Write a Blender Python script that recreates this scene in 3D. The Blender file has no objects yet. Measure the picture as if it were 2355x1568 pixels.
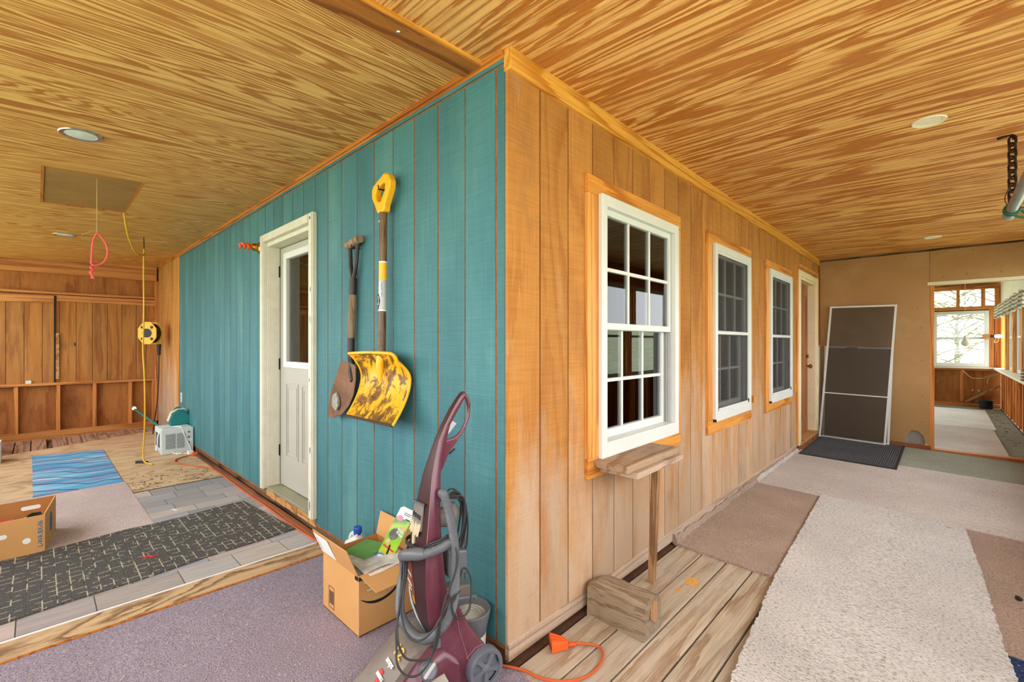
import bpy, bmesh, math, random
from math import sin, cos, pi, radians, sqrt
from mathutils import Vector, Matrix
random.seed(7)
sc = bpy.context.scene
COL = sc.collection

# ---------------------------------------------------------------- camera
cam_d = bpy.data.cameras.new('camera')
cam = bpy.data.objects.new('camera', cam_d)
COL.objects.link(cam)
cam_d.sensor_width = 36.0
cam_d.lens = 15.878
cam_d.shift_y = 5.0 / 2355.0
cam_d.clip_start = 0.02
cam_d.clip_end = 300
cam.location = (1.233, -1.273, 1.264)
cam.rotation_euler = (radians(90), 0, radians(43.553))
sc.camera = cam

# ---------------------------------------------------------------- world, exposure, lights
sc.view_settings.view_transform = 'Standard'
sc.view_settings.look = 'None'
sc.view_settings.gamma = 1.0
sc.view_settings.exposure = -0.12
sc.view_settings.use_curve_mapping = False
W = bpy.data.worlds.new('overcast_sky')
sc.world = W
W.use_nodes = True
bg = W.node_tree.nodes['Background']
bg.inputs['Color'].default_value = (0.93, 0.97, 1.0, 1)
bg.inputs['Strength'].default_value = 6.5


def area_lamp(name, loc, target, size, size_y, power, color=(1, 1, 1)):
    d = bpy.data.lights.new(name, 'AREA')
    d.shape = 'RECTANGLE'
    d.size, d.size_y, d.energy, d.color = size, size_y, power, color
    o = bpy.data.objects.new(name, d)
    COL.objects.link(o)
    o.location = loc
    o.rotation_euler = (Vector(target) - Vector(loc)).to_track_quat('-Z', 'Y').to_euler()
    return o


# two unseen fill lamps behind the camera, added to brighten the ceilings
area_lamp('ceiling_fill_lamp', (1.05, -1.95, 0.95), (1.05, -1.9501, 3), 0.7, 0.7, 22, (1, 0.98, 0.95))
area_lamp('ceiling_fill_lamp', (1.85, -1.0, 0.95), (1.85, -1.0001, 3), 0.7, 0.7, 16, (1, 0.98, 0.95))
# fill lamp added out of sight to brighten the dark room behind the windows
ld = bpy.data.lights.new('room_fill_lamp', 'POINT')
ld.energy, ld.shadow_soft_size, ld.color = 22, 0.15, (1.0, 0.9, 0.8)
lo_ = bpy.data.objects.new('room_fill_lamp', ld)
COL.objects.link(lo_)
lo_.location = (-2.6, 2.2, 2.25)


# ---------------------------------------------------------------- tiny node toolkit
def lin(c):
    c = c / 255.0
    return c / 12.92 if c <= 0.04045 else ((c + 0.055) / 1.055) ** 2.4


def rgb(r, g, b):
    return (lin(r), lin(g), lin(b), 1.0)


class NT:
    def __init__(s, name, rough=0.6, spec=0.4, metallic=0.0):
        s.m = bpy.data.materials.new(name)
        s.m.use_nodes = True
        s.t = s.m.node_tree
        s.n = s.t.nodes
        s.b = s.n['Principled BSDF']
        s.b.inputs['Roughness'].default_value = rough
        s.b.inputs['Specular IOR Level'].default_value = spec
        s.b.inputs['Metallic'].default_value = metallic

    def put(s, sock, v):
        if isinstance(v, bpy.types.NodeSocket):
            s.t.links.new(v, sock)
        elif v is not None:
            sock.default_value = v

    def new(s, t, **k):
        n = s.n.new(t)
        for a, v in k.items():
            setattr(n, a, v)
        return n

    def coords(s, scale=(1, 1, 1), rand=True, rot=(0, 0, 0)):
        tc = s.new('ShaderNodeTexCoord')
        v = tc.outputs['Object']
        if rand:
            oi = s.new('ShaderNodeObjectInfo')
            mu = s.new('ShaderNodeVectorMath', operation='SCALE')
            mu.inputs[0].default_value = (37.1, 53.7, 71.3)
            s.t.links.new(oi.outputs['Random'], mu.inputs['Scale'])
            ad = s.new('ShaderNodeVectorMath', operation='ADD')
            s.t.links.new(v, ad.inputs[0])
            s.t.links.new(mu.outputs[0], ad.inputs[1])
            v = ad.outputs[0]
        mp = s.new('ShaderNodeMapping')
        mp.inputs['Scale'].default_value = scale
        mp.inputs['Rotation'].default_value = rot
        s.t.links.new(v, mp.inputs['Vector'])
        return mp.outputs[0]

    def noise(s, vec, scale=1.0, detail=2.0, rough=0.5, dist=0.0, out='Fac'):
        n = s.new('ShaderNodeTexNoise')
        s.put(n.inputs['Vector'], vec)
        n.inputs['Scale'].default_value = scale
        n.inputs['Detail'].default_value = detail
        n.inputs['Roughness'].default_value = rough
        n.inputs['Distortion'].default_value = dist
        return n.outputs[out]

    def math(s, op, a, b=0.0, c=None):
        n = s.new('ShaderNodeMath', operation=op)
        s.put(n.inputs[0], a)
        s.put(n.inputs[1], b)
        if c is not None:
            s.put(n.inputs[2], c)
        return n.outputs[0]

    def ramp(s, fac, stops, interp='LINEAR'):
        n = s.new('ShaderNodeValToRGB')
        n.color_ramp.interpolation = interp
        e = n.color_ramp.elements
        while len(e) < len(stops):
            e.new(0.5)
        for i, (p, c) in enumerate(stops):
            e[i].position = p
            e[i].color = c if not isinstance(c, (int, float)) else (c, c, c, 1)
        s.put(n.inputs[0], fac)
        return n.outputs[0]

    def mix(s, fac, a, b, blend='MIX'):
        n = s.new('ShaderNodeMix', data_type='RGBA', blend_type=blend)
        s.put(n.inputs[0], fac)
        s.put(n.inputs[6], a)
        s.put(n.inputs[7], b)
        return n.outputs[2]

    def sep(s, v):
        n = s.new('ShaderNodeSeparateXYZ')
        s.put(n.inputs[0], v)
        return n.outputs

    def bump(s, h, strength=0.3, dist=0.01):
        n = s.new('ShaderNodeBump')
        n.inputs['Strength'].default_value = strength
        n.inputs['Distance'].default_value = dist
        s.put(n.inputs['Height'], h)
        s.t.links.new(n.outputs[0], s.b.inputs['Normal'])

    def color(s, c):
        s.put(s.b.inputs['Base Color'], c)
        return s


def plain(name, c, rough=0.5, metallic=0.0, var=0.12, scale=8.0, spec=0.4, bump=0.0, dirt=None, dirt_amt=0.5, emit=0):
    s = NT(name, rough, spec, metallic)
    v = s.coords()
    n = s.noise(v, scale, 4, 0.6)
    lo = tuple(x * (1 - var) for x in c[:3]) + (1,)
    hi = tuple(min(1, x * (1 + var)) for x in c[:3]) + (1,)
    col = s.ramp(n, [(0.3, lo), (0.7, hi)])
    if dirt:
        d = s.ramp(s.noise(v, scale * 0.7, 6, 0.7), [(0.5, 0.0), (0.72, dirt_amt)])
        col = s.mix(d, col, dirt)
    s.color(col)
    if bump:
        s.bump(s.noise(v, scale * 12, 3, 0.6), bump, 0.004)
    if emit:
        s.b.inputs['Emission Color'].default_value = c
        s.b.inputs['Emission Strength'].default_value = emit
    return s.m


def ax(axis, along, across):
    d = {'x': 0, 'y': 1, 'z': 2}[axis]
    v = [across] * 3
    v[d] = along
    return tuple(v)


def wood(name, axis, light, mid, dark, across=3.0, along=0.3, K=14, ragged=0.10, fiber=0.18,
         rough=0.55, spec=0.3, bump=0.15, saw=0.0, weather=None, weather_amt=0.5, daylight_z=None,
         knots=0.0, knot_c=(0.03, 0.012, 0.005, 1), stain=None, stain_amt=0.4, blotch=0.25,
         ramp_pos=(0.0, 0.5, 0.82, 0.95, 1.0), rand=True, streak=0.0, vary=0.0):
    s = NT(name, rough, spec)
    v = s.coords(ax(axis, along, across), rand)
    n1 = s.noise(v, 1.0, 1.5, 0.4, 0.25)
    vf = s.coords(ax(axis, along * 10, across * 14), rand)
    nf = s.noise(vf, 1.0, 3, 0.6)
    k = s.math('MULTIPLY', n1, K)
    k = s.math('ADD', k, s.math('MULTIPLY', nf, ragged * 8))
    fr = s.math('FRACT', k)
    p = ramp_pos
    col = s.ramp(fr, [(p[0], light), (p[1], light), (p[2], dark), (p[3], dark), (p[4], light)])
    nb = s.noise(s.coords(ax(axis, 0.8, 2.6), rand), 1.0, 2, 0.5)
    col = s.mix(s.ramp(nb, [(0.35, 0.0), (0.7, min(1, blotch * 2))]), col, mid)
    if streak:
        sk = s.noise(s.coords(ax(axis, along * 1.6, across * 11), rand), 1.0, 2, 0.5)
        col = s.mix(s.ramp(sk, [(0.48, 0.0), (0.66, streak)]), col, dark)
    fine = s.noise(s.coords(ax(axis, 4, 160), rand), 1.0, 2, 0.6)
    f = s.ramp(fine, [(0.3, 1 - fiber), (0.7, 1 + fiber)])
    col = s.mix(1.0, col, f, 'MULTIPLY')
    h = fine
    if saw:
        d = {'x': 'z', 'y': 'z', 'z': 'z'}[axis]
        sv = s.coords({'x': (220, 4, 4), 'y': (4, 220, 4), 'z': (5, 5, 95)}[axis], rand)
        sn = s.noise(sv, 1.0, 2, 0.6)
        col = s.mix(1.0, col, s.ramp(sn, [(0.3, 1 - saw), (0.7, 1 + saw * 0.6)]), 'MULTIPLY')
        h = s.math('ADD', h, sn)
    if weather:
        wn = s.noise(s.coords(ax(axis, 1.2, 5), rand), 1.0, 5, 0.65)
        if daylight_z:  # puts daylight paleness near the floor into the weathering mask
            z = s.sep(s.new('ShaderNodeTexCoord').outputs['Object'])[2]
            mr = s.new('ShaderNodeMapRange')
            mr.inputs[1].default_value, mr.inputs[2].default_value = daylight_z
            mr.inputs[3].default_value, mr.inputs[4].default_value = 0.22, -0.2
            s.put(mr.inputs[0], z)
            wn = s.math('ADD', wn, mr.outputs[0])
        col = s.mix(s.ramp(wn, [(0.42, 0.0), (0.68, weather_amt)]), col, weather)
    if stain:
        sn2 = s.noise(s.coords(ax(axis, 1.0, 2.2), rand), 1.0, 6, 0.7)
        col = s.mix(s.ramp(sn2, [(0.55, 0.0), (0.75, stain_amt)]), col, stain)
    if knots:
        vo = s.new('ShaderNodeTexVoronoi')
        s.put(vo.inputs['Vector'], s.coords(ax(axis, 1.7, 5.0), rand))
        vo.inputs['Scale'].default_value = 1.0
        kd = s.ramp(s.math('ADD', vo.outputs['Distance'], s.math('MULTIPLY', nf, 0.12)),
                    [(0.05 + knots, 1.0), (0.10 + knots, 0.0)])
        sel = s.ramp(s.sep(vo.outputs['Color'])[0], [(0.45, 0.0), (0.5, 1.0)])
        col = s.mix(s.math('MULTIPLY', kd, sel), col, knot_c)
    if vary:
        oi = s.new('ShaderNodeObjectInfo')
        wn2 = s.new('ShaderNodeTexWhiteNoise', noise_dimensions='1D')
        s.put(wn2.inputs['W'], oi.outputs['Random'])
        col = s.mix(1.0, col, s.ramp(wn2.outputs['Value'], [(0.0, 1 - vary), (1.0, 1 + vary * 0.4)]), 'MULTIPLY')
    s.color(col)
    if bump:
        s.bump(h, bump, 0.004)
    return s.m


# ---------------------------------------------------------------- mesh toolkit
class MB:
    def __init__(s):
        s.v, s.f, s.mi = [], [], []

    def add(s, vs, fs, mi=0):
        b = len(s.v)
        s.v += [tuple(p) for p in vs]
        s.f += [tuple(b + i for i in f) for f in fs]
        s.mi += [mi] * len(fs)
        return s

    def box(s, x0, x1, y0, y1, z0, z1, mi=0):
        return s.add([(x0, y0, z0), (x1, y0, z0), (x1, y1, z0), (x0, y1, z0), (x0, y0, z1), (x1, y0, z1), (x1, y1, z1), (x0, y1, z1)],
                     [(0, 3, 2, 1), (4, 5, 6, 7), (0, 1, 5, 4), (1, 2, 6, 5), (2, 3, 7, 6), (3, 0, 4, 7)], mi)

    def hexa(s, lo, hi, mi=0):
        """two quads (4 points each, same winding) joined into a solid"""
        return s.add(list(lo) + list(hi), [(0, 3, 2, 1), (4, 5, 6, 7), (0, 1, 5, 4), (1, 2, 6, 5), (2, 3, 7, 6), (3, 0, 4, 7)], mi)

    def bar(s, a, b, w, h, up=(0, 0, 1), mi=0):
        a, b = Vector(a), Vector(b)
        d = (b - a).normalized()
        sd = d.cross(Vector(up))
        if sd.length < 1e-4:
            sd = d.cross(Vector((1, 0, 0)))
        sd.normalize()
        u = sd.cross(d)
        q = [(-w / 2, -h / 2), (w / 2, -h / 2), (w / 2, h / 2), (-w / 2, h / 2)]
        return s.hexa([a + sd * i + u * j for i, j in q], [b + sd * i + u * j for i, j in q], mi)

    def loft(s, rings, cap=True, mi=0):
        n = len(rings[0])
        vs = [p for r in rings for p in r]
        fs = []
        for i in range(len(rings) - 1):
            for j in range(n):
                k = (j + 1) % n
                fs.append((i * n + j, i * n + k, (i + 1) * n + k, (i + 1) * n + j))
        if cap:
            fs.append(tuple(range(n - 1, -1, -1)))
            fs.append(tuple((len(rings) - 1) * n + j for j in range(n)))
        return s.add(vs, fs, mi)

    def tube(s, pts, r, n=8, closed=False, mi=0, flat=1.0):
        P = [Vector(p) for p in pts]
        m = len(P)
        R = r if isinstance(r, (list, tuple)) else [r] * m
        T = []
        for i in range(m):
            a = P[(i - 1) % m] if (closed or i > 0) else P[i]
            b = P[(i + 1) % m] if (closed or i < m - 1) else P[i]
            t = b - a
            T.append(t.normalized() if t.length > 1e-9 else Vector((0, 0, 1)))
        ref = Vector((0, 0, 1)) if abs(T[0].z) < 0.9 else Vector((1, 0, 0))
        nrm = (ref - T[0] * ref.dot(T[0])).normalized()
        rings = []
        for i in range(m):
            nrm = nrm - T[i] * nrm.dot(T[i])
            nrm = nrm.normalized() if nrm.length > 1e-6 else Vector((1, 0, 0))
            bn = T[i].cross(nrm)
            rings.append([P[i] + nrm * (R[i] * cos(2 * pi * j / n)) + bn * (R[i] * flat * sin(2 * pi * j / n)) for j in range(n)])
        if closed:
            rings.append(rings[0])
        return s.loft(rings, not closed, mi)

    def lathe(s, prof, n=24, M=None, mi=0, cap=True):
        rings = []
        for r, z in prof:
            rg = [Vector((r * cos(2 * pi * j / n), r * sin(2 * pi * j / n), z)) for j in range(n)]
            rings.append([M @ p for p in rg] if M else rg)
        return s.loft(rings, cap, mi)

    def prism(s, poly, fn, d0, d1, mi=0):
        """poly: 2D outline; fn(u, v, d) -> 3D point"""
        n = len(poly)
        vs = [fn(u, v, d0) for u, v in poly] + [fn(u, v, d1) for u, v in poly]
        fs = [tuple(range(n - 1, -1, -1)), tuple(n + j for j in range(n))]
        fs += [(j, (j + 1) % n, n + (j + 1) % n, n + j) for j in range(n)]
        return s.add(vs, fs, mi)

    def mesh(s, name):
        me = bpy.data.meshes.new(name)
        me.from_pydata(s.v, [], s.f)
        me.validate()
        bm = bmesh.new()
        bm.from_mesh(me)
        bmesh.ops.recalc_face_normals(bm, faces=bm.faces)
        bm.to_mesh(me)
        bm.free()
        return me

    def build(s, name, mats, parent=None, smooth=False, bevel=0.0, seg=2, loc=None, rot=None, subsurf=0):
        me = bpy.data.meshes.new(name)
        me.from_pydata(s.v, [], s.f)
        mats = mats if isinstance(mats, (list, tuple)) else [mats]
        for m in mats:
            me.materials.append(m)
        me.polygons.foreach_set('material_index', s.mi)
        bm = bmesh.new()
        bm.from_mesh(me)
        bmesh.ops.recalc_face_normals(bm, faces=bm.faces)
        bm.to_mesh(me)
        bm.free()
        o = bpy.data.objects.new(name, me)
        COL.objects.link(o)
        if parent:
            o.parent = parent
        if loc:
            o.location = loc
        if rot:
            o.rotation_euler = rot
        if bevel:
            b = o.modifiers.new('bevel', 'BEVEL')
            b.width, b.segments, b.limit_method, b.angle_limit = bevel, seg, 'ANGLE', radians(35)
        if subsurf:
            q = o.modifiers.new('subsurf', 'SUBSURF')
            q.levels = q.render_levels = subsurf
        if smooth:
            me.polygons.foreach_set('use_smooth', [True] * len(me.polygons))
            me.set_sharp_from_angle(angle=radians(40))
        return o


def smoothpath(pts, k=6, closed=False):
    """Catmull-Rom through the points"""
    P = [Vector(p) for p in pts]
    n = len(P)
    out = []
    for i in range(n if closed else n - 1):
        p0 = P[(i - 1) % n] if (closed or i > 0) else P[0] * 2 - P[1]
        p1, p2 = P[i], P[(i + 1) % n]
        p3 = P[(i + 2) % n] if (closed or i + 2 < n) else P[n - 1] * 2 - P[n - 2]
        for j in range(k):
            t = j / k
            out.append(0.5 * ((2 * p1) + (p2 - p0) * t + (2 * p0 - 5 * p1 + 4 * p2 - p3) * t * t + (3 * p1 - p0 - 3 * p2 + p3) * t ** 3))
    if not closed:
        out.append(P[-1])
    return out


def tag(o, label, cat=None, group=None, kind=None):
    o['label'] = label
    if cat:
        o['category'] = cat
    if group:
        o['group'] = group
    if kind:
        o['kind'] = kind
    return o


def thing(name, label, cat, loc=(0, 0, 0), rz=0.0, group=None, rot=None):
    o = bpy.data.objects.new(name, None)
    COL.objects.link(o)
    o.empty_display_size = 0.1
    o.location = loc
    o.rotation_euler = rot if rot else (0, 0, rz)
    return tag(o, label, cat, group)


def struct(name, label=None, loc=(0, 0, 0)):
    o = bpy.data.objects.new(name, None)
    COL.objects.link(o)
    o.empty_display_size = 0.1
    o.location = loc
    o['kind'] = 'structure'
    if label:
        o['label'] = label
    return o


def text(name, string, size, mat, parent, M, width=None, extrude=0.0003, bold=0.0, shear=0.0):
    """flat lettering as a mesh; M maps text space (x right, y up, z out) to the parent's space"""
    cu = bpy.data.curves.new('lettering', 'FONT')
    cu.body = string
    cu.size = size
    cu.extrude = extrude
    cu.offset = bold
    cu.shear = shear
    cu.align_x, cu.align_y = 'CENTER', 'CENTER'
    cu.resolution_u = 2
    tmp = bpy.data.objects.new('lettering', cu)
    COL.objects.link(tmp)
    bpy.context.view_layer.update()
    me = bpy.data.meshes.new_from_object(tmp.evaluated_get(bpy.context.evaluated_depsgraph_get()))
    COL.objects.unlink(tmp)
    bpy.data.objects.remove(tmp)
    if width and len(me.vertices):
        xs = [v.co.x for v in me.vertices]
        k = width / (max(xs) - min(xs))
        me.transform(Matrix.Diagonal((k, 1, 1, 1)))
    me.transform(M)
    me.materials.clear()
    me.materials.append(mat)
    o = bpy.data.objects.new(name, me)
    COL.objects.link(o)
    if parent:
        o.parent = parent
    return o


def frame_m(origin, right, up):
    r, u = Vector(right).normalized(), Vector(up).normalized()
    n = r.cross(u)
    M = Matrix(((r.x, u.x, n.x, origin[0]), (r.y, u.y, n.y, origin[1]), (r.z, u.z, n.z, origin[2]), (0, 0, 0, 1)))
    return M
# ---------------------------------------------------------------- materials
M = {}
M['ceil_left'] = wood('ceiling_ply_left', 'y', rgb(228, 183, 108), rgb(206, 154, 80), rgb(172, 110, 46), across=6.0, along=0.34, K=27, ragged=0.09, fiber=0.08, rough=0.5, blotch=0.2, bump=0.04, ramp_pos=(0, 0.42, 0.62, 0.94, 1.0), streak=0.5)
M['ceil_right'] = wood('ceiling_ply_right', 'x', rgb(238, 190, 116), rgb(216, 156, 80), rgb(174, 102, 34), across=4.6, along=0.5, K=10, ragged=0.14, fiber=0.08, rough=0.45, blotch=0.2, bump=0.04, ramp_pos=(0, 0.42, 0.54, 0.93, 1.0), stain=rgb(160, 88, 28), stain_amt=0.5, streak=0.4)
M['bead_groove'] = plain('varnish_dark_groove', rgb(176, 112, 48), 0.5, var=0.3, scale=9)
M['trim_orange'] = wood('stained_trim', 'x', rgb(196, 122, 48), rgb(176, 100, 34), rgb(150, 82, 26), rough=0.5)
M['beam'] = wood('beam_wood', 'y', rgb(172, 108, 44), rgb(150, 88, 30), rgb(120, 66, 20), rough=0.45)
M['trim_yellow'] = wood('yellow_pine_trim', 'y', rgb(226, 166, 72), rgb(212, 148, 56), rgb(190, 122, 40), across=5, along=0.25, K=10, rough=0.45, knots=0.012, stain=None)
M['window_trim_y'] = wood('window_trim_across', 'y', rgb(216, 148, 64), rgb(200, 128, 50), rgb(176, 104, 34), across=6, along=0.3, K=8, rough=0.45)
M['window_trim_z'] = wood('window_trim_upright', 'z', rgb(222, 160, 80), rgb(206, 138, 60), rgb(184, 112, 42), across=6, along=0.3, K=8, rough=0.45)
M['cedar'] = wood('rough_sawn_siding', 'z', rgb(192, 134, 68), rgb(180, 124, 64), rgb(174, 114, 56), across=3.2, along=0.5, K=6, ragged=0.08, fiber=0.10, rough=0.8, spec=0.12, bump=0.6, saw=0.11, weather=rgb(190, 166, 140), weather_amt=0.85, daylight_z=(0.0, 1.7), blotch=0.3, stain=rgb(120, 92, 70), stain_amt=0.6, vary=0.16, knots=0.0)  # grey weathering is wear; the paler foot is daylight painted into the colour
M['cedar_groove'] = plain('dark_siding_groove', rgb(84, 44, 18), 0.9)


def teal_mat():
    s = NT('teal_paint_on_rough_wood', 0.6, 0.3)
    v = s.coords((1, 1, 1))
    n = s.noise(s.coords((3, 3, 0.9)), 1, 5, 0.6)
    col = s.ramp(n, [(0.3, rgb(58, 110, 118)), (0.55, rgb(70, 124, 128)), (0.75, rgb(92, 142, 140))])
    sw = s.noise(s.coords((5, 5, 210)), 1, 2, 0.6)
    col = s.mix(1.0, col, s.ramp(sw, [(0.3, 0.88), (0.7, 1.06)]), 'MULTIPLY')
    gr = s.noise(s.coords((120, 120, 3)), 1, 3, 0.6)
    col = s.mix(1.0, col, s.ramp(gr, [(0.3, 0.9), (0.7, 1.06)]), 'MULTIPLY')
    sp = s.noise(s.coords((22, 22, 12)), 1, 4, 0.7)
    col = s.mix(s.ramp(sp, [(0.73, 0.0), (0.77, 0.7)]), col, rgb(60, 96, 96))
    oi = s.new('ShaderNodeObjectInfo')
    wn2 = s.new('ShaderNodeTexWhiteNoise', noise_dimensions='1D')
    s.put(wn2.inputs['W'], oi.outputs['Random'])
    col = s.mix(1.0, col, s.ramp(wn2.outputs['Value'], [(0.0, 0.9), (1.0, 1.05)]), 'MULTIPLY')
    s.color(col)
    s.bump(s.math('ADD', sw, gr), 0.35, 0.004)
    return s.m


M['teal'] = teal_mat()
M['teal_groove'] = plain('bare_wood_in_groove', rgb(150, 86, 40), 0.8, var=0.35, scale=30)
M['rot_wood'] = wood('dark_rotted_wood', 'x', rgb(120, 88, 58), rgb(78, 56, 38), rgb(40, 30, 22), rough=0.9, stain=rgb(20, 16, 12), stain_amt=0.9, bump=0.4)
M['bare_wood_x'] = wood('bare_board', 'x', rgb(200, 150, 96), rgb(176, 122, 70), rgb(140, 92, 48), rough=0.7)
M['old_ply'] = wood('old_dark_plywood', 'z', rgb(168, 106, 46), rgb(146, 88, 36), rgb(140, 80, 32), across=2.6, along=0.6, K=7, rough=0.65, knots=0.03, knot_c=rgb(52, 28, 12), stain=rgb(84, 48, 20), stain_amt=0.75, weather=rgb(192, 132, 70), weather_amt=0.5)
M['old_board'] = wood('old_pine_board', 'z', rgb(176, 116, 50), rgb(152, 96, 40), rgb(146, 88, 36), across=5, along=0.4, K=5, rough=0.65, knots=0.02, knot_c=rgb(46, 24, 12), stain=rgb(88, 52, 22), stain_amt=0.7, weather=rgb(196, 150, 92), weather_amt=0.35, vary=0.15)
M['stud_z'] = wood('stud_upright', 'z', rgb(206, 136, 70), rgb(186, 114, 54), rgb(160, 92, 40), across=8, along=0.3, K=6, rough=0.65, knots=0.01)
M['stud_y'] = wood('stud_along', 'y', rgb(206, 142, 78), rgb(182, 116, 58), rgb(156, 92, 42), across=8, along=0.3, K=6, rough=0.65, knots=0.01, stain=rgb(110, 66, 34), stain_amt=0.4)
M['stud_x'] = wood('stud_across', 'x', rgb(206, 136, 70), rgb(180, 110, 54), rgb(150, 86, 40), across=8, along=0.3, K=6, rough=0.65, knots=0.01)
M['stud_bright'] = wood('fresh_stud_upright', 'z', rgb(240, 170, 92), rgb(226, 146, 70), rgb(200, 112, 46), across=8, along=0.3, K=6, rough=0.6)
M['old_deck'] = wood('old_brown_decking', 'x', rgb(176, 138, 112), rgb(150, 112, 88), rgb(128, 92, 70), across=6, along=0.4, K=8, rough=0.75, bump=0.2)
M['gray_deck'] = wood('weathered_deck_plank', 'y', rgb(184, 168, 144), rgb(166, 147, 124), rgb(150, 124, 98), across=6.5, along=0.45, K=8, ragged=0.12, rough=0.75, spec=0.2, bump=0.3, weather=rgb(178, 170, 154), weather_amt=0.8, stain=rgb(122, 94, 70), stain_amt=0.6, vary=0.12)
M['gray_base'] = wood('weathered_skirt_board', 'y', rgb(194, 166, 140), rgb(172, 146, 122), rgb(148, 118, 92), rough=0.8, bump=0.4, weather=rgb(178, 164, 150), weather_amt=0.8, saw=0.1)
M['floor_ply'] = wood('floor_plywood', 'y', rgb(206, 178, 142), rgb(186, 152, 114), rgb(176, 140, 100), across=2.4, along=0.9, K=14, ragged=0.12, rough=0.75, fiber=0.08, stain=rgb(104, 72, 44), stain_amt=0.55, blotch=0.3)
M['edge_ply'] = wood('threshold_plywood', 'y', rgb(192, 160, 120), rgb(160, 126, 92), rgb(126, 94, 64), across=4.5, along=1.6, K=9, ragged=0.10, rough=0.7, stain=rgb(66, 46, 30), stain_amt=0.8)
M['rust_strip'] = wood('red_brown_strip', 'x', rgb(150, 90, 56), rgb(126, 74, 46), rgb(92, 54, 36), rough=0.85, K=6)
M['block'] = wood('weathered_timber', 'x', rgb(152, 134, 110), rgb(134, 116, 94), rgb(112, 88, 66), across=9, along=0.8, K=9, ragged=0.2, rough=0.85, bump=0.7, weather=rgb(160, 148, 124), weather_amt=0.6, stain=rgb(92, 56, 34), stain_amt=0.7)
M['shelf_wood'] = wood('old_shelf_board', 'y', rgb(170, 142, 112), rgb(152, 124, 94), rgb(130, 98, 70), across=6, along=0.6, K=8, rough=0.75, bump=0.3, stain=rgb(80, 56, 38), stain_amt=0.6)
M['prop_wood'] = wood('prop_stick', 'z', rgb(176, 140, 100), rgb(150, 112, 76), rgb(120, 84, 54), across=9, along=0.6, K=6, rough=0.8)


def carpet(name, c1, c2, c3, scale=150, streak=(1, 1, 1), bump=0.8, big=2.0, speck=None):
    s = NT(name, 0.95, 0.05)
    v = s.coords(streak)
    n = s.noise(v, scale, 3, 0.7)
    col = s.ramp(n, [(0.34, c3), (0.46, c1), (0.66, c2)])
    b = s.noise(s.coords(), big, 4, 0.6)
    col = s.mix(1.0, col, s.ramp(b, [(0.3, 0.86), (0.7, 1.08)]), 'MULTIPLY')
    if speck:
        k = s.noise(s.coords(), scale * 0.45, 1, 0.5)
        col = s.mix(s.ramp(k, [(0.72, 0.0), (0.75, 0.9)]), col, speck)
    s.color(col)
    s.bump(n, bump, 0.012)
    return s.m


M['purple_carpet'] = carpet('purple_grey_carpet', rgb(158, 144, 156), rgb(188, 176, 186), rgb(118, 104, 116), 170, speck=rgb(206, 198, 198))
M['white_carpet'] = carpet('cream_shag_carpet', rgb(212, 208, 202), rgb(236, 233, 228), rgb(142, 132, 118), 75, streak=(1.0, 2.1, 1), bump=1.0, big=1.6)
M['brown_carpet'] = carpet('tan_loop_carpet', rgb(176, 154, 138), rgb(198, 178, 162), rgb(138, 118, 102), 150, bump=0.9)
M['beige_carpet'] = carpet('beige_pile_carpet', rgb(206, 196, 188), rgb(226, 218, 212), rgb(160, 148, 138), 80, streak=(1, 2, 1), bump=0.9, big=1.2)
M['right_carpet'] = carpet('brown_pile_carpet', rgb(174, 150, 134), rgb(198, 174, 158), rgb(130, 106, 90), 100, streak=(1, 1.8, 1), bump=0.9, big=1.4)
M['navy_carpet'] = carpet('navy_carpet', rgb(48, 62, 96), rgb(70, 86, 122), rgb(28, 38, 66), 120, speck=rgb(190, 190, 196))
M['door_mat'] = carpet('charcoal_ribbed_mat', rgb(92, 95, 100), rgb(126, 128, 134), rgb(58, 60, 66), 110, bump=1.0)
M['green_floor'] = carpet('grey_green_indoor_carpet', rgb(146, 148, 134), rgb(170, 172, 158), rgb(118, 120, 108), 120, bump=0.4)
M['pink_rug'] = carpet('pinkish_grey_rug', rgb(196, 176, 170), rgb(212, 196, 190), rgb(168, 144, 138), 160, bump=0.6, big=3)
M['far_mat_pale'] = carpet('pale_grey_mat', rgb(230, 228, 222), rgb(240, 238, 234), rgb(206, 203, 196), 60, bump=0.3)
M['far_mat_beige'] = carpet('beige_runner', rgb(212, 202, 194), rgb(226, 218, 212), rgb(186, 176, 168), 60, bump=0.3)


def blue_rug():
    s = NT('blue_striped_rug', 0.95, 0.05)
    v = s.coords((0.9, 3.0, 1), False)
    tc = s.new('ShaderNodeTexCoord')
    x, y, z = s.sep(tc.outputs['Object'])
    wob = s.noise(s.coords((0.6, 2.2, 1), False), 1.0, 2, 0.5)
    base = s.ramp(s.noise(s.coords((5, 1.2, 1), False), 1.0, 3, 0.6), [(0.3, rgb(66, 132, 184)), (0.5, rgb(104, 164, 200)), (0.68, rgb(160, 204, 220))])
    # wavy dark red lines running across the rug's width
    t = s.math('ADD', s.math('MULTIPLY', x, 4.2), s.math('MULTIPLY', wob, 2.6))
    t = s.math('ADD', t, s.math('MULTIPLY', y, -1.4))
    f = s.math('FRACT', t)
    ln = s.ramp(f, [(0.0, 1.0), (0.085, 1.0), (0.11, 0.0), (1.0, 0.0)])
    t2 = s.math('FRACT', s.math('ADD', s.math('MULTIPLY', t, 0.5), 0.31))
    ln2 = s.ramp(t2, [(0.0, 0.8), (0.04, 0.8), (0.06, 0.0), (1.0, 0.0)])
    col = s.mix(ln, base, rgb(112, 34, 74))
    col = s.mix(ln2, col, rgb(206, 110, 124))
    n = s.noise(s.coords(), 200, 2, 0.6)
    col = s.mix(1.0, col, s.ramp(n, [(0.3, 0.88), (0.7, 1.08)]), 'MULTIPLY')
    s.color(col)
    s.bump(n, 0.5, 0.008)
    return s.m


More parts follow.
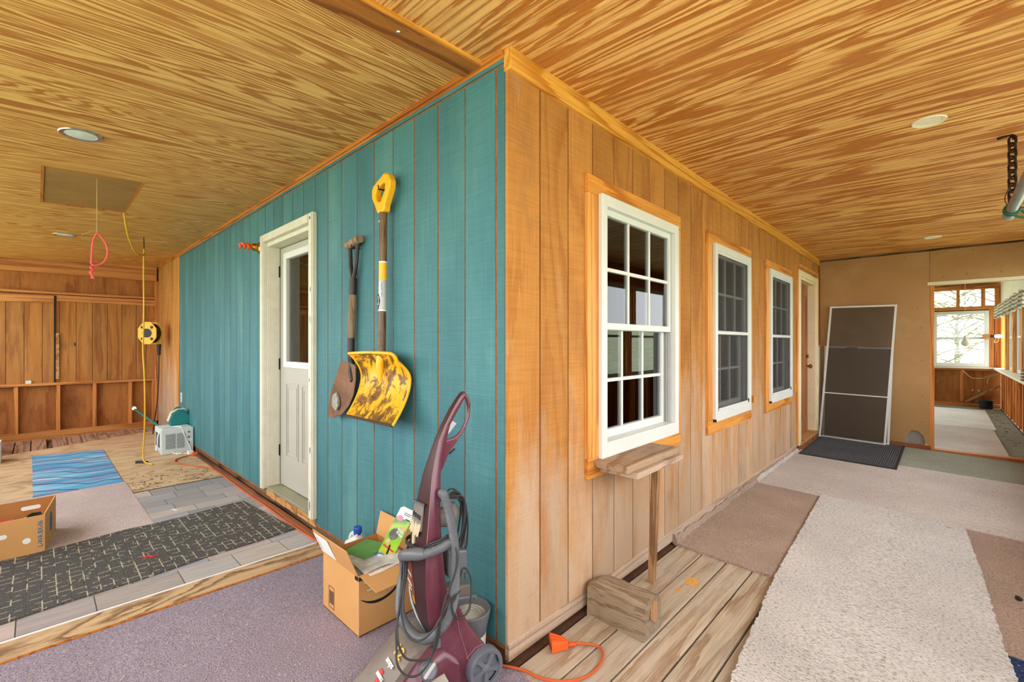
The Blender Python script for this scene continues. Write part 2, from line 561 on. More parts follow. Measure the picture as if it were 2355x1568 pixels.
M['blue_rug'] = blue_rug()


def brick_mat():
    s = NT('black_mat_with_cream_dashes', 0.95, 0.05)
    v = s.coords((1, 1, 1), False)
    br = s.new('ShaderNodeTexBrick')
    br.offset = 0.37
    s.put(br.inputs['Vector'], v)
    br.inputs['Scale'].default_value = 1.0
    br.inputs['Mortar Size'].default_value = 0.0035
    br.inputs['Mortar Smooth'].default_value = 0.3
    br.inputs['Brick Width'].default_value = 0.062
    br.inputs['Row Height'].default_value = 0.052
    gaps = s.noise(s.coords((9, 22, 1), False), 1.0, 1, 0.5)
    g = s.ramp(gaps, [(0.47, 0.0), (0.53, 1.0)])
    fz = s.noise(s.coords(), 260, 2, 0.7)
    g2 = s.ramp(fz, [(0.35, 0.2), (0.55, 1.0)])
    fac = s.math('MULTIPLY', s.math('MULTIPLY', br.outputs['Fac'], g), g2)
    base = s.ramp(s.noise(s.coords(), 190, 3, 0.7), [(0.35, rgb(56, 55, 54)), (0.6, rgb(102, 100, 96)), (0.8, rgb(146, 142, 132))])
    col = s.mix(fac, base, rgb(198, 186, 162))
    lint = s.noise(s.coords((8, 60, 1), False), 1.0, 3, 0.6)
    col = s.mix(s.ramp(lint, [(0.69, 0.0), (0.73, 0.6)]), col, rgb(176, 166, 146))
    s.color(col)
    s.bump(s.math('SUBTRACT', fz, s.math('MULTIPLY', br.outputs['Fac'], 2.0)), 0.6, 0.006)
    return s.m


M['brick_mat'] = brick_mat()


def tile_mat():
    s = NT('grey_stone_print_vinyl', 0.4, 0.4)
    oi = s.new('ShaderNodeObjectInfo')
    base = s.ramp(oi.outputs['Random'], [(0.0, rgb(150, 146, 146)), (0.25, rgb(188, 170, 164)), (0.5, rgb(158, 160, 166)), (0.75, rgb(192, 178, 166)), (1.0, rgb(140, 138, 140))])
    n = s.noise(s.coords((30, 4, 4)), 1.0, 5, 0.65)
    col = s.mix(1.0, base, s.ramp(n, [(0.3, 0.8), (0.7, 1.1)]), 'MULTIPLY')
    s.color(col)
    return s.m


M['tile'] = tile_mat()
M['grout'] = plain('dark_grout_print', rgb(74, 68, 64), 0.7)
M['white_paint'] = plain('white_vinyl', rgb(214, 217, 210), 0.4, var=0.03, scale=4)
M['cream_paint'] = plain('old_cream_paint', rgb(212, 209, 188), 0.5, var=0.05, scale=14, dirt=rgb(190, 160, 104), dirt_amt=0.25)
M['door_paint'] = plain('pale_grey_door_paint', rgb(178, 174, 160), 0.5, var=0.04, scale=3)
M['cream_jamb'] = plain('cream_jamb_paint', rgb(232, 216, 176), 0.5, var=0.05)
M['sill_metal'] = plain('dull_sill_metal', rgb(156, 154, 130), 0.45, 0.3, var=0.15)
M['dark_gap'] = plain('black_gap', rgb(22, 18, 16), 0.9)
M['brown_door'] = wood('brown_stained_door', 'z', rgb(168, 108, 66), rgb(150, 92, 54), rgb(126, 74, 42), across=5, along=0.3, K=7, rough=0.5)
M['brass'] = plain('brass', rgb(200, 150, 70), 0.25, 1.0)
M['chrome'] = plain('worn_steel', rgb(190, 194, 198), 0.3, 1.0)
M['drywall'] = plain('tan_fibreboard', rgb(170, 132, 86), 0.85, var=0.06, scale=2.5, dirt=rgb(206, 178, 142), dirt_amt=0.25, spec=0.2)
M['plaster'] = plain('pale_plaster', rgb(224, 214, 184), 0.8, var=0.05)
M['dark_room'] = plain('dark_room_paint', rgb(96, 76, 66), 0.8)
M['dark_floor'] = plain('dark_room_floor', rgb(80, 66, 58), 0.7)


def glass_mat(name, tint=(0.92, 0.95, 0.95, 1), refl=1.0):
    m = bpy.data.materials.new(name)
    m.use_nodes = True
    t = m.node_tree
    for n in list(t.nodes):
        if n.type != 'OUTPUT_MATERIAL':
            t.nodes.remove(n)
    out = [n for n in t.nodes if n.type == 'OUTPUT_MATERIAL'][0]
    tr = t.nodes.new('ShaderNodeBsdfTransparent')
    tr.inputs[0].default_value = tint
    gl = t.nodes.new('ShaderNodeBsdfGlossy')
    gl.inputs['Roughness'].default_value = 0.0
    fr = t.nodes.new('ShaderNodeFresnel')
    fr.inputs[0].default_value = 1.5
    mu = t.nodes.new('ShaderNodeMath')
    mu.operation = 'MULTIPLY'
    mu.inputs[1].default_value = 3.2 * refl
    mu.use_clamp = True
    t.links.new(fr.outputs[0], mu.inputs[0])
    mx = t.nodes.new('ShaderNodeMixShader')
    t.links.new(mu.outputs[0], mx.inputs[0])
    t.links.new(tr.outputs[0], mx.inputs[1])
    t.links.new(gl.outputs[0], mx.inputs[2])
    t.links.new(mx.outputs[0], out.inputs[0])
    return m


def screen_mat(name, c, opacity):
    m = bpy.data.materials.new(name)
    m.use_nodes = True
    t = m.node_tree
    b = t.nodes['Principled BSDF']
    b.inputs['Base Color'].default_value = c
    b.inputs['Roughness'].default_value = 0.7
    b.inputs['Alpha'].default_value = opacity
    n = t.nodes.new('ShaderNodeTexNoise')
    tc = t.nodes.new('ShaderNodeTexCoord')
    n.inputs['Scale'].default_value = 6.0
    n.inputs['Detail'].default_value = 4.0
    t.links.new(tc.outputs['Object'], n.inputs['Vector'])
    mr = t.nodes.new('ShaderNodeMapRange')
    mr.inputs[3].default_value, mr.inputs[4].default_value = opacity - 0.1, opacity + 0.1
    t.links.new(n.outputs[0], mr.inputs[0])
    t.links.new(mr.outputs[0], b.inputs['Alpha'])
    return m


M['glass'] = glass_mat('window_glass', refl=0.34)
M['clear_glass'] = glass_mat('single_pane_glass', refl=0.3)
M['screen'] = screen_mat('insect_screen', rgb(40, 38, 37), 0.62)
M['screen_loose'] = screen_mat('dusty_insect_screen', rgb(80, 70, 58), 0.66)
M['cardboard'] = plain('cardboard', rgb(206, 154, 96), 0.8, var=0.05, scale=5, spec=0.2)
M['cardboard_dark'] = plain('cardboard_inside', rgb(176, 122, 70), 0.85, var=0.06, scale=6, spec=0.2)
M['print_blue'] = plain('blue_print', rgb(74, 106, 142), 0.8)
M['black'] = plain('black_print', rgb(26, 26, 28), 0.6)
M['white'] = plain('white_paper', rgb(236, 236, 232), 0.7, var=0.03)
M['yellow'] = plain('yellow_plastic', rgb(246, 178, 28), 0.35, var=0.05)
M['red'] = plain('red_plastic', rgb(214, 48, 44), 0.5)
M['green'] = plain('green_paper', rgb(96, 150, 74), 0.7)
M['orange'] = plain('orange_plastic', rgb(226, 96, 36), 0.45, var=0.1, scale=20, dirt=rgb(150, 84, 48), dirt_amt=0.5)
M['orange_cord'] = plain('orange_cord_jacket', rgb(196, 90, 44), 0.5, var=0.08)
M['yellow_cord'] = plain('yellow_cord_jacket', rgb(222, 172, 36), 0.5, var=0.1)
M['blue_plastic'] = plain('blue_plastic', rgb(24, 78, 168), 0.4)
M['teal_plastic'] = plain('teal_plastic', rgb(24, 124, 124), 0.5, var=0.1)
M['ac_white'] = plain('off_white_plastic', rgb(210, 220, 216), 0.45, var=0.04)
M['ac_dark'] = plain('dark_slot', rgb(56, 60, 62), 0.7)
M['white_cord'] = plain('white_cord_jacket', rgb(226, 230, 224), 0.5)
M['black_rubber'] = plain('black_rubber', rgb(34, 34, 36), 0.6)
M['maroon'] = plain('maroon_plastic', rgb(98, 48, 62), 0.25, var=0.1, scale=5, spec=0.6, dirt=rgb(146, 108, 112), dirt_amt=0.3)
M['maroon_dark'] = plain('dark_maroon_plastic', rgb(62, 36, 36), 0.42, var=0.1, scale=5, spec=0.25)
M['gray_plastic'] = plain('grey_plastic', rgb(96, 100, 104), 0.4, var=0.08, spec=0.5)
M['wheel_gray'] = plain('blue_grey_plastic', rgb(102, 106, 116), 0.4, var=0.08, spec=0.5)
M['light_gray'] = plain('light_grey_plastic', rgb(178, 180, 178), 0.45, var=0.08)
M['smoke'] = plain('dusty_smoked_plastic', rgb(122, 112, 102), 0.4, var=0.2, scale=7, dirt=rgb(158, 146, 132), dirt_amt=0.7)
M['cord_gray'] = plain('dark_grey_cord', rgb(50, 50, 49), 0.5)
M['bristle'] = plain('cream_bristle', rgb(196, 184, 150), 0.8)
M['dust_gray'] = plain('dusty_grey', rgb(112, 104, 96), 0.7, var=0.2)
M['slurry'] = plain('dried_grey_slurry', rgb(168, 164, 152), 0.7, var=0.12, scale=20)
M['rust_steel'] = plain('rusty_steel', rgb(128, 92, 66), 0.6, 0.35, var=0.25, scale=9, dirt=rgb(96, 62, 42), dirt_amt=0.7)
M['black_steel'] = plain('blackened_steel', rgb(52, 46, 42), 0.45, 0.3, var=0.3, scale=14)
M['handle_wood'] = wood('worn_handle_wood', 'z', rgb(150, 128, 104), rgb(130, 108, 86), rgb(106, 84, 62), across=20, along=1, K=5, rough=0.8)
M['shaft_brown'] = wood('dark_brown_shaft', 'z', rgb(122, 92, 58), rgb(96, 70, 42), rgb(66, 46, 28), across=18, along=2.2, K=14, rough=0.35, fiber=0.1)
M['concrete'] = plain('grey_mortar', rgb(150, 152, 138), 0.9, var=0.3, scale=40, bump=0.6)


def scoop_mat():
    s = NT('yellow_scoop_with_mud', 0.4, 0.4)
    v = s.coords((1, 1, 1), False)
    base = s.ramp(s.noise(v, 6, 3, 0.6), [(0.3, rgb(226, 158, 20)), (0.7, rgb(244, 184, 34))])
    z = s.sep(v)[2]
    mr = s.new('ShaderNodeMapRange')
    mr.inputs[1].default_value, mr.inputs[2].default_value = 0.845, 1.20
    mr.inputs[3].default_value, mr.inputs[4].default_value = 0.12, -0.14
    s.put(mr.inputs[0], z)
    n = s.noise(s.coords((14, 14, 11), False), 1.0, 6, 0.72, 0.4)
    d = s.ramp(s.math('ADD', n, mr.outputs[0]), [(0.585, 0.0), (0.63, 0.75), (0.74, 0.95)])
    col = s.mix(d, base, rgb(62, 43, 26))
    s.color(col)
    s.bump(n, 0.3, 0.01)
    return s.m


M['scoop'] = scoop_mat()
M['wire'] = plain('galvanised_mesh', rgb(150, 146, 140), 0.5, 0.6)
M['pale_insul'] = plain('grey_insulation', rgb(176, 170, 162), 0.9, var=0.15, scale=30)
M['curtain_blue'] = plain('pale_blue_curtain', rgb(150, 184, 226), 0.9, var=0.1, scale=4)
M['valance'] = None


def valance_mat():
    s = NT('plaid_valance_cloth', 0.9, 0.1)
    tc = s.new('ShaderNodeTexCoord')
    z = s.sep(tc.outputs['Object'])[2]
    f = s.math('FRACT', s.math('MULTIPLY', z, 18))
    c = s.ramp(f, [(0, rgb(214, 206, 180)), (0.4, rgb(206, 196, 166)), (0.48, rgb(112, 98, 78)), (0.6, rgb(150, 140, 110)), (0.75, rgb(90, 96, 84)), (0.82, rgb(220, 212, 190))], 'CONSTANT')
    s.color(c)
    return s.m


M['valance'] = valance_mat()
M['grass'] = plain('spring_grass', rgb(190, 198, 160), 0.95, var=0.25, scale=1.5)
M['leaf'] = plain('spring_leaf', rgb(196, 212, 140), 0.8, var=0.3, scale=3)
M['bark'] = plain('grey_bark', rgb(120, 112, 100), 0.9, var=0.2)
M['hatch_board'] = plain('brown_hardboard', rgb(160, 118, 60), 0.7, var=0.12, scale=4, dirt=rgb(120, 84, 40), dirt_amt=0.4)
M['string'] = plain('natural_string', rgb(196, 168, 116), 0.9)
M['pink_rope'] = plain('pink_cord', rgb(238, 92, 92), 0.7, var=0.15, scale=60)
M['light_white'] = plain('off_white_enamel', rgb(236, 230, 208), 0.4, var=0.03)
M['chain_iron'] = plain('rusty_chain_iron', rgb(52, 34, 24), 0.6, 0.5)
M['debris'] = plain('wood_chip', rgb(206, 186, 156), 0.9, var=0.3, scale=50)
M['dead_leaf'] = plain('dead_leaf', rgb(86, 58, 40), 0.9, var=0.3, scale=50)
M['brown_gap'] = plain('damp_brown_gap', rgb(84, 54, 36), 0.9, var=0.3, scale=12)  # mottled dark brown for the strip behind the deck planks
# ================================================================ THE SETTING
def zl(x, y):
    """left porch ceiling height"""
    return 2.42 + 0.045 * y


def zr(x, y):
    """right porch ceiling height"""
    return 2.42 - 0.013 * x + 0.045 * min(y, 0.0)


def zf(x):
    """porch floor right of the corner falls gently away from the house"""
    return -0.025 * max(x, 0.0)


def beadboard(name, parent, mat, a0, a1, along0, along1, axis, zfun, pitch=0.0406):
    """one sheet of beaded plywood: strips between paired V grooves. Sheet spans a0..a1 across, along0..along1 along."""
    b = MB()
    prof = []
    dp = 0.003 if axis == 'x' else 0.0012
    a = a0
    while a < a1 - 1e-6:
        e = min(a + pitch, a1)
        prof += [(a, 0.0), (max(a, e - 0.0075), 0.0)]
        if e - a > 0.01:
            prof += [(e - 0.006, dp), (e - 0.0045, 0.0), (e - 0.003, 0.0), (e - 0.0015, dp)]
        a = e
    prof.append((a1, 0.0))
    prof = [prof[0]] + [q for p, q in zip(prof, prof[1:]) if q != p]
    ks = [along0, along1] if not (along0 < 0 < along1) else [along0, 0.0, along1]

    def pt(u, w, h):
        return (u, w, zfun(u, w) + h) if axis == 'y' else (w, u, zfun(w, u) + h)
    n = len(prof)
    vs = [pt(u, w, h) for w in ks for u, h in prof]
    fs = [(r * n + i, r * n + i + 1, (r + 1) * n + i + 1, (r + 1) * n + i) for r in range(len(ks) - 1) for i in range(n - 1)]
    groove = [prof[i][1] != prof[i + 1][1] for r in range(len(ks) - 1) for i in range(n - 1)]
    # solid back of the sheet
    base = len(vs)
    vs += [pt(prof[0][0], ks[0], 0.014), pt(prof[-1][0], ks[0], 0.014), pt(prof[-1][0], ks[-1], 0.014), pt(prof[0][0], ks[-1], 0.014)]
    fs.append((base, base + 1, base + 2, base + 3))
    b.add(vs, fs)
    for i, g in enumerate(groove):
        b.mi[i] = 1 if g else 0
    return b.build(name, [mat, M['bead_groove'] if axis == 'x' else mat], parent)


def pieces(u0, u1, z0, z1, holes):
    """rectangle u0..u1 x z0..z1 minus rectangular holes"""
    rects = [(u0, u1, z0, z1)]
    for hu0, hu1, hz0, hz1 in holes:
        out = []
        for a, b, c, d in rects:
            if b <= hu0 or a >= hu1 or d <= hz0 or c >= hz1:
                out.append((a, b, c, d))
                continue
            if c < hz0:
                out.append((a, b, c, hz0))
            if d > hz1:
                out.append((a, b, hz1, d))
            zz0, zz1 = max(c, hz0), min(d, hz1)
            if a < hu0:
                out.append((a, hu0, zz0, zz1))
            if b > hu1:
                out.append((hu1, b, zz0, zz1))
        rects = out
    return rects


def rough(poly, step=0.02, amp=0.004, seed=1):
    r = random.Random(seed)
    out = []
    for i, (x, y) in enumerate(poly):
        x2, y2 = poly[(i + 1) % len(poly)]
        d = sqrt((x2 - x) ** 2 + (y2 - y) ** 2)
        n = max(1, int(d / step))
        for k in range(n):
            t = k / n
            out.append((x + (x2 - x) * t + r.uniform(-amp, amp), y + (y2 - y) * t + r.uniform(-amp, amp)))
    return out


def sheet(poly, zfun, thick, up=0.0):
    b = MB()
    n = len(poly)
    vs = [(x, y, zfun(x) + up) for x, y in poly] + [(x, y, zfun(x) + up + thick) for x, y in poly]
    b.add(vs, [tuple(range(n - 1, -1, -1)), tuple(n + j for j in range(n))] + [(j, (j + 1) % n, n + (j + 1) % n, n + j) for j in range(n)])
    return b


# ---- ground outside
gr = MB()
gr.box(-40, 40, -40, 60, -0.72, -0.7)
o = gr.build('ground', M['grass'])
o['kind'] = 'structure'
o['label'] = 'pale spring grass outside the porch'

# ---- sub floor
fl = struct('floor', 'porch floor under the carpets, boards and vinyl')
b = MB()
b.box(-7.55, 0.0, -2.45, 0.0, -0.14, -0.028)
b.box(-7.55, 0.0, 0.0, 12.1, -0.14, -0.06)
b.hexa([(0, 1.6, -0.2), (2.2, 1.6, -0.2), (2.2, 12.1, -0.2), (0, 12.1, -0.2)], [(0, 1.6, -0.05), (2.2, 1.6, -0.105), (2.2, 12.1, -0.105), (0, 12.1, -0.05)])
b.hexa([(0, -2.45, -0.3), (2.2, -2.45, -0.3), (2.2, 1.6, -0.3), (0, 1.6, -0.3)], [(0, -2.45, -0.2), (2.2, -2.45, -0.22), (2.2, 1.6, -0.22), (0, 1.6, -0.2)])
b.build('subfloor', M['rot_wood'], fl)
# weathered deck planks beside the tan wall
px = [0.030, 0.188, 0.327, 0.465, 0.603, 0.742]
for i in range(5):
    x0, x1 = px[i] + 0.0045, px[i + 1] - 0.0045
    b = MB()
    b.hexa([(x0, 0.0, zf(x0) - 0.03), (x1, 0.0, zf(x1) - 0.03), (x1, 1.56, zf(x1) - 0.03), (x0, 1.56, zf(x0) - 0.03)],
           [(x0, 0.0, zf(x0) - 0.002), (x1, 0.0, zf(x1) - 0.002), (x1, 1.56, zf(x1) - 0.002), (x0, 1.56, zf(x0) - 0.002)])
    b.build('plank', M['gray_deck'], fl, bevel=0.003)
rr = random.Random(6)
for x, y, w, l in ((0.268, 1.13, 0.045, 0.06), (0.25, 1.0, 0.018, 0.03)):
    b = MB()
    b.prism([(x + w * cos(a) * rr.uniform(0.5, 1), y + l * sin(a) * rr.uniform(0.5, 1)) for a in [2 * pi * k / 14 for k in range(14)]], lambda u, v, d: (u, v, zf(u) + d), -0.0022, -0.0012)
    b.build('paint_spot', plain('ochre_paint', rgb(206, 156, 84), 0.7, var=0.15, scale=40), fl)
# old brown decking along the boarded end of the left porch
ys = [0.0, -0.06, -0.195, -0.33, -0.465, -0.60, -0.735, -0.87, -1.005, -1.14]
for i in range(len(ys) - 1):
    b = MB()
    b.box(-7.42, -6.2, ys[i + 1] + 0.003, ys[i] - 0.003, -0.026, -0.001 + 0.002 * (i % 2))
    b.build('plank', M['old_deck'], fl, bevel=0.002)
for y1, y0 in ((-1.19, -1.32), (-1.33, -1.46), (-1.47, -1.60), (-1.61, -1.74)):
    b = MB()
    b.box(-7.42, -6.2, y0, y1, -0.026, -0.006)
    b.build('plank', M['old_deck'], fl, bevel=0.002)
# plywood sheet
b = MB()
b.hexa([(-3.4, -2.4, -0.027), (-3.4, -0.03, -0.027), (-7.03, -0.03, -0.027), (-6.33, -2.4, -0.027)],
       [(-3.4, -2.4, 0.004), (-3.4, -0.03, 0.004), (-7.03, -0.03, 0.004), (-6.33, -1.6, 0.004)])
b.build('plywood_sheet', M['floor_ply'], fl)
b = MB()
b.box(-3.4, -1.62, -2.4, -0.03, -0.027, 0.002)
b.build('plywood_sheet', M['floor_ply'], fl)
# plywood threshold strip
b = MB()
b.box(-1.632, -1.458, -2.4, -0.055, -0.027, 0.004)
b.build('threshold_strip', M['edge_ply'], fl, bevel=0.002)
b = MB()
b.box(-1.458, -1.448, -2.4, -0.07, -0.027, 0.006)
b.build('threshold_edge', M['trim_orange'], fl)

# ---- vinyl flooring, each printed stone its own tile
vin = thing('vinyl_flooring', 'grey stone-print vinyl flooring by the white door, white cut edge', 'flooring', (-2.65, -0.8, 0.004))
b = MB()
b.box(-1.05, 1.02, -1.55, 0.775, -0.0005, 0.0025)
b.build('backing', M['grout'], vin)
b = MB()
b.box(1.02, 1.028, -1.55, 0.775, -0.0005, 0.0048)
b.build('cut_edge', M['white'], vin)
rr = random.Random(11)
xw = 1.015
while xw > -1.0:
    w = rr.choice((0.10, 0.145, 0.145, 0.19))
    x0 = max(xw - w, -1.045)
    y = 0.772 - rr.uniform(0, 0.12)
    first = 0.772
    while first > -0.85:
        ln = rr.choice((0.17, 0.26, 0.30, 0.34))
        y0 = first - (ln if first < 0.772 else rr.uniform(0.1, 0.3))
        if not (x0 < -0.25 and first < 0.02 and y0 < 0.0 and xw < -0.25):
            t = MB()
            t.box(x0 + 0.0022, xw - 0.0022, y0 + 0.0022, first - 0.0022, 0.0022, 0.0042)
            t.build('tile', M['tile'], vin)
        first = y0
    xw = x0

# ---- ceilings
cl = struct('ceiling_left', 'beaded plywood ceiling over the left porch')
a = -0.25
ws = [0.6, 1.22, 1.22, 1.22, 1.22, 1.22, 0.7]
HATCH = (-3.86, -2.80, -1.255, -0.75)
for w in ws:
    lo, hi = a - w, a
    if hi > HATCH[0] and lo < HATCH[1]:
        # sheets around the attic hatch
        x1 = min(hi, HATCH[0]); x2 = max(lo, HATCH[1])
        if lo < HATCH[0]:
            beadboard('panel', cl, M['ceil_left'], lo, HATCH[0], -2.42, 0.0, 'y', zl)
        if hi > HATCH[1]:
            beadboard('panel', cl, M['ceil_left'], HATCH[1], hi, -2.42, 0.0, 'y', zl)
        m0, m1 = max(lo, HATCH[0]), min(hi, HATCH[1])
        beadboard('panel', cl, M['ceil_left'], m0, m1, -2.42, HATCH[2], 'y', zl)
        beadboard('panel', cl, M['ceil_left'], m0, m1, HATCH[3], 0.0, 'y', zl)
    else:
        beadboard('panel', cl, M['ceil_left'], lo, hi, -2.42, 0.0, 'y', zl)
    a = lo
cr = struct('ceiling_right', 'beaded plywood ceiling over the right porch')
a = -2.42
for w in [1.22, 1.20, 1.22, 1.22, 1.22, 1.22, 1.31]:
    beadboard('panel', cr, M['ceil_right'], a, a + w, -0.14, 2.2, 'x', zr)
    a += w
# roof deck that keeps the sky out above both ceilings
b = MB()
b.box(-7.7, 2.4, -2.5, 12.3, 2.75, 2.8)
o = b.build('roof', M['rot_wood'])
o['kind'] = 'structure'
o['label'] = 'roof deck above the porch ceilings'
# flat beam between the two ceilings
bm_ = struct('trim_1', 'flat brown board between the two ceilings')
b = MB()
b.hexa([(-0.252, -2.42, zl(0, -2.42) - 0.018), (-0.14, -2.42, zl(0, -2.42) - 0.018), (-0.14, -0.012, zl(0, 0) - 0.018), (-0.252, -0.012, zl(0, 0) - 0.018)],
       [(-0.252, -2.42, zl(0, -2.42) + 0.02), (-0.14, -2.42, zl(0, -2.42) + 0.02), (-0.14, -0.012, zl(0, 0) + 0.02), (-0.252, -0.012, zl(0, 0) + 0.02)])
b.build('board', M['beam'], bm_, bevel=0.003)
b = MB()
b.hexa([(-0.1395, -2.42, zl(0, -2.42) - 0.016), (-0.132, -2.42, zl(0, -2.42) - 0.016), (-0.132, -0.012, zl(0, 0) - 0.016), (-0.1395, -0.012, zl(0, 0) - 0.016)],
       [(-0.1395, -2.42, zl(0, -2.42) + 0.02), (-0.132, -2.42, zl(0, -2.42) + 0.02), (-0.132, -0.012, zl(0, 0) + 0.02), (-0.1395, -0.012, zl(0, 0) + 0.02)])
b.build('lit_edge_strip', M['trim_yellow'], bm_)  # lit side of the board, its brightness put into the yellow colour
b = MB()
b.lathe([(0.0, 0), (0.008, 0.0), (0.006, -0.004), (0, -0.005)], 10, Matrix.Translation((-0.185, -0.375, zl(0, -0.375) - 0.018)))
b.build('screw', M['chrome'], bm_, smooth=True)

# ---- teal wall (left)
wl = struct('wall_left', 'teal painted grooved board wall')
DOOR = (-2.705, -1.80, 0.105, 2.075)
gx = [-0.018, -0.066] + [-0.066 - 0.1905 * k for k in range(1, 31)]
gx = [g for g in gx if g > -5.9] + [-5.92]
for i in range(len(gx) - 1):
    x1, x0 = gx[i] - (0.0045 if i else 0), gx[i + 1] + 0.0045
    b = MB()
    for p in pieces(x0, x1, 0.066, 2.366, [(DOOR[0] - 0.02, DOOR[1] + 0.02, DOOR[2] - 0.05, DOOR[3] + 0.02)]):
        b.box(p[0], p[1], 0.0, 0.014, p[2], p[3])
    if b.v:
        b.build('board', M['teal'], wl, bevel=0.0015, seg=1)
b = MB()
for p in pieces(-5.92, -0.02, 0.05, 2.40, [(DOOR[0], DOOR[1], DOOR[2], DOOR[3])]):
    b.box(p[0], p[1], 0.0035, 0.03, p[2], p[3])
b.build('groove_backing', M['teal_groove'], wl)
b = MB()
b.box(-5.92, -0.02, 0.012, 0.03, -0.06, 0.07)
b.build('rotted_sill', M['rot_wood'], wl)
# unpainted stretch of the same wall at the far end
ux = [-5.92, -6.11, -6.30, -6.49, -6.68, -6.87, -7.06, -7.25, -7.40]
for i in range(len(ux) - 1):
    b = MB()
    b.box(ux[i + 1] + 0.003, ux[i] - 0.003, 0.0, 0.014, 0.03, 2.40)
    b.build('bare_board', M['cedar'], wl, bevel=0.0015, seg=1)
b = MB()
b.box(-7.5, -5.92, 0.010, 0.03, -0.06, 2.42)
b.build('groove_backing', M['cedar_groove'], wl)
b = MB()
b.box(-5.935, -5.905, -0.012, 0.0, 0.05, 2.38)
b.build('corner_strip', M['window_trim_z'], wl)
b = MB()
b.box(-7.40, -0.02, -0.006, 0.03, 2.39, 2.45)
b.box(-7.40, -0.02, -0.018, 0.0, 2.402, 2.45)
o = b.build('trim_2', M['trim_orange'], bevel=0.004)
o['kind'] = 'structure'
o['label'] = 'orange stained cove strip above the teal wall'
b = MB()
b.box(-5.92, -0.02, -0.004, 0.012, 2.374, 2.389)
b.build('painted_bead', M['teal'], wl)
b = MB()
b.box(-4.9, -1.46, -0.05, -0.012, 0.0, 0.022)
o = b.build('trim_3', M['rust_strip'], bevel=0.004)
o['kind'] = 'structure'
o['label'] = 'red-brown strip lying along the foot of the teal wall'

# white half-glass door in the teal wall
d1 = struct('door_1', 'white half-glass door in the teal wall')
b = MB()
cw = 0.062
for x0, x1, z0, z1 in ((-2.756, -2.756 + cw, 0.10, 2.128), (-1.752 - cw, -1.752, 0.105, 2.128), (-2.756 + cw, -1.752 - cw, 2.128 - cw, 2.128)):
    b = MB()
    b.box(x0, x1, -0.03, 0.0, z0, z1 - 0.0005)
    b.box(x0 + 0.008, x1 - 0.008, -0.036, -0.0299, z0 + 0.001, z1 - 0.008)
    b.build('casing', M['cream_paint'], d1, bevel=0.004)
b = MB()
b.box(-2.715, -2.68, 0.0, 0.13, 0.105, 2.07)
b.box(-1.83, -1.795, 0.0, 0.13, 0.105, 2.07)
b.box(-2.68, -1.83, 0.0, 0.13, 2.035, 2.07)
b.build('jamb', M['cream_paint'], d1)
b = MB()
b.box(-2.685, -1.825, -0.006, 0.13, 0.10, 0.118)
b.build('sill', M['sill_metal'], d1, bevel=0.003)
for i in range(9):
    x0 = -2.70 + i * 0.1035
    b = MB()
    b.box(x0, x0 + 0.099, -0.002 - 0.003 * (i % 2), 0.012, 0.045, 0.10)
    b.build('shim', M['bare_wood_x'], d1)
ds = MB()
DX0, DX1, DZ0, DZ1 = -2.672, -1.838, 0.125, 2.028
GX0, GX1, GZ0, GZ1 = -2.53, -1.98, 1.12, 1.93
for p in pieces(DX0, DX1, DZ0, DZ1, [(GX0, GX1, GZ0, GZ1)]):
    ds.box(p[0], p[1], 0.095, 0.135, p[2], p[3])
slab = ds.build('door_leaf', M['door_paint'], d1)
b = MB()
for x0, x1, z0, z1 in ((GX0 - 0.05, GX0, GZ0 - 0.05, GZ1 + 0.05), (GX1, GX1 + 0.05, GZ0 - 0.05, GZ1 + 0.05), (GX0, GX1, GZ1, GZ1 + 0.05), (GX0, GX1, GZ0 - 0.05, GZ0)):
    b.box(x0, x1, 0.082, 0.097, z0, z1)
b.build('glass_frame', M['white_paint'], slab, bevel=0.006)
b = MB()
b.box(GX0, GX1, 0.112, 0.116, GZ0, GZ1)
b.build('pane', M['glass'], slab)
for x0 in (-2.545, -2.235):
    b = MB()
    for z0, z1, x1, x2 in ((0.36, 0.95, x0, x0 + 0.24),):
        for t, dy in ((0.0, 0.006), (0.03, 0.004)):
            b.box(x1 + t + 0.012, x2 - t - 0.012, 0.095 - dy, 0.0945, z0 + t, z0 + t + 0.012)
            b.box(x1 + t + 0.012, x2 - t - 0.012, 0.095 - dy, 0.0945, z1 - t - 0.012, z1 - t)
            b.box(x1 + t, x1 + t + 0.012, 0.095 - dy, 0.0945, z0 + t, z1 - t)
            b.box(x2 - t - 0.012, x2 - t, 0.095 - dy, 0.0945, z0 + t, z1 - t)
    b.build('raised_panel', M['door_paint'], slab, bevel=0.003)
b = MB()
b.lathe([(0.0, 0.0), (0.008, 0.0), (0.012, 0.03), (0.008, 0.05), (0, 0.052)], 10, Matrix.Translation((-1.90, 0.095, 1.02)) @ Matrix.Rotation(pi / 2, 4, 'X'))
b.build('latch', M['black'], slab, smooth=True)
rr = random.Random(9)
for x, z, w, h_ in ((-1.782, 0.19, 0.02, 0.085), (-1.776, 0.56, 0.018, 0.05), (-1.785, 1.02, 0.014, 0.03), (-1.772, 1.62, 0.016, 0.04), (-1.78, 2.09, 0.03, 0.024), (-1.777, 1.42, 0.010, 0.07)):
    b = MB()
    b.prism([(x + w * 0.5 * cos(a) * rr.uniform(0.6, 1), z + h_ * 0.5 * sin(a) * rr.uniform(0.7, 1)) for a in [2 * pi * k / 9 for k in range(9)]], lambda u, v, d: (u, d, v), -0.0368, -0.0358)
    b.build('paint_smear', M['teal'], d1)
b = MB()
for z in (0.35, 1.05, 1.8):
    b.box(-2.681, -2.671, 0.085, 0.10, z, z + 0.09)
b.box(-2.6795, -2.672, 0.094, 0.10, 0.125, 2.03)
b.build('hinge_gap', M['dark_gap'], d1)

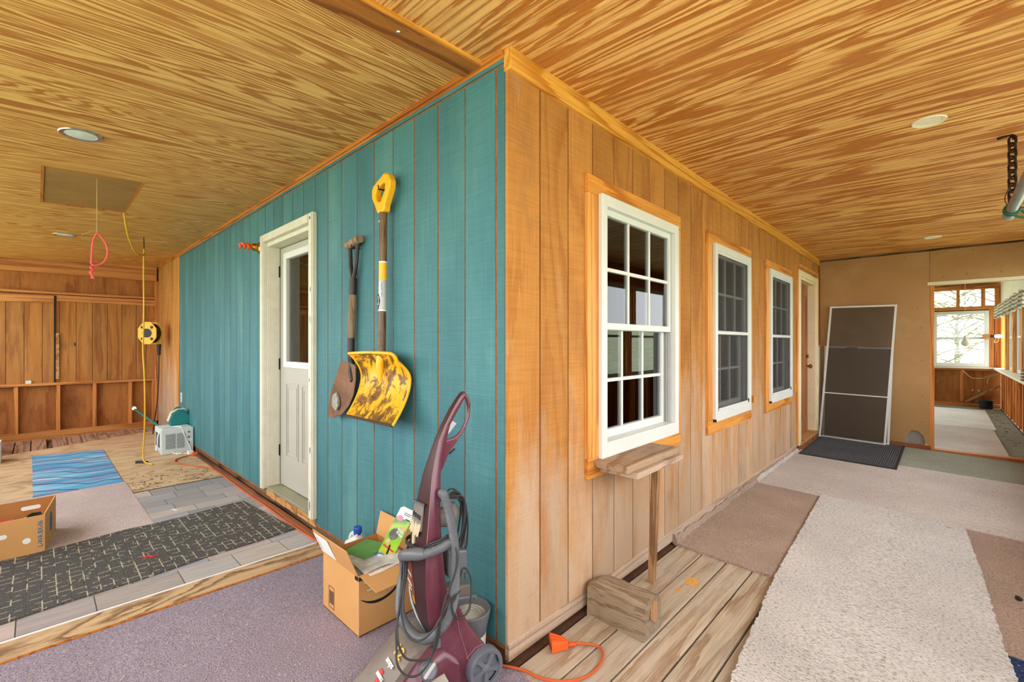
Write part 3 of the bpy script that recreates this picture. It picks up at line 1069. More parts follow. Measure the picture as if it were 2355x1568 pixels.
# ---- tan rough sawn wall (right)
wr = struct('wall_right', 'tan rough sawn board wall with three windows')
WIN = [(0.617, 1.50, 0.70, 1.995), (2.14, 2.99, 0.686, 2.0), (3.63, 4.49, 0.68, 1.99)]
RD = (5.0, 5.98, 0.05, 2.07)
holes = [(a_ + 0.015, b_ - 0.015, c_ + 0.015, d_ - 0.015) for a_, b_, c_, d_ in WIN] + [RD]
gy = [0.0] + [0.1985 * k for k in range(1, 31)] + [6.17]
for i in range(len(gy) - 1):
    y0, y1 = gy[i] + (0.004 if i else 0), gy[i + 1] - 0.004
    b = MB()
    for p in pieces(y0, y1, 0.078 if y0 < 5.2 else 0.05, 2.36, holes):
        b.box(-0.016, 0.0, p[0], p[1], p[2], p[3])
    if b.v:
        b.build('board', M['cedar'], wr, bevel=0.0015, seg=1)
b = MB()
for p in pieces(0.004, 6.17, 0.05, 2.42, holes):
    b.box(-0.03, -0.006, p[0], p[1], p[2], p[3])
b.build('groove_backing', M['cedar_groove'], wr)
b = MB()
b.box(-0.02, 0.004, 0.003, 4.95, 0.012, 0.080)
o = b.build('baseboard_right', M['gray_base'], bevel=0.003)
o['kind'] = 'structure'
o['label'] = 'weathered grey skirting under the tan boards'
b = MB()
b.box(-0.03, 0.022, 0.01, 4.9, -0.06, -0.008)
o = b.build('trim_4', M['brown_gap'])
o['kind'] = 'structure'
o['label'] = 'red-brown sill edge in the gap behind the deck planks'
b = MB()
b.box(-0.02, 0.02, -0.004, 6.16, 2.335, 2.44)
o = b.build('trim_5', M['trim_yellow'], bevel=0.003)
o['kind'] = 'structure'
o['label'] = 'yellow pine board along the top of the tan wall'
b = MB()
b.box(0.0, 0.018, 3.136, 3.18, 0.735, 0.79)
b.build('loose_block', M['window_trim_z'], wr)
b = MB()
b.box(0.0, 0.016, 4.74, 4.78, 0.70, 0.80)
b.build('loose_block', M['window_trim_z'], wr)


def window(n, y0, y1, z0, z1, screened):
    w = struct('window_%d' % n, ['', 'white window nearest the corner with a board shelf under it', 'middle white window with insect screen', 'white screened window beside the brown door'][n])
    # stained wood trim around the frame
    ty0, ty1, tz0, tz1 = y0 - 0.092, y1 + 0.075, z0 - 0.085, z1 + 0.078
    for nm, a in (('trim_side', (ty0, y0 + 0.01, z0 + 0.0105, z1 - 0.0105)), ('trim_side', (y1 - 0.01, ty1, z0 + 0.0105, z1 - 0.0105))):
        b = MB()
        b.box(0.0, 0.02, *a)
        b.build(nm, M['window_trim_z'], w, bevel=0.002)
    for nm, a in (('trim_head', (ty0, ty1, z1 - 0.01, tz1)), ('trim_foot', (ty0, ty1, tz0, z0 + 0.01))):
        b = MB()
        b.box(0.0, 0.021, *a)
        b.build(nm, M['window_trim_y'], w, bevel=0.002)
    s_, t_, bt = 0.048, 0.055, 0.075
    F = MB()
    for a in ((y0, y0 + s_, z0, z1), (y1 - s_, y1, z0, z1), (y0 + s_, y1 - s_, z1 - t_, z1), (y0 + s_, y1 - s_, z0, z0 + bt)):
        F.box(-0.10, 0.042, *a)
    F.build('frame', M['white_paint'], w, bevel=0.004)
    iy0, iy1, iz0, iz1 = y0 + s_, y1 - s_, z0 + bt, z1 - t_
    mid = z0 + (z1 - z0) * 0.5
    J = MB()
    for x0, x1 in ((-0.045, -0.038), (-0.016, -0.010), (0.008, 0.014)):
        J.box(x0, x1, iy1 - 0.014, iy1, iz0, iz1)
        J.box(x0, x1, iy0, iy0 + 0.010, iz0, iz1)
    J.build('track', M['light_gray'], w)
    for nm, xc, a0, a1 in (('upper_sash', 0.0, mid - 0.015, iz1), ('lower_sash', -0.035, iz0, mid + 0.015)):
        q = 0.026
        S = MB()
        sy0, sy1 = iy0 + 0.003, iy1 - 0.003 - (0.03 if nm == 'lower_sash' else 0.008)
        for r in ((sy0, sy0 + q, a0, a1), (sy1 - q, sy1, a0, a1), (sy0 + q, sy1 - q, a1 - q - 0.006, a1), (sy0 + q, sy1 - q, a0, a0 + q + (0.016 if nm == 'lower_sash' else 0.008))):
            S.box(xc - 0.014, xc + 0.014, *r)
        so = S.build(nm, M['white_paint'], w, bevel=0.002)
        g = MB()
        g.box(xc - 0.002, xc + 0.002, sy0 + q - 0.004, sy1 - q + 0.004, a0 + q, a1 - q)
        g.build('pane', M['clear_glass' if screened else 'glass'], so)
        gy0, gy1, gz0, gz1 = sy0 + q, sy1 - q, a0 + q + 0.01, a1 - q - 0.006
        for k in (1, 2):
            yy = gy0 + (gy1 - gy0) * k / 3
            m = MB()
            m.box(xc - 0.006, xc + 0.006, yy - 0.009, yy + 0.009, gz0 - 0.01, gz1 + 0.006)
            m.build('muntin', M['white_paint'], so)
        zz = (gz0 + gz1) / 2
        m = MB()
        m.box(xc - 0.0055, xc + 0.0055, gy0, gy1, zz - 0.009, zz + 0.009)
        m.build('muntin', M['white_paint'], so)
    if screened:
        q = 0.016
        S = MB()
        for r in ((iy0, iy0 + q, iz0, iz1), (iy1 - q, iy1, iz0, iz1), (iy0 + q, iy1 - q, iz1 - q, iz1), (iy0 + q, iy1 - q, iz0, iz0 + q), (iy0 + q, iy1 - q, mid - 0.012, mid + 0.012)):
            S.box(0.022, 0.034, *r)
        so = S.build('screen_frame', M['white_paint'], w)
        m = MB()
        m.add([(0.027, iy0 + q, iz0 + q), (0.027, iy1 - q, iz0 + q), (0.027, iy1 - q, iz1 - q), (0.027, iy0 + q, iz1 - q)], [(0, 1, 2, 3)])
        m.build('mesh', M['screen'], so)
        m = MB()
        m.box(0.034, 0.037, (iy0 + iy1) / 2 - 0.06, (iy0 + iy1) / 2 - 0.01, iz0 - 0.012, iz0 - 0.006)
        m.box(0.034, 0.04, (iy0 + iy1) / 2 - 0.005, (iy0 + iy1) / 2 + 0.01, iz0 - 0.016, iz0 - 0.004)
        m.box(0.034, 0.038, iy0 + 0.002, iy0 + 0.02, iz0 + 0.0, iz0 + 0.03)
        m.box(0.034, 0.038, iy1 - 0.02, iy1 - 0.002, iz0 + 0.0, iz0 + 0.03)
        m.build('latch', M['black'], so)
        m = MB()
        m.box(0.0, 0.0425, y0 - 0.001, y0 + 0.012, z0 - 0.0005, z0 + 0.02)
        m.build('corner_clip', M['black'], w)
    return w


for i, (a, b_, c, d) in enumerate(WIN):
    window(i + 1, a, b_, c, d, i > 0)

# brown door at the far end of the tan wall
d2 = struct('door_2', 'brown wooden door with brass knob in a cream frame')
for a in ((4.90, 5.01, 0.055, 2.064), (5.97, 6.045, 0.055, 2.064), (4.90, 6.045, 2.065, 2.135)):
    b = MB()
    b.box(0.0, 0.022, *a)
    b.build('casing', M['cream_jamb'], d2, bevel=0.003)
b = MB()
b.box(0.0, 0.014, 4.845, 4.90, 0.06, 2.17)
b.box(0.0, 0.014, 6.045, 6.11, 0.06, 2.17)
b.box(0.0, 0.014, 4.845, 6.11, 2.171, 2.21)
b.build('outer_trim', M['window_trim_z'], d2)
b = MB()
b.box(-0.13, 0.002, 5.0, 5.03, 0.05, 2.07)
b.box(-0.13, 0.002, 5.95, 5.98, 0.05, 2.07)
b.box(-0.13, 0.002, 5.03, 5.95, 2.04, 2.07)
b.build('jamb', M['cream_jamb'], d2)
b = MB()
b.box(-0.12, -0.085, 5.035, 5.945, 0.09, 2.035)
leaf = b.build('door_leaf', M['brown_door'], d2)
b = MB()
for y0, y1, z0, z1 in ((5.13, 5.44, 1.2, 1.9), (5.54, 5.85, 1.2, 1.9), (5.13, 5.44, 0.28, 0.95), (5.54, 5.85, 0.28, 0.95)):
    for q in ((y0 + 0.02, y1 - 0.02, z0, z0 + 0.02), (y0 + 0.02, y1 - 0.02, z1 - 0.02, z1), (y0, y0 + 0.02, z0, z1), (y1 - 0.02, y1, z0, z1)):
        b.box(-0.086, -0.078, *q)
b.build('panel_moulding', M['brown_door'], leaf, bevel=0.003)
for z, r in ((1.087, 0.026), (0.955, 0.03)):
    b = MB()
    Mx = Matrix.Translation((-0.086, 5.86, z)) @ Matrix.Rotation(pi / 2, 4, 'Y')
    b.lathe([(0, 0), (r * 1.1, 0), (r * 1.1, 0.008), (r * 0.5, 0.012), (r * 0.5, 0.03 if z < 1 else 0.014), (r, 0.04 if z < 1 else 0.018), (r, 0.06 if z < 1 else 0.024), (r * 0.6, 0.068 if z < 1 else 0.028), (0, 0.07 if z < 1 else 0.028)], 16, Mx)
    b.build('knob' if z < 1 else 'deadbolt', M['brass'], leaf, smooth=True)
b = MB()
b.box(-0.13, 0.03, 4.97, 6.0, 0.052, 0.088)
b.build('sill', M['bare_wood_x'], d2)
b = MB()
b.box(0.0, 0.03, 4.86, 6.12, -0.02, 0.055)
b.build('step_board', M['rust_strip'], d2)

# ---- end wall of the right porch
we = struct('wall_end', 'tan fibreboard end wall with a wide opening')
b = MB()
OPX = 1.141
zc = 2.43
poly = [(0.022, 0.03), (0.90, 0.03), (0.90, 0.05), (0.925, 0.13), (0.965, 0.19), (1.03, 0.185), (1.07, 0.14), (1.085, 0.09), (1.085, 0.06), (1.10, 0.035), (OPX - 0.012, 0.03), (OPX - 0.012, zc), (0.022, zc)]
b.prism(poly, lambda u, v, d: (u, d, v), 6.165, 6.18)
b.build('panel', M['drywall'], we)
b = MB()
b.box(OPX - 0.008, 2.1, 6.165, 6.18, 1.963, zc)
b.build('panel', M['drywall'], we)
b = MB()
b.box(0.02, 2.1, 6.181, 6.19, 2.0, zc)
b.box(0.02, 0.9, 6.181, 6.19, -0.05, zc)
b.box(0.9, 1.09, 6.2, 6.21, -0.05, 0.3)
b.build('insulation', M['pale_insul'], we)
b = MB()
for k in range(10):
    b.box(0.905 + k * 0.018, 0.907 + k * 0.018, 6.186, 6.188, 0.02, 0.2)
    b.box(0.905, 1.085, 6.186, 6.188, 0.02 + k * 0.018, 0.022 + k * 0.018)
o = b.build('lath_mesh', M['wire'], we)
o['kind'] = 'stuff'
b = MB()
b.box(OPX - 0.012, OPX + 0.03, 6.166, 6.27, -0.03, 1.963)
b.build('jamb', M['stud_z'], we, bevel=0.002)
b = MB()
b.box(OPX - 0.03, 2.1, 6.16, 6.27, 1.963, 2.0)
b.build('header', M['plaster'], we)
b = MB()
b.box(0.5, 2.12, 6.155, 6.27, -0.10, -0.012)
b.build('threshold', M['trim_orange'], we, rot=(0, radians(0), 0))
b = MB()
b.box(0.03, OPX, 6.15, 6.165, -0.06, 0.028)
b.build('sole_plate', M['rust_strip'], we)
b = MB()
b.box(0.022, 2.1, 6.156, 6.17, 2.376, 2.398)
b.build('shadow_gap_strip', M['rot_wood'], we)
b = MB()
for x, z in ((1.02, 1.70), (1.05, 1.45), (1.06, 1.05), (1.065, 0.62), (1.06, 0.30), (1.25, 2.05), (1.45, 2.07), (1.72, 2.07), (1.2, 2.34), (1.5, 2.34), (0.9, 2.33)):
    b.box(x - 0.004, x + 0.004, 6.1635, 6.1655, z - 0.004, z + 0.004)
o = b.build('nail_heads', M['black'], we)
o['kind'] = 'stuff'

b = MB()
b.box(-0.32, 0.03, 6.172, 6.26, -0.1, 2.75)
b.build('corner_filler', M['stud_z'], we)

# ---- boarded wall at the far left
wb = struct('wall_back', 'boarded wall of old studs and pine at the far left')
XB = -7.41
for k in range(7):
    y1 = 0.0 - k * 0.40
    b = MB()
    b.box(XB - 0.10, XB - 0.088, y1 - 0.40, y1, -0.05, 0.80)
    b.build('plywood', M['old_ply'], wb)
b = MB()
b.box(XB - 0.10, XB - 0.085, -2.42, 0.0, 1.85, 2.25)
b.build('upper_plywood', M['old_ply'], wb)
b = MB()
b.box(XB - 0.12, XB + 0.015, 0.001, 0.03, -0.05, 2.5)
b.build('corner_filler', M['old_ply'], wb)
b = MB()
b.box(XB - 0.10, XB - 0.06, -2.42, 0.0, 0.7, 2.45)
b.build('board_backing', M['old_ply'], wb)
for y in (-0.025, -0.325, -0.71, -1.075, -1.46, -1.84, -2.2):
    b = MB()
    b.box(XB - 0.088, XB, y - 0.02, y + 0.02, 0.09, 0.705)
    b.build('stud', M['stud_z'], wb, bevel=0.002)
y = -0.04
for w in (0.10, 0.115, 0.16, 0.16, 0.158, 0.165, 0.165, 0.16, 0.165, 0.16, 0.16, 0.16, 0.16, 0.16):
    b = MB()
    b.box(XB - 0.052 - 0.004 * random.random(), XB - 0.03, y - w + 0.002, y - 0.002, 0.735, 1.88)
    b.build('board', M['old_board'], wb, bevel=0.002, seg=1)
    y -= w
for (y0, y1, z0, z1, x1, m) in ((-2.42, -1.10, 1.80, 1.905, XB - 0.015, 'stud_y'), (-1.09, -0.03, 1.83, 1.915, XB - 0.015, 'stud_y'),
                               (-2.42, -0.02, 1.925, 1.955, XB + 0.015, 'stud_y'), (-2.42, -0.02, 0.70, 0.735, XB + 0.012, 'stud_y'),
                               (-2.42, -0.02, -0.03, 0.09, XB + 0.005, 'stud_y'), (-2.42, -0.02, 2.20, 2.295, XB + 0.005, 'stud_y'), (-2.42, -0.02, 2.295, 2.42, XB + 0.03, 'stud_y')):
    b = MB()
    b.box(XB - 0.085, x1, y0, y1, z0, z1)
    b.build('rail', M[m], wb, bevel=0.002)
b = MB()
b.box(XB - 0.03, XB - 0.008, -1.10, -1.065, 0.78, 1.4)
b.build('batten', M['bare_wood_x'], wb)
b = MB()
b.box(XB - 0.05, XB - 0.005, -1.115, -1.10, 0.735, 1.90)
b.build('dark_joint', M['dark_gap'], wb)
for y0, y1, z0, z1 in ((-0.04, 0.0, 0.09, 2.2), (-0.075, -0.04, 0.09, 0.70)):
    b = MB()
    b.box(XB - 0.06, XB + 0.02, y0, y1, z0, z1)
    b.build('corner_stud', M['stud_z'], wb, bevel=0.002)
b = MB()
b.box(XB - 0.005, XB + 0.003, -1.375, -1.325, 0.735, 0.775)
b.build('outlet', M['white_paint'], wb)

# ---- outer walls with big openings; the right one runs on into the room beyond
OX = 2.09


def outer_right():
    w = struct('wall_outer', 'open stud wall along the outer side of the right porch')
    b = MB()
    b.box(OX + 0.095, OX + 0.11, -2.42, 12.0, -0.12, 0.76)
    b.build('sheathing', M['old_ply'], w)
    y = -2.3
    while y < 12.0:
        b = MB()
        b.box(OX, OX + 0.09, y - 0.019, y + 0.019, -0.08, 0.742)
        b.build('stud', M['stud_bright'] if int(y * 10) % 3 else M['stud_z'], w)
        y += 0.405
    b = MB()
    b.box(OX - 0.012, OX + 0.10, -2.42, 12.0, -0.11, -0.045)
    b.build('sole_plate', M['far_mat_pale'], w)
    b = MB()
    b.box(OX - 0.11, OX + 0.10, 6.27, 11.98, 0.742, 0.775)
    b.build('sill_board', M['plaster'], w, bevel=0.003)
    b = MB()
    b.box(OX - 0.02, OX + 0.10, -2.42, 6.2, 0.742, 0.775)
    b.build('sill_board', M['plaster'], w, bevel=0.003)
    b = MB()
    b.box(OX, OX + 0.1, -2.42, 6.2, 2.12, 2.45)
    b.build('header', M['stud_y'], w)
    b = MB()
    b.box(OX, OX + 0.1, 6.2, 12.0, 1.97, 2.75)
    b.build('upper_wall', M['plaster'], w)
    for y in (-2.36, -1.15, 0.05, 1.25, 2.45, 3.65, 4.85, 6.1, 7.5, 8.8, 9.95, 11.1, 11.9):
        for dy in (-0.045, 0.045):
            b = MB()
            b.box(OX, OX + 0.09, y + dy - 0.019, y + dy + 0.019, 0.775, 2.12 if y < 6.15 else 1.97)
            b.build('post', M['stud_bright'], w)
    n = 0
    ys_ = (2.45, 3.65, 4.85, 6.1, 7.5, 8.8, 9.95, 11.1)
    for y0, y1 in zip(ys_, ys_[1:]):
        b = MB()
        a0, a1, c0, c1 = y0 + 0.07, y1 - 0.07, 0.78, 2.11 if y1 < 6.2 else 1.96
        for r in ((a0, a0 + 0.04, c0, c1), (a1 - 0.04, a1, c0, c1), (a0 + 0.04, a1 - 0.04, c1 - 0.045, c1), (a0 + 0.04, a1 - 0.04, c0, c0 + 0.045), (a0 + 0.04, a1 - 0.04, 1.35, 1.385)):
            b.box(OX + 0.045, OX + 0.085, *r)
        f = b.build('window_frame', M['white_paint'], w)
        if y1 < 6.2:
            continue
        g = MB()
        g.box(OX + 0.062, OX + 0.066, a0 + 0.04, a1 - 0.04, c0 + 0.04, c1 - 0.04)
        g.build('pane', M['clear_glass'], f)
    return w


outer_right()
wo = struct('wall_outer_left', 'open knee wall along the outer side of the left porch')
b = MB()
b.box(-7.5, 2.18, -2.45, -2.42, -0.1, 0.74)
b.build('sheathing', M['old_ply'], wo)
b = MB()
b.box(-7.5, 2.18, -2.5, -2.40, 0.74, 0.775)
b.build('sill_board', M['stud_x'], wo)
for x in (-6.0, -4.4, -2.8, -1.2, 0.4, 2.1):
    b = MB()
    b.box(x - 0.045, x + 0.045, -2.5, -2.41, 0.775, 2.3)
    b.build('post', M['stud_z'], wo)

# ---- the room beyond the opening
fr = struct('wall_far', 'end wall of the room beyond with a white window under transom lights')
YF = 11.98
b = MB()
for p in pieces(-0.3, 2.1, -0.1, 2.8, [(1.10, 1.93, 0.79, 1.93), (1.10, 2.03, 2.02, 2.37), (0.1, 0.95, 0.79, 1.93), (0.1, 1.0, 2.02, 2.37)]):
    b.box(p[0], p[1], YF + 0.085, YF + 0.10, p[2], p[3])
b.build('sheathing', M['old_ply'], fr)
for a in ((1.46, 1.51, 2.0, 2.40), (1.82, 1.88, 2.0, 2.40), (2.01, 2.09, 0.78, 2.42), (1.93, 2.0, 0.78, 2.0), (1.02, 1.09, -0.05, 2.45), (1.52, 1.565, 0.06, 0.72)):
    b = MB()
    b.box(a[0], a[1], YF, YF + 0.09, a[2], a[3])
    b.build('stud', M['stud_z'], fr)
for a in ((0.0, 2.09, 1.95, 2.02), (0.0, 2.09, 2.37, 2.45), (0.0, 2.09, 0.70, 0.745), (0.0, 2.09, -0.06, 0.03)):
    b = MB()
    b.box(a[0], a[1], YF - 0.01, YF + 0.09, a[2], a[3])
    b.build('rail', M['stud_x'], fr)
b = MB()
b.box(-0.2, 2.09, YF - 0.10, YF + 0.09, 0.745, 0.775)
b.build('sill_board', M['plaster'], fr, bevel=0.003)
b = MB()
for r in ((1.10, 1.165, 0.78, 1.93), (1.865, 1.93, 0.78, 1.93), (1.165, 1.865, 1.865, 1.93), (1.165, 1.865, 0.78, 0.85), (1.165, 1.865, 1.345, 1.39)):
    b.box(r[0], r[1], YF - 0.005, YF + 0.085, r[2], r[3])
f4 = b.build('window_frame', M['white_paint'], fr, bevel=0.004)
b = MB()
b.box(1.16, 1.87, YF + 0.04, YF + 0.044, 0.84, 1.87)
b.build('pane', M['clear_glass'], f4)
for a in ((1.10, 1.46), (1.51, 1.82), (1.88, 2.01)):
    b = MB()
    b.box(a[0], a[1], YF + 0.05, YF + 0.054, 2.02, 2.37)
    b.build('transom_pane', M['clear_glass'], fr)
b = MB()
b.box(1.72, 2.0, YF + 0.0, YF + 0.04, 0.05, 0.12)
b.bar((1.60, YF - 0.03, 0.06), (2.08, YF - 0.03, 0.42), 0.03, 0.14, up=(0, 1, 0))
b.build('brace', M['prop_wood'], fr)
for x in (1.70, 1.79):
    b = MB()
    b.box(x - 0.012, x + 0.012, YF + 0.07, YF + 0.086, 0.28, 0.305)
    b.build('outlet', M['white_paint'], fr)
fs_ = struct('wall_far_left', 'unseen left wall of the room beyond, opened wide to let in light')
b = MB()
for p in pieces(6.27, 12.0, -0.1, 2.8, [(6.5, 9.1, 0.1, 2.6), (9.25, 11.8, 0.1, 2.6)]):  # large openings added out of view to bring more daylight into this room
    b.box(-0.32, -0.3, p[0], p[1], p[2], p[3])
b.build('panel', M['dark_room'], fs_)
b = MB()
b.box(-0.3, 2.2, 6.2, 12.1, 2.66, 2.70)
o = b.build('ceiling_far', M['plaster'])
o['kind'] = 'structure'
o['label'] = 'pale ceiling of the room beyond'
b = MB()
b.box(-0.3, 2.09, 6.27, 11.98, -0.09, -0.045)
o = b.build('floor_far', M['green_floor'])
o['kind'] = 'structure'
o['label'] = 'grey green floor of the room beyond'

# ---- the dark room behind the windows
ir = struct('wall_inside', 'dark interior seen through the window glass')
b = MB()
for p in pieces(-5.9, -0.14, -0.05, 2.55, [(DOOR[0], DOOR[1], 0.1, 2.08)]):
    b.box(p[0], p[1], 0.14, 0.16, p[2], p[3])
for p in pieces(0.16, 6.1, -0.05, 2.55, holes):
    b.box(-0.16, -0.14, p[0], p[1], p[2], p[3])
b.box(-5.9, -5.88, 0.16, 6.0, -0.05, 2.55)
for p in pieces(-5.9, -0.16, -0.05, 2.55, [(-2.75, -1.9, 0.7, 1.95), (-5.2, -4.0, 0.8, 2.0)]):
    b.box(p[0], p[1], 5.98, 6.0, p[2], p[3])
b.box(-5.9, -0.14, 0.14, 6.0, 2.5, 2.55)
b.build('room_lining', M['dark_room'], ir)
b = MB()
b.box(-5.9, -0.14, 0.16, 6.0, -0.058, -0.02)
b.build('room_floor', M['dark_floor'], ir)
# ================================================================ CARPETS AND RUGS
def flat(name, mat, poly, zfun, thick, up, label, cat, step=0.03, amp=0.003, seed=1):
    cx_ = sum(p[0] for p in poly) / len(poly)
    cy_ = sum(p[1] for p in poly) / len(poly)
    b = sheet(rough(poly, step, amp, seed), zfun, thick, up)
    b.v = [(x - cx_, y - cy_, z) for x, y, z in b.v]
    o = b.build(name, mat, loc=(cx_, cy_, 0))
    return tag(o, label, cat)


flat('carpet', M['purple_carpet'], [(-1.452, -2.38), (-1.452, -0.03), (-0.3, -0.012), (-0.02, -0.012), (0.02, 0.012), (0.055, 0.016), (0.14, 0.0), (0.30, -0.05), (0.36, -2.38)], zf, 0.012, -0.012, 'purple-grey carpet in front of the teal wall, under the carpet cleaner', 'carpet', amp=0.004)
bc = flat('carpet', M['brown_carpet'], [(0.012, 1.485), (0.60, 1.485), (0.62, 3.19), (0.012, 3.20)], zf, 0.016, -0.004, 'tan loop carpet between the deck planks and the tan wall', 'carpet', seed=2)
flat('carpet', M['beige_carpet'], [(0.012, 3.20), (2.06, 3.14), (2.06, 4.93), (0.012, 4.93)], zf, 0.016, -0.002, 'long beige pile carpet crossing the porch before the charcoal door mat', 'carpet', seed=3)
flat('carpet', M['right_carpet'], [(1.30, 1.50), (2.06, 1.50), (2.06, 3.13), (1.30, 3.16)], zf, 0.014, -0.004, 'brown carpet strip at the right edge beside the cream shag carpet', 'carpet', seed=4)
flat('carpet', M['navy_carpet'], [(1.30, -1.2), (2.06, -1.2), (2.06, 1.495), (1.30, 1.495)], zf, 0.014, -0.006, 'navy blue carpet corner at the lower right', 'carpet', seed=5)
flat('carpet', M['white_carpet'], [(0.70, -0.6), (0.662, 0.51), (0.582, 1.47), (0.512, 3.19), (1.352, 3.15), (1.401, 2.2), (1.425, 1.50), (1.44, 1.3), (1.47, -0.6)], zf, 0.022, 0.006, 'large cream shag carpet in the middle of the right porch', 'carpet', step=0.012, amp=0.005, seed=6)
flat('carpet', M['green_floor'], [(0.03, 4.94), (2.06, 4.94), (2.06, 6.14), (0.03, 6.14)], zf, 0.006, -0.004, 'grey-green flat carpet in front of the tan end wall', 'carpet', seed=7)
# rolled edge where tan and beige carpet climb the wall foot
for nm, y0, y1, par in (('rolled_edge', 1.49, 3.2, bc), ('rolled_edge', 3.2, 4.88, None)):
    rings = []
    rr = random.Random(5 if par else 8)
    y = y0
    while y <= y1 + 1e-6:
        h = 0.035 + rr.uniform(-0.007, 0.012) + (0.02 if y < y0 + 0.05 else 0)
        w = 0.022 + rr.uniform(-0.004, 0.006)
        rings.append([(0.004, y, 0.0), (0.004, y, h), (0.004 + w * 0.5, y, h + 0.004), (0.006 + w, y, h * 0.6), (0.012 + w, y, 0.006)])
        y += 0.05
    b = MB()
    b.loft(rings)
    if par:
        b.v = [(x - bc.location.x, yy - bc.location.y, z) for x, yy, z in b.v]
        b.build(nm, M['brown_carpet'], par, smooth=True)
    else:
        by = [o for o in bpy.data.objects if o.get('label', '').startswith('long beige')][0]
        b.v = [(x - by.location.x, yy - by.location.y, z) for x, yy, z in b.v]
        b.build(nm, M['beige_carpet'], by, smooth=True)

# charcoal door mat
dm = thing('door_mat', 'charcoal ribbed door mat in front of the leaning screens', 'mat', (0.49, 5.37, zf(0.49) + 0.014))
b = MB()
b.box(-0.43, 0.42, -0.70, 0.72, 0.0, 0.008)
b.build('rubber_border', M['black_rubber'], dm, bevel=0.003)
b = MB()
for k in range(44):
    x = -0.405 + k * 0.0183
    b.box(x, x + 0.011, -0.675, 0.695, 0.0075, 0.012)
b.build('ribs', M['door_mat'], dm)
dm.rotation_euler = (0, radians(1.4), 0)

# black mat with cream dashes
P4 = [(-1.925, -0.075), (-2.765, -0.145), (-2.62, -2.05), (-1.74, -2.05)]
b = MB()
n = 26
cx_, cy_ = -2.26, -1.1
vs, fs = [], []
rr = random.Random(3)
for i in range(n + 1):
    for j in range(9):
        u, v = i / n, j / 8
        x = (P4[0][0] * (1 - v) + P4[1][0] * v) * (1 - u) + (P4[3][0] * (1 - v) + P4[2][0] * v) * u
        y = (P4[0][1] * (1 - v) + P4[1][1] * v) * (1 - u) + (P4[3][1] * (1 - v) + P4[2][1] * v) * u
        rim = 0.003 * sin(u * 21) * (v > 0.9) + 0.002 * sin(u * 17 + 1)
        x += 0.006 * sin(u * 19 + v * 3) if j in (0, 8) else 0
        vs.append((x - cx_, y - cy_, 0.007 + max(0, rim)))
m = len(vs)
vs += [(x, y, 0.0) for x, y, z in vs]
for i in range(n):
    for j in range(8):
        a = i * 9 + j
        fs.append((a, a + 1, a + 10, a + 9))
        fs.append((m + a, m + a + 9, m + a + 10, m + a + 1))
ring = [j for j in range(9)] + [i * 9 + 8 for i in range(1, n + 1)] + [n * 9 + j for j in range(7, -1, -1)] + [i * 9 for i in range(n - 1, 0, -1)]
for a, c in zip(ring, ring[1:] + ring[:1]):
    fs.append((a, m + a, m + c, c))
b.add(vs, fs)
o = b.build('floor_mat', M['brick_mat'], loc=(cx_, cy_, 0.009))
tag(o, 'long black floor mat with cream brick dashes in front of the white door', 'mat')

flat('rug', M['pink_rug'], [(-2.66, -2.1), (-2.70, -0.712), (-4.125, -0.722), (-4.09, -2.1)], lambda x: 0.004, 0.007, 0.0, 'pinkish grey rug under the open cardboard crate', 'rug', seed=9, amp=0.002)
b = sheet(rough([(-4.135, -1.295), (-4.125, -0.735), (-5.92, -0.737), (-6.07, -1.31)], 0.03, 0.0015, 4), lambda x: 0.004, 0.008, 0.0)
b.v = [(x + 5.05, y + 1.02, z) for x, y, z in b.v]
tag(b.build('rug', M['blue_rug'], loc=(-5.05, -1.02, 0)), 'blue rug with thin dark red wavy stripes on the plywood floor', 'rug')

# ================================================================ LEFT PORCH CEILING
hz = zl(0, -1.0)
h = thing('attic_hatch', 'brown hardboard attic hatch in the left ceiling with pull string hole', 'hatch', (-3.33, -1.0025, hz))
b = MB()
b.hexa([(-0.515, -0.236, -0.013 + 0.008), (0.515, -0.236, -0.005), (0.515, 0.236, 0.017), (-0.515, 0.236, 0.017)], [(-0.515, -0.236, 0.01), (0.515, -0.236, 0.01), (0.515, 0.236, 0.03), (-0.515, 0.236, 0.03)])
b.build('panel', M['hatch_board'], h)
b = MB()
for x0, x1, y0, y1 in ((-0.53, -0.512, -0.2525, 0.2525), (0.512, 0.53, -0.2525, 0.2525), (-0.512, 0.512, 0.238, 0.2525), (-0.512, 0.512, -0.2525, -0.238)):
    b.hexa([(x0, y0, 0.045 * y0 + 0.001), (x1, y0, 0.045 * y0 + 0.001), (x1, y1, 0.045 * y1 + 0.001), (x0, y1, 0.045 * y1 + 0.001)], [(x0, y0, 0.05), (x1, y0, 0.05), (x1, y1, 0.05), (x0, y1, 0.05)])
b.build('edge', M['trim_orange'], h)
b = MB()
b.box(-0.53, 0.53, -0.2525, 0.2525, 0.05, 0.06)
b.build('back', M['dark_gap'], h)

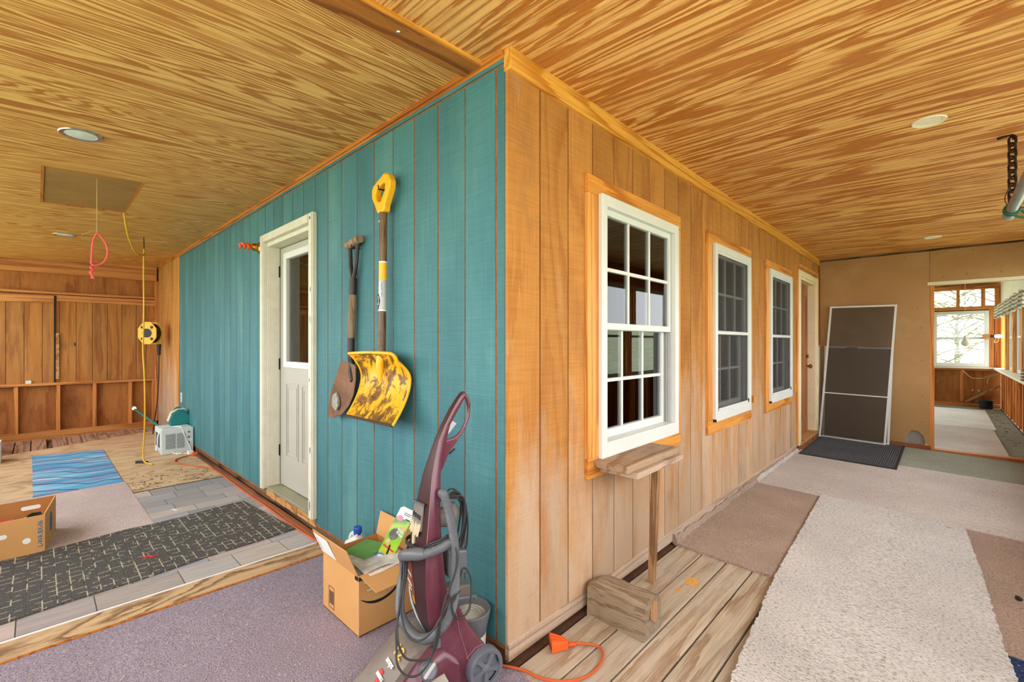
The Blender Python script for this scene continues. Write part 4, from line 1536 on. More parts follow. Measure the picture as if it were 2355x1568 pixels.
ps = thing('pull_cord', 'thin pull string ending in a knotted pink cord loop below the hatch', 'cord', (-2.895, -0.995, hz - 0.006))
L_ = 0.0
b = MB()
b.tube([(0, 0, 0.004), (0.002, 0, -0.22), (0.0, 0.0, -0.365)], 0.0022, 6)
b.tube([(0, 0, -0.345), (0.012, -0.02, -0.352), (0.02, -0.075, -0.39)], 0.002, 6)
b.lathe([(0, 0.006), (0.007, 0), (0, -0.006)], 8, Matrix.Translation((0, 0, -0.352)))
b.build('string', M['string'], ps, smooth=True)
b = MB()
b.tube(smoothpath([(0, 0, -0.365), (0.004, -0.018, -0.42), (0.004, -0.025, -0.50), (0.003, -0.024, -0.575), (0.0, 0.01, -0.575), (0, 0.04, -0.545), (0, 0.055, -0.49), (0, 0.045, -0.425), (0, 0.015, -0.375), (0, 0.0, -0.365)], 5), 0.0055, 7)
b.build('loop', M['pink_rope'], ps, smooth=True)
b = MB()
b.tube(smoothpath([(0.006, -0.03, -0.565), (-0.006, -0.018, -0.585), (0.008, -0.030, -0.60), (-0.004, -0.016, -0.615), (0.006, -0.03, -0.63), (0, -0.02, -0.65)], 5), 0.008, 7)
for k in range(6):
    b.tube([(0, -0.022, -0.645), (0.008 * cos(k), -0.022 + 0.010 * sin(k * 1.7), -0.672)], 0.002, 5)
b.build('knot', M['pink_rope'], ps, smooth=True)

yc = thing('extension_cord', 'yellow extension cord drooping from the attic hatch down to the plywood floor', 'cord', (-4.90, -0.487, 0.0))
b = MB()
base = Vector((-4.90, -0.487, 0))
pts = [(-3.875, -0.755, 2.395), (-3.93, -0.745, 2.35), (-4.12, -0.70, 2.23), (-4.42, -0.62, 2.15), (-4.70, -0.54, 2.16), (-4.86, -0.497, 2.20), (-4.905, -0.487, 2.26), (-4.915, -0.489, 2.22), (-4.905, -0.492, 2.05), (-4.895, -0.492, 1.6), (-4.90, -0.498, 1.2), (-4.885, -0.488, 0.9), (-4.88, -0.485, 0.55), (-4.885, -0.49, 0.3), (-4.88, -0.50, 0.12), (-4.83, -0.50, 0.03), (-4.74, -0.475, 0.014), (-4.67, -0.45, 0.013)]
b.tube(smoothpath([Vector(p) - base for p in pts], 6), 0.0075, 8)
b.build('cable', M['yellow_cord'], yc, smooth=True)
b = MB()
b.tube([(-0.045, 0.0, 2.402), (-0.025, 0.0, 2.33), (-0.008, 0.0, 2.262), (0.01, 0.005, 2.25)], 0.004, 6)
b.build('hook', M['chain_iron'], yc, smooth=True)
b = MB()
b.loft([[(0.015, -0.03 + d, 0.006), (0.015, 0.01 + d, 0.006), (0.015, 0.005 + d, 0.03), (0.015, -0.025 + d, 0.03)] if i else [(0.08, -0.02, 0.006), (0.08, 0.03, 0.006), (0.08, 0.02, 0.026), (0.08, -0.01, 0.026)] for i, d in ((0, 0), (1, -0.05))])
b.build('plug', M['black_rubber'], yc, bevel=0.003)

def downlight(x, y, zfun, label, silver, r=0.078):
    z = zfun(x, y)
    t = thing('ceiling_light', label, 'light', (x, y, z), group=None)
    sl = math.atan(0.045) if silver else 0
    t.rotation_euler = (sl, 0 if silver else math.atan(0.013), 0)
    b = MB()
    b.lathe([(r * 0.72, 0.004), (r * 0.78, -0.003), (r, -0.006), (r + 0.004, -0.001), (r + 0.002, 0.003)], 32, cap=False)
    b.build('trim_ring', M['chrome'] if silver else M['light_white'], t, smooth=True)
    b = MB()
    b.lathe([(r * 0.78, -0.002), (r * 0.7, -0.003), (r * 0.4, -0.006), (0, -0.008)] if silver else [(r * 0.74, -0.0015), (r * 0.62, -0.001), (r * 0.3, -0.001), (0, -0.001)], 32, cap=False)
    b.build('bulb', M['ac_white'] if silver else M['light_white'], t, smooth=True)
    return t


downlight(-2.075, -1.112, zl, 'recessed ceiling light with silver ring above the attic hatch side', True, 0.085)
downlight(-5.25, -1.078, zl, 'small distant recessed light in the left ceiling near the boarded wall', True, 0.085)
downlight(1.187, 1.885, zr, 'large cream recessed ceiling light nearest on the right ceiling', False, 0.066)
downlight(1.165, 5.37, zr, 'distant cream recessed ceiling light near the end wall', False, 0.07)

# ================================================================ LEFT PORCH THINGS
wlp = thing('wall_lamp', 'brass wall lamp with orange spiral bulb beside the white door', 'lamp', (-2.815, -0.004, 2.045))
b = MB()
R90 = Matrix.Rotation(pi / 2, 4, 'X')
b.lathe([(0, 0), (0.052, 0), (0.055, 0.008), (0.045, 0.02), (0.03, 0.03), (0.032, 0.05), (0.026, 0.07), (0, 0.07)], 24, R90)
b.build('base', M['brass'], wlp, smooth=True)
b = MB()
sp = [Vector((0.017 * cos(t * 0.55), -0.07 - t * 0.0026, 0.017 * sin(t * 0.55))) for t in range(36)]
b.tube(sp, 0.011, 8)
b.tube([(0, -0.06, 0), (0, -0.09, 0)], 0.014, 10)
b.build('bulb', plain('orange_glass_bulb', rgb(240, 92, 24), 0.25), wlp, smooth=True)

# --- orange cord along the teal wall foot
oc = thing('extension_cord', 'orange extension cord running along the foot of the teal wall from the air conditioner plug', 'cord', (-3.5, -0.1, 0.0))
b = MB()
pts = [(-4.83, -0.06, 0.02), (-4.84, -0.12, 0.014), (-4.77, -0.22, 0.012), (-4.66, -0.265, 0.012), (-4.53, -0.258, 0.012), (-4.3, -0.165, 0.012), (-4.1, -0.09, 0.012), (-3.9, -0.06, 0.012), (-3.35, -0.065, 0.014), (-2.9, -0.068, 0.012), (-2.5, -0.062, 0.013), (-2.1, -0.068, 0.012), (-1.8, -0.06, 0.013), (-1.5, -0.055, 0.02)]
b.tube(smoothpath([Vector(p) - Vector((-3.5, -0.1, 0)) for p in pts], 6), 0.006, 8)
b.build('cable', M['orange_cord'], oc, smooth=True)
b = MB()
b.box(-1.365, -1.30, 0.02, 0.07, 0.006, 0.04)
b.build('socket', M['orange'], oc, bevel=0.006)

# --- window air conditioner on the floor
ac = thing('air_conditioner', 'white window air conditioner standing on the plywood by the teal wall', 'air conditioner', (-5.33, -0.16, 0.006))
AX, AY, AH = 0.20, 0.148, 0.278
b = MB()
b.box(-AX, AX - 0.02, -AY, AY, 0.0, AH)
b.build('case', M['ac_white'], ac, bevel=0.006)
b = MB()
b.box(AX - 0.02, AX + 0.012, -AY - 0.004, AY + 0.004, -0.003, AH + 0.003)
fp = b.build('front_panel', M['ac_white'], ac, bevel=0.008)
for y0, y1 in ((-0.112, -0.02), (-0.008, 0.065)):
    b = MB()
    b.box(AX + 0.005, AX + 0.0135, y0, y1, 0.055, 0.225)
    g = b.build('grille_back', M['ac_dark'], fp)
    b = MB()
    for k in range(15):
        z = 0.06 + k * 0.0113
        b.box(AX + 0.0125, AX + 0.019, y0, y1, z, z + 0.0052)
    b.build('slats', M['ac_white'], fp)
for z in (0.228, 0.168, 0.108):
    b = MB()
    b.lathe([(0, 0), (0.012, 0), (0.010, 0.012), (0, 0.012)], 12, Matrix.Translation((AX + 0.012, 0.105, z)) @ Matrix.Rotation(pi / 2, 4, 'Y'))
    b.build('knob', M['dust_gray'], fp)
b = MB()
b.box(AX + 0.0115, AX + 0.013, 0.088, 0.135, 0.10, 0.16)
b.build('sticker', M['white'], fp)
b = MB()
for k in range(12):
    b.box(-0.15 + k * 0.022, -0.14 + k * 0.022, -AY - 0.0015, -AY + 0.002, 0.06, 0.22)
b.build('side_vent', M['ac_dark'], ac)
b = MB()
b.tube(smoothpath([(-0.12, -0.155, 0.02), (0.0, -0.166, 0.02), (0.13, -0.172, 0.05), (0.17, -0.18, 0.12), (0.16, -0.172, 0.22), (0.12, -0.12, 0.29), (0.10, -0.03, 0.288), (0.13, 0.03, 0.287), (0.20, 0.045, 0.27), (0.225, 0.06, 0.20), (0.222, 0.09, 0.12), (0.225, 0.115, 0.06), (0.23, 0.12, 0.01)], 6), 0.006, 8)
b.tube(smoothpath([(0.225, -0.05, 0.02), (0.27, -0.04, 0.008), (0.30, 0.0, 0.008), (0.34, 0.05, 0.008), (0.38, 0.08, 0.012)], 6), 0.006, 8)
b.build('power_cord', M['white_cord'], ac, smooth=True)
b = MB()
b.box(0.37, 0.45, 0.055, 0.11, 0.003, 0.045)
b.build('plug', M['white_cord'], ac, bevel=0.008)
b = MB()
b.box(0.275, 0.335, -0.03, 0.02, 0.0, 0.018)
b.build('reset_box', M['white_cord'], ac, bevel=0.006)

# teal jug-like case on top of the air conditioner
tj = thing('tool_case', 'teal plastic case with a pale label strip on the air conditioner', 'case', (-5.44, -0.12, 0.287))
b = MB()
prof = [(-0.10, 0), (0.10, 0), (0.104, 0.09), (0.08, 0.14), (0.03, 0.175), (-0.02, 0.175), (-0.07, 0.14), (-0.10, 0.08)]
b.prism(prof, lambda u, v, d: (d, u + 0.03, v), -0.06, 0.06)
b.build('body', M['teal_plastic'], tj, bevel=0.012)
b = MB()
b.prism([(-0.105, 0.05), (-0.075, 0.14), (-0.02, 0.178), (0.05, 0.178), (0.055, 0.19), (-0.025, 0.192), (-0.085, 0.15), (-0.118, 0.05)], lambda u, v, d: (d, u + 0.03, v), -0.03, 0.055)
b.build('label_strip', plain('crumpled_label', rgb(206, 196, 176), 0.7, var=0.25, scale=40), tj, bevel=0.004)
b = MB()
b.tube(smoothpath([(0.0, -0.02, 0.172), (0, 0.0, 0.20), (0, 0.03, 0.20), (0, 0.05, 0.172)], 5), 0.009, 8)
b.build('handle', M['teal_plastic'], tj, smooth=True)

# teal stick leaning towards a stud
p0, p1 = Vector((-5.62, -0.25, 0.25)), Vector((-7.26, -0.30, 0.31))
st = thing('stick', 'teal rod with a bright white tip leaning from the air conditioner to a stud', 'rod', tuple(p0))
b = MB()
d = p1 - p0
b.tube([Vector((0.2, 0, 0)) , d * 0.97], 0.014, 10)
b.build('rod', M['teal_plastic'], st, smooth=True)
b = MB()
b.lathe([(0, -0.02), (0.022, -0.01), (0.026, 0.01), (0.016, 0.03), (0, 0.035)], 12, Matrix.Translation(d))
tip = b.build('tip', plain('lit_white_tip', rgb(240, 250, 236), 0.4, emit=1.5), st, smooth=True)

# cord reel hanging on the bare boards
cr_ = thing('cord_reel', 'yellow and black cord reel hanging on the bare wall boards', 'reel', (-6.62, -0.15, 1.40))
cr_.rotation_euler = (0, 0, radians(44))
Ry = Matrix.Rotation(radians(90), 4, 'X')
for nm, dy in (('flange', -0.02), ('flange', -0.13)):
    b = MB()
    oct_ = [(0.135 * cos(radians(22.5 + 45 * k)), 0.165 * sin(radians(22.5 + 45 * k))) for k in range(8)]
    b.prism(oct_, lambda u, v, dd: (u, dd, v), dy - 0.012, dy)
    b.build(nm, M['yellow_cord'], cr_, bevel=0.006)
b = MB()
b.lathe([(0, -0.144), (0.055, -0.144), (0.06, -0.150), (0, -0.152)], 20, Matrix.Rotation(-pi / 2, 4, 'X') @ Matrix.Scale(-1, 4, (0, 0, 1)))
b.v = [(x, -abs(y), z) for x, y, z in b.v]
b.build('hub', M['black_rubber'], cr_, smooth=True)
for k in range(4):
    a = radians(45 + 90 * k)
    b = MB()
    b.lathe([(0, 0), (0.02, 0), (0.02, 0.003), (0, 0.003)], 10, Matrix.Translation((0.09 * cos(a), -0.142, 0.11 * sin(a))) @ Matrix.Rotation(pi / 2, 4, 'X'))
    b.build('opening', M['black_rubber'], cr_)
b = MB()
for k in range(5):
    b.tube([(0.10 * cos(2 * pi * j / 20), -0.042 - k * 0.02, 0.12 * sin(2 * pi * j / 20)) for j in range(20)], 0.011, 6, closed=True)
b.build('wound_cord', M['black_rubber'], cr_, smooth=True)
b = MB()
b.tube([(0.09, -0.05, -0.15), (0.09, -0.05, -0.30)], [0.026, 0.018], 8)
b.tube(smoothpath([(0.09, -0.05, -0.29), (0.085, -0.05, -0.6), (0.05, -0.03, -0.95), (0.02, -0.03, -1.15), (0.0, -0.04, -1.38)], 6), 0.007, 7)
b.build('hanging_cord', M['black_rubber'], cr_, smooth=True)
b = MB()
b.tube(smoothpath([(0.0, -0.0, 0.20), (0.0, -0.05, 0.20), (0.0, -0.08, 0.16)], 4), 0.006, 6)
b.build('hook', M['chrome'], cr_, smooth=True)

ot = thing('outlet', 'white wall outlet low on the teal wall above the air conditioner', 'outlet', (-5.79, -0.001, 0.572))
b = MB()
b.box(-0.038, 0.038, -0.007, 0.0, -0.06, 0.06)
b.build('cover_plate', M['white_paint'], ot, bevel=0.003)
for z in (-0.028, 0.028):
    b = MB()
    b.box(-0.015, 0.015, -0.009, -0.006, z - 0.016, z + 0.016)
    b.build('socket', M['light_gray'], ot, bevel=0.002)

# open cardboard crate at the left edge
cb = thing('cardboard_box', 'open cardboard crate with hand holes and blue lettering at the left edge', 'box', (-2.68, -1.24, 0.011))
# local: x away from camera is negative, y to the left is negative
cw_, cl_, chh = 0.42, 0.62, 0.222
th = 0.006


def holed(bmb, plane, u0, u1, z0, z1, holes_, d0, d1, mi=0):
    for p in pieces(u0, u1, z0, z1, holes_):
        if plane == 'x':
            bmb.box(d0, d1, p[0], p[1], p[2], p[3], mi)
        else:
            bmb.box(p[0], p[1], d0, d1, p[2], p[3], mi)


def slot_plate(name, cy0, cz0, w, hgt, x, mat, parent, n=20):
    pl = [(cy0 + (w / 2 - hgt / 2) * (1 if cos(a) > 0 else -1) + hgt / 2 * cos(a), cz0 + hgt / 2 * sin(a)) for a in [2 * pi * k / n for k in range(n)]]
    bb = MB()
    bb.prism(pl, lambda u, v, d: (d, u, v), x, x + 0.0012)
    return bb.build(name, mat, parent)


def side_quads(b, pts, z0, z1, top=None):
    """thin walled carton side between two floor points with flared top"""
    (ax_, ay_), (bx_, by_) = pts
    (tax, tay), (tbx, tby) = top or pts
    dn = Vector((by_ - ay_, -(bx_ - ax_), 0)).normalized() * th
    lo = [(ax_, ay_, z0), (bx_, by_, z0), (bx_ - dn.x, by_ - dn.y, z0), (ax_ - dn.x, ay_ - dn.y, z0)]
    hi = [(tax, tay, z1), (tbx, tby, z1), (tbx - dn.x, tby - dn.y, z1), (tax - dn.x, tay - dn.y, z1)]
    b.hexa(lo, hi)
    return b


b = MB()
side_quads(b, ((0, -cl_), (0, 0)), 0, chh)
b.build('front_side', M['cardboard'], cb)
b = MB()
side_quads(b, ((0, 0), (-cw_, 0.055)), 0, chh + 0.004)
b.build('right_side', M['cardboard'], cb)
b = MB()
side_quads(b, ((-cw_, 0.055), (-cw_, -cl_)), 0, chh + 0.006)
bs_ = b.build('back_side', M['cardboard_dark'], cb)
b = MB()
side_quads(b, ((-cw_, -cl_), (0, -cl_)), 0, chh)
b.build('left_side', M['cardboard'], cb)
b = MB()
b.box(-cw_, -0.004, -cl_, 0.0, 0.0, 0.004)
b.build('bottom', M['cardboard_dark'], cb)
slot_plate('hand_hole', -0.06, 0.175, 0.09, 0.026, -cw_ + th + 0.0005, M['white'], cb)
slot_plate('hand_hole', -0.19, 0.135, 0.075, 0.026, 0.0002, M['white'], cb)
slot_plate('vent_hole', -0.075, 0.085, 0.034, 0.034, 0.0002, M['white'], cb)
oval = [(0.045 * cos(2 * pi * k / 20), 0.062 * sin(2 * pi * k / 20)) for k in range(20)]
b = MB()
rn = Vector((0.055, cw_, 0)).normalized()
b.prism(oval, lambda u, v, d: (-cw_ * 0.52 + u * 0.99, 0.055 * 0.52 + d - u * 0.13, 0.115 + v), 0.0006, 0.0016)
b.build('printed_oval', M['print_blue'], cb)
text('printed_lettering', 'L-WA BX-06', 0.03, M['print_blue'], cb, frame_m((0.0012, -0.018, 0.112), (0, 0, 1), (0, -1, 0)), width=0.155, bold=0.0006)
rr = random.Random(21)
for k, (lx, ly, lz, s, m, nm, lab) in enumerate([(-0.10, -0.34, 0.15, 0.07, 'green', 'packet', 'green packet in the left cardboard crate'), (-0.08, -0.19, 0.155, 0.065, 'red', 'packet', 'red packet in the left cardboard crate beside the green one'), (-0.14, -0.06, 0.150, 0.055, 'black', 'bag', 'crumpled dark foil bag in the left cardboard crate')]):
    b = MB()
    rings = []
    for i in range(7):
        t = i / 6
        rad = s * (0.25 + 0.75 * sin(pi * min(0.96, t * 0.9 + 0.08)))
        rings.append([((rad * 0.55) * cos(a) * (1 + 0.2 * rr.random()), (t - 0.5) * 2 * s, (0.035 + rad * 0.2) * sin(a) * (1 + 0.4 * rr.random())) for a in [2 * pi * j / 10 for j in range(10)]])
    b.loft(rings)
    o = b.build(nm, M[m] if m != 'black' else plain('dark_foil', rgb(60, 64, 66), 0.25, 0.7, var=0.4, scale=30), smooth=True)
    o.location = (-2.68 + lx, -1.24 + ly, 0.011 + lz)
    o.rotation_euler = (0.1 * k, 0.25, 0.3 * k)
    tag(o, lab, nm)

# white printed box at the far left edge
wbx = thing('box', 'white printed box at the left edge near the boarded wall', 'box', (-5.95, -1.66, 0.005))
b = MB()
b.box(-0.20, 0.06, -0.20, 0.125, 0.0, 0.215)
b.build('carton', M['ac_white'], wbx, bevel=0.003)
b = MB()
dmd = [(0.0, 0.028), (0.03, 0.0), (0.0, -0.028), (-0.03, 0.0)]
b.prism(dmd, lambda u, v, d: (0.0604 + d, u + 0.045, v + 0.12), 0, 0.001)
dm_ = b.build('printed_diamond', M['black'], wbx)
b = MB()
b.prism([(u * 0.75, v * 0.75) for u, v in dmd], lambda u, v, d: (0.0612 + d, u + 0.045, v + 0.12), 0, 0.001)
b.build('diamond_inside', M['ac_white'], wbx)
b = MB()
b.box(0.06, 0.0612, -0.02, 0.09, 0.04, 0.047)
b.build('printed_line', M['black'], wbx)
cbf = thing('cardboard_box', 'small brown carton behind the white printed box', 'box', (-6.6, -1.80, 0.0))
b = MB()
b.box(-0.2, 0.12, -0.25, 0.13, 0.0, 0.36)
b.build('carton', M['cardboard_dark'], cbf, bevel=0.004)
b = MB()
b.hexa([(-0.2, 0.13, 0.355), (0.12, 0.13, 0.355), (0.12, 0.22, 0.25), (-0.2, 0.22, 0.25)], [(-0.2, 0.13, 0.36), (0.12, 0.13, 0.36), (0.12, 0.225, 0.254), (-0.2, 0.225, 0.254)])
b.build('flap', M['cardboard_dark'], cbf)

# ================================================================ SHOVELS ON THE TEAL WALL
sp_ = thing('spade', 'old rusty garden spade with wooden D-handle hanging on the teal wall', 'shovel', (-1.21, -0.03, 0.9))
b = MB()
b.tube(smoothpath([(0.005, 0.0, 0.93), (0.03, 0, 0.945), (0.055, 0, 0.96)], 3), 0.0, 6)
b = MB()
for sx in (-1, 1):
    b.tube(smoothpath([(0.012, 0, 0.72), (0.012 + sx * 0.026, 0, 0.79), (0.015 + sx * 0.036, 0, 0.85), (0.018 + sx * 0.045, 0, 0.93)], 5), [0.012] * 16, 8)
b.tube([(0.005, 0, 0.62), (0.011, 0, 0.735)], 0.021, 10)
b.build('handle_fork', M['black_steel'], sp_, smooth=True)
b = MB()
b.tube([(-0.052, 0, 0.928), (0.092, 0, 0.948)], [0.024, 0.024], 10)
b.build('grip', M['handle_wood'], sp_, smooth=True)
b = MB()
b.tube([(-0.012, 0, 0.395), (0.008, 0, 0.64)], 0.0215, 12)
b.build('shaft', M['handle_wood'], sp_, smooth=True)
b = MB()
b.tube(smoothpath([(-0.012, 0, 0.41), (-0.014, 0.0, 0.30), (-0.008, 0.0, 0.24), (0.01, -0.01, 0.19), (0.03, -0.012, 0.15)], 5), [0.020] * 8 + [0.017] * 8 + [0.016] * 5, 10)
b.build('socket', M['black_steel'], sp_, smooth=True)
b = MB()
# dished pointed blade, hanging to the lower left
ctr = [(0.03, 0.20), (-0.01, 0.10), (-0.075, 0.02), (-0.145, -0.06), (-0.20, -0.105)]
rows = []
outl = [(-0.070, 0.262, 0.098, 0.235), (-0.115, 0.205, 0.098, 0.155), (-0.165, 0.13, 0.075, 0.075), (-0.21, 0.05, 0.02, 0.01), (-0.232, -0.01, -0.06, -0.045), (-0.238, -0.045, -0.12, -0.062), (-0.232, -0.072, -0.165, -0.075), (-0.22, -0.082, -0.195, -0.083)]
for (xa, za, xb, zb_) in outl:
    r_ = []
    for k in range(7):
        t = k / 6
        dish = 0.020 * (1 - (2 * t - 1) ** 2)
        r_.append((xa + (xb - xa) * t, -0.028 + dish - 0.004, za + (zb_ - za) * t))
    rows.append(r_)
rings = []
for r_ in rows:
    rings.append(r_ + [(x, y + 0.004, z) for x, y, z in reversed(r_)])
b.loft(rings)
blade = b.build('blade', M['rust_steel'], sp_, smooth=True)
b = MB()
rr = random.Random(4)
pl = [(0.042 * (0.8 + 0.4 * rr.random()) * cos(2 * pi * k / 14), 0.05 * (0.8 + 0.4 * rr.random()) * sin(2 * pi * k / 14)) for k in range(14)]
b.prism(pl, lambda u, v, d: (-0.155 + u, -0.024 - d * (1 - (u * u + v * v) / 0.004), 0.02 + v), -0.01, 0.012)
b.build('mortar_lump', M['concrete'], blade)
b = MB()
b.tube([(0.03, 0.028, 0.905), (0.03, -0.02, 0.90), (0.03, -0.022, 0.92)], 0.004, 6)
b.build('nail', M['chain_iron'], sp_)

ss = thing('snow_shovel', 'yellow plastic snow shovel with muddy scoop hanging on the teal wall', 'shovel', (-0.85, -0.05, 0.85))
# D grip
b = MB()
OUT = [(-0.075, 1.26), (-0.06, 1.225), (-0.062, 1.19)]
dpoly_o = [(-0.018, 1.08), (0.045, 1.08), (0.052, 1.11), (0.098, 1.185), (0.105, 1.225), (0.082, 1.262), (0.045, 1.268), (-0.055, 1.232), (-0.074, 1.21), (-0.072, 1.165), (-0.035, 1.11)]
dpoly_i = [(0.012, 1.135), (0.052, 1.185), (0.056, 1.215), (0.040, 1.225), (-0.028, 1.203), (-0.036, 1.185), (-0.024, 1.145)]
b.prism(dpoly_o, lambda u, v, d: (u, d, v), -0.02, 0.02)
grip = b.build('d_grip', M['yellow'], ss)
cut = MB()
cut.prism(dpoly_i, lambda u, v, d: (u, d, v), -0.05, 0.05)
cu = cut.mesh('cutter')
cobj = bpy.data.objects.new('cutter', cu)
COL.objects.link(cobj)
cobj.parent = ss
bo = grip.modifiers.new('hole', 'BOOLEAN')
bo.object = cobj
bo.operation = 'DIFFERENCE'
bo.solver = 'EXACT'
bpy.context.view_layer.update()
gm = bpy.data.meshes.new_from_object(grip.evaluated_get(bpy.context.evaluated_depsgraph_get()))
grip.modifiers.clear()
grip.data = gm
gm.materials.clear()
gm.materials.append(M['yellow'])
bpy.data.objects.remove(cobj)
bv = grip.modifiers.new('bevel', 'BEVEL')
bv.width, bv.segments, bv.limit_method = 0.008, 3, 'ANGLE'
b = MB()
for k in range(11):
    t = k / 10
    x, z = -0.045 + t * 0.085, 1.222 + t * 0.034
    b.tube([(x + 0.019 * sin(a) * 0.35, -0.0205 * cos(a), z + 0.0195 * sin(a)) for a in [2 * pi * j / 12 for j in range(12)]], 0.0028, 5, closed=True)
b.build('grip_ribs', M['yellow'], grip, smooth=True)
b = MB()
b.tube([(-0.005, 0, 0.30), (0.012, 0, 1.095)], 0.0195, 14)
shaft = b.build('shaft', M['shaft_brown'], ss, smooth=True)
b = MB()
for z0, z1, mi in ((0.585, 0.735, 1), (0.735, 0.825, 2), (0.578, 0.585, 0), (0.825, 0.832, 0)):
    x0 = -0.005 + (z0 - 0.30) * 0.0214
    x1 = -0.005 + (z1 - 0.30) * 0.0214
    rings = []
    for x, z in ((x0, z0), (x1, z1)):
        rings.append([(x + 0.0202 * cos(a), 0.0202 * sin(a), z) for a in [2 * pi * j / 18 for j in range(18)]])
    b.loft(rings, True, mi)
stk = b.build('sticker', [M['white'], M['light_gray'], M['yellow']], shaft, smooth=True)
text('sticker_lettering', 'alpine', 0.032, M['white'], stk, frame_m((0.012, -0.0212, 0.69), (0, 0, 1), (-1, 0, 0)), width=0.072, bold=0.0008)
b = MB()
b.prism([(0.0, 0.045), (0.014, 0.0), (0.0, -0.045), (-0.014, 0.0)], lambda u, v, d: (-0.002 + u, d, 0.63 + v), -0.0212, -0.0204)
b.build('sticker_diamond', M['black'], stk)
text('sticker_lettering', 'Garant', 0.014, M['white'], stk, frame_m((-0.002, -0.0216, 0.63), (0, 0, 1), (-1, 0, 0)), width=0.045)
b = MB()
b.lathe([(0, 0), (0.006, 0), (0.006, 0.002), (0, 0.002)], 10, Matrix.Translation((0.006, -0.019, 1.035)) @ Matrix.Rotation(pi / 2, 4, 'X'))
b.build('shaft_screw', M['light_gray'], shaft)
# curved scoop: rows from the top edge down to the cutting edge
b = MB()
NR, NC = 15, 18
rows = []
for i in range(NR):
    t = i / (NR - 1)
    xl = -0.277 + 0.065 * t
    xr = 0.212 + 0.026 * t
    yt = 0.035 - 0.055 * (1 - t / 0.35) ** 2 if t < 0.35 else 0.035 - 0.122 * ((t - 0.35) / 0.65) ** 1.6
    r_ = []
    for k in range(NC):
        s = k / (NC - 1)
        u = 2 * s - 1
        side = -0.022 * abs(u) ** 5 * (1 - t)
        rib = -0.010 * max(0, cos((u - 0.5 * t) * 8.5)) * sin(pi * min(1, t * 1.05)) if abs(u) < 0.85 else 0
        spine = -0.026 * max(0, 1 - abs(u - 0.10 - 0.3 * t) * 6) * max(0, 1 - t * 1.8) ** 0.7
        zz = 0.358 - 0.328 * t + 0.008 * (1 - u * u) * (1 - t) - 0.035 * max(0, (s - 0.8) / 0.2) ** 2 * max(0, 1 - 3 * t)
        r_.append((xl + (xr - xl) * s, yt + side + rib + spine, zz))
    rows.append(r_)
rings = [r_ + [(x, y + 0.006, z) for x, y, z in reversed(r_)] for r_ in rows]
b.loft(rings)
sco = b.build('scoop', M['scoop'], ss, smooth=True)
b = MB()
b.tube([(x, y - 0.002, z) for x, y, z in rows[0]], 0.008, 6)
b.tube([(r_[-1][0], r_[-1][1], r_[-1][2]) for r_ in rows], 0.007, 6)
b.tube([(r_[0][0], r_[0][1], r_[0][2]) for r_ in rows], 0.005, 6)
b.build('rim', M['yellow'], sco, smooth=True)
b = MB()
b.tube([(x, y - 0.002, z) for x, y, z in rows[-1]], 0.007, 6)
b.build('wear_edge', plain('muddy_edge', rgb(74, 52, 34), 0.8), sco, smooth=True)
b = MB()
b.tube([(0.0, -0.012, 0.22), (-0.004, -0.012, 0.30), (-0.003, 0, 0.37)], [0.010, 0.022, 0.024], 10)
b.build('socket', M['yellow'], sco, smooth=True)
b = MB()
b.tube([(0.015, 0.048, 1.20), (0.015, -0.03, 1.195), (0.015, -0.032, 1.215)], 0.004, 6)
b.build('nail', M['chain_iron'], ss)
# ================================================================ CARDBOARD BOX AND ITS CONTENTS
bx = thing('cardboard_box', 'open cardboard box full of papers with a black smile arc, beside the carpet cleaner', 'box', (-0.579, -0.322, 0.002))
BW, BL, BH = 0.347, 0.285, 0.26
t = 0.005
b = MB()
b.box(-BW, 0, 0, t, 0, BH)
sA = b.build('side_panel', M['cardboard'], bx)
b = MB()
b.box(-t, 0, t, BL, 0, BH)
sB = b.build('side_panel', M['cardboard'], bx)
b = MB()
b.box(-BW, -BW + t, t, BL, 0, BH)
b.build('side_panel', M['cardboard_dark'], bx)
b = MB()
b.box(-BW + t, -t, BL - t, BL, 0, BH)
b.build('side_panel', M['cardboard_dark'], bx)
b = MB()
b.box(-BW, 0, 0, BL, -0.001, 0.003)
b.build('bottom', M['cardboard_dark'], bx)


def flap(p0, p1, d, name='flap', th_=0.004, mat='cardboard'):
    p0, p1, d = Vector(p0), Vector(p1), Vector(d)
    nrm = (p1 - p0).cross(d).normalized() * th_
    b = MB()
    b.hexa([p0, p1, p1 + d, p0 + d], [p0 + nrm, p1 + nrm, p1 + d + nrm, p0 + d + nrm])
    return b.build(name, M[mat], bx)


fa = flap((-BW + 0.002, 0.0, BH), (-0.004, 0.0, BH), (-0.012, -0.045, 0.118))
flap((-0.002, 0.006, BH), (-0.002, BL, BH), (0.105, 0.020, -0.040))
flap((-BW, BL, BH), (-0.004, BL, BH), (0.012, 0.018, 0.118))
flap((-BW + 0.004, BL, BH), (-BW + 0.004, 0.004, BH), (0.05, 0.0, -0.11), mat='cardboard_dark')
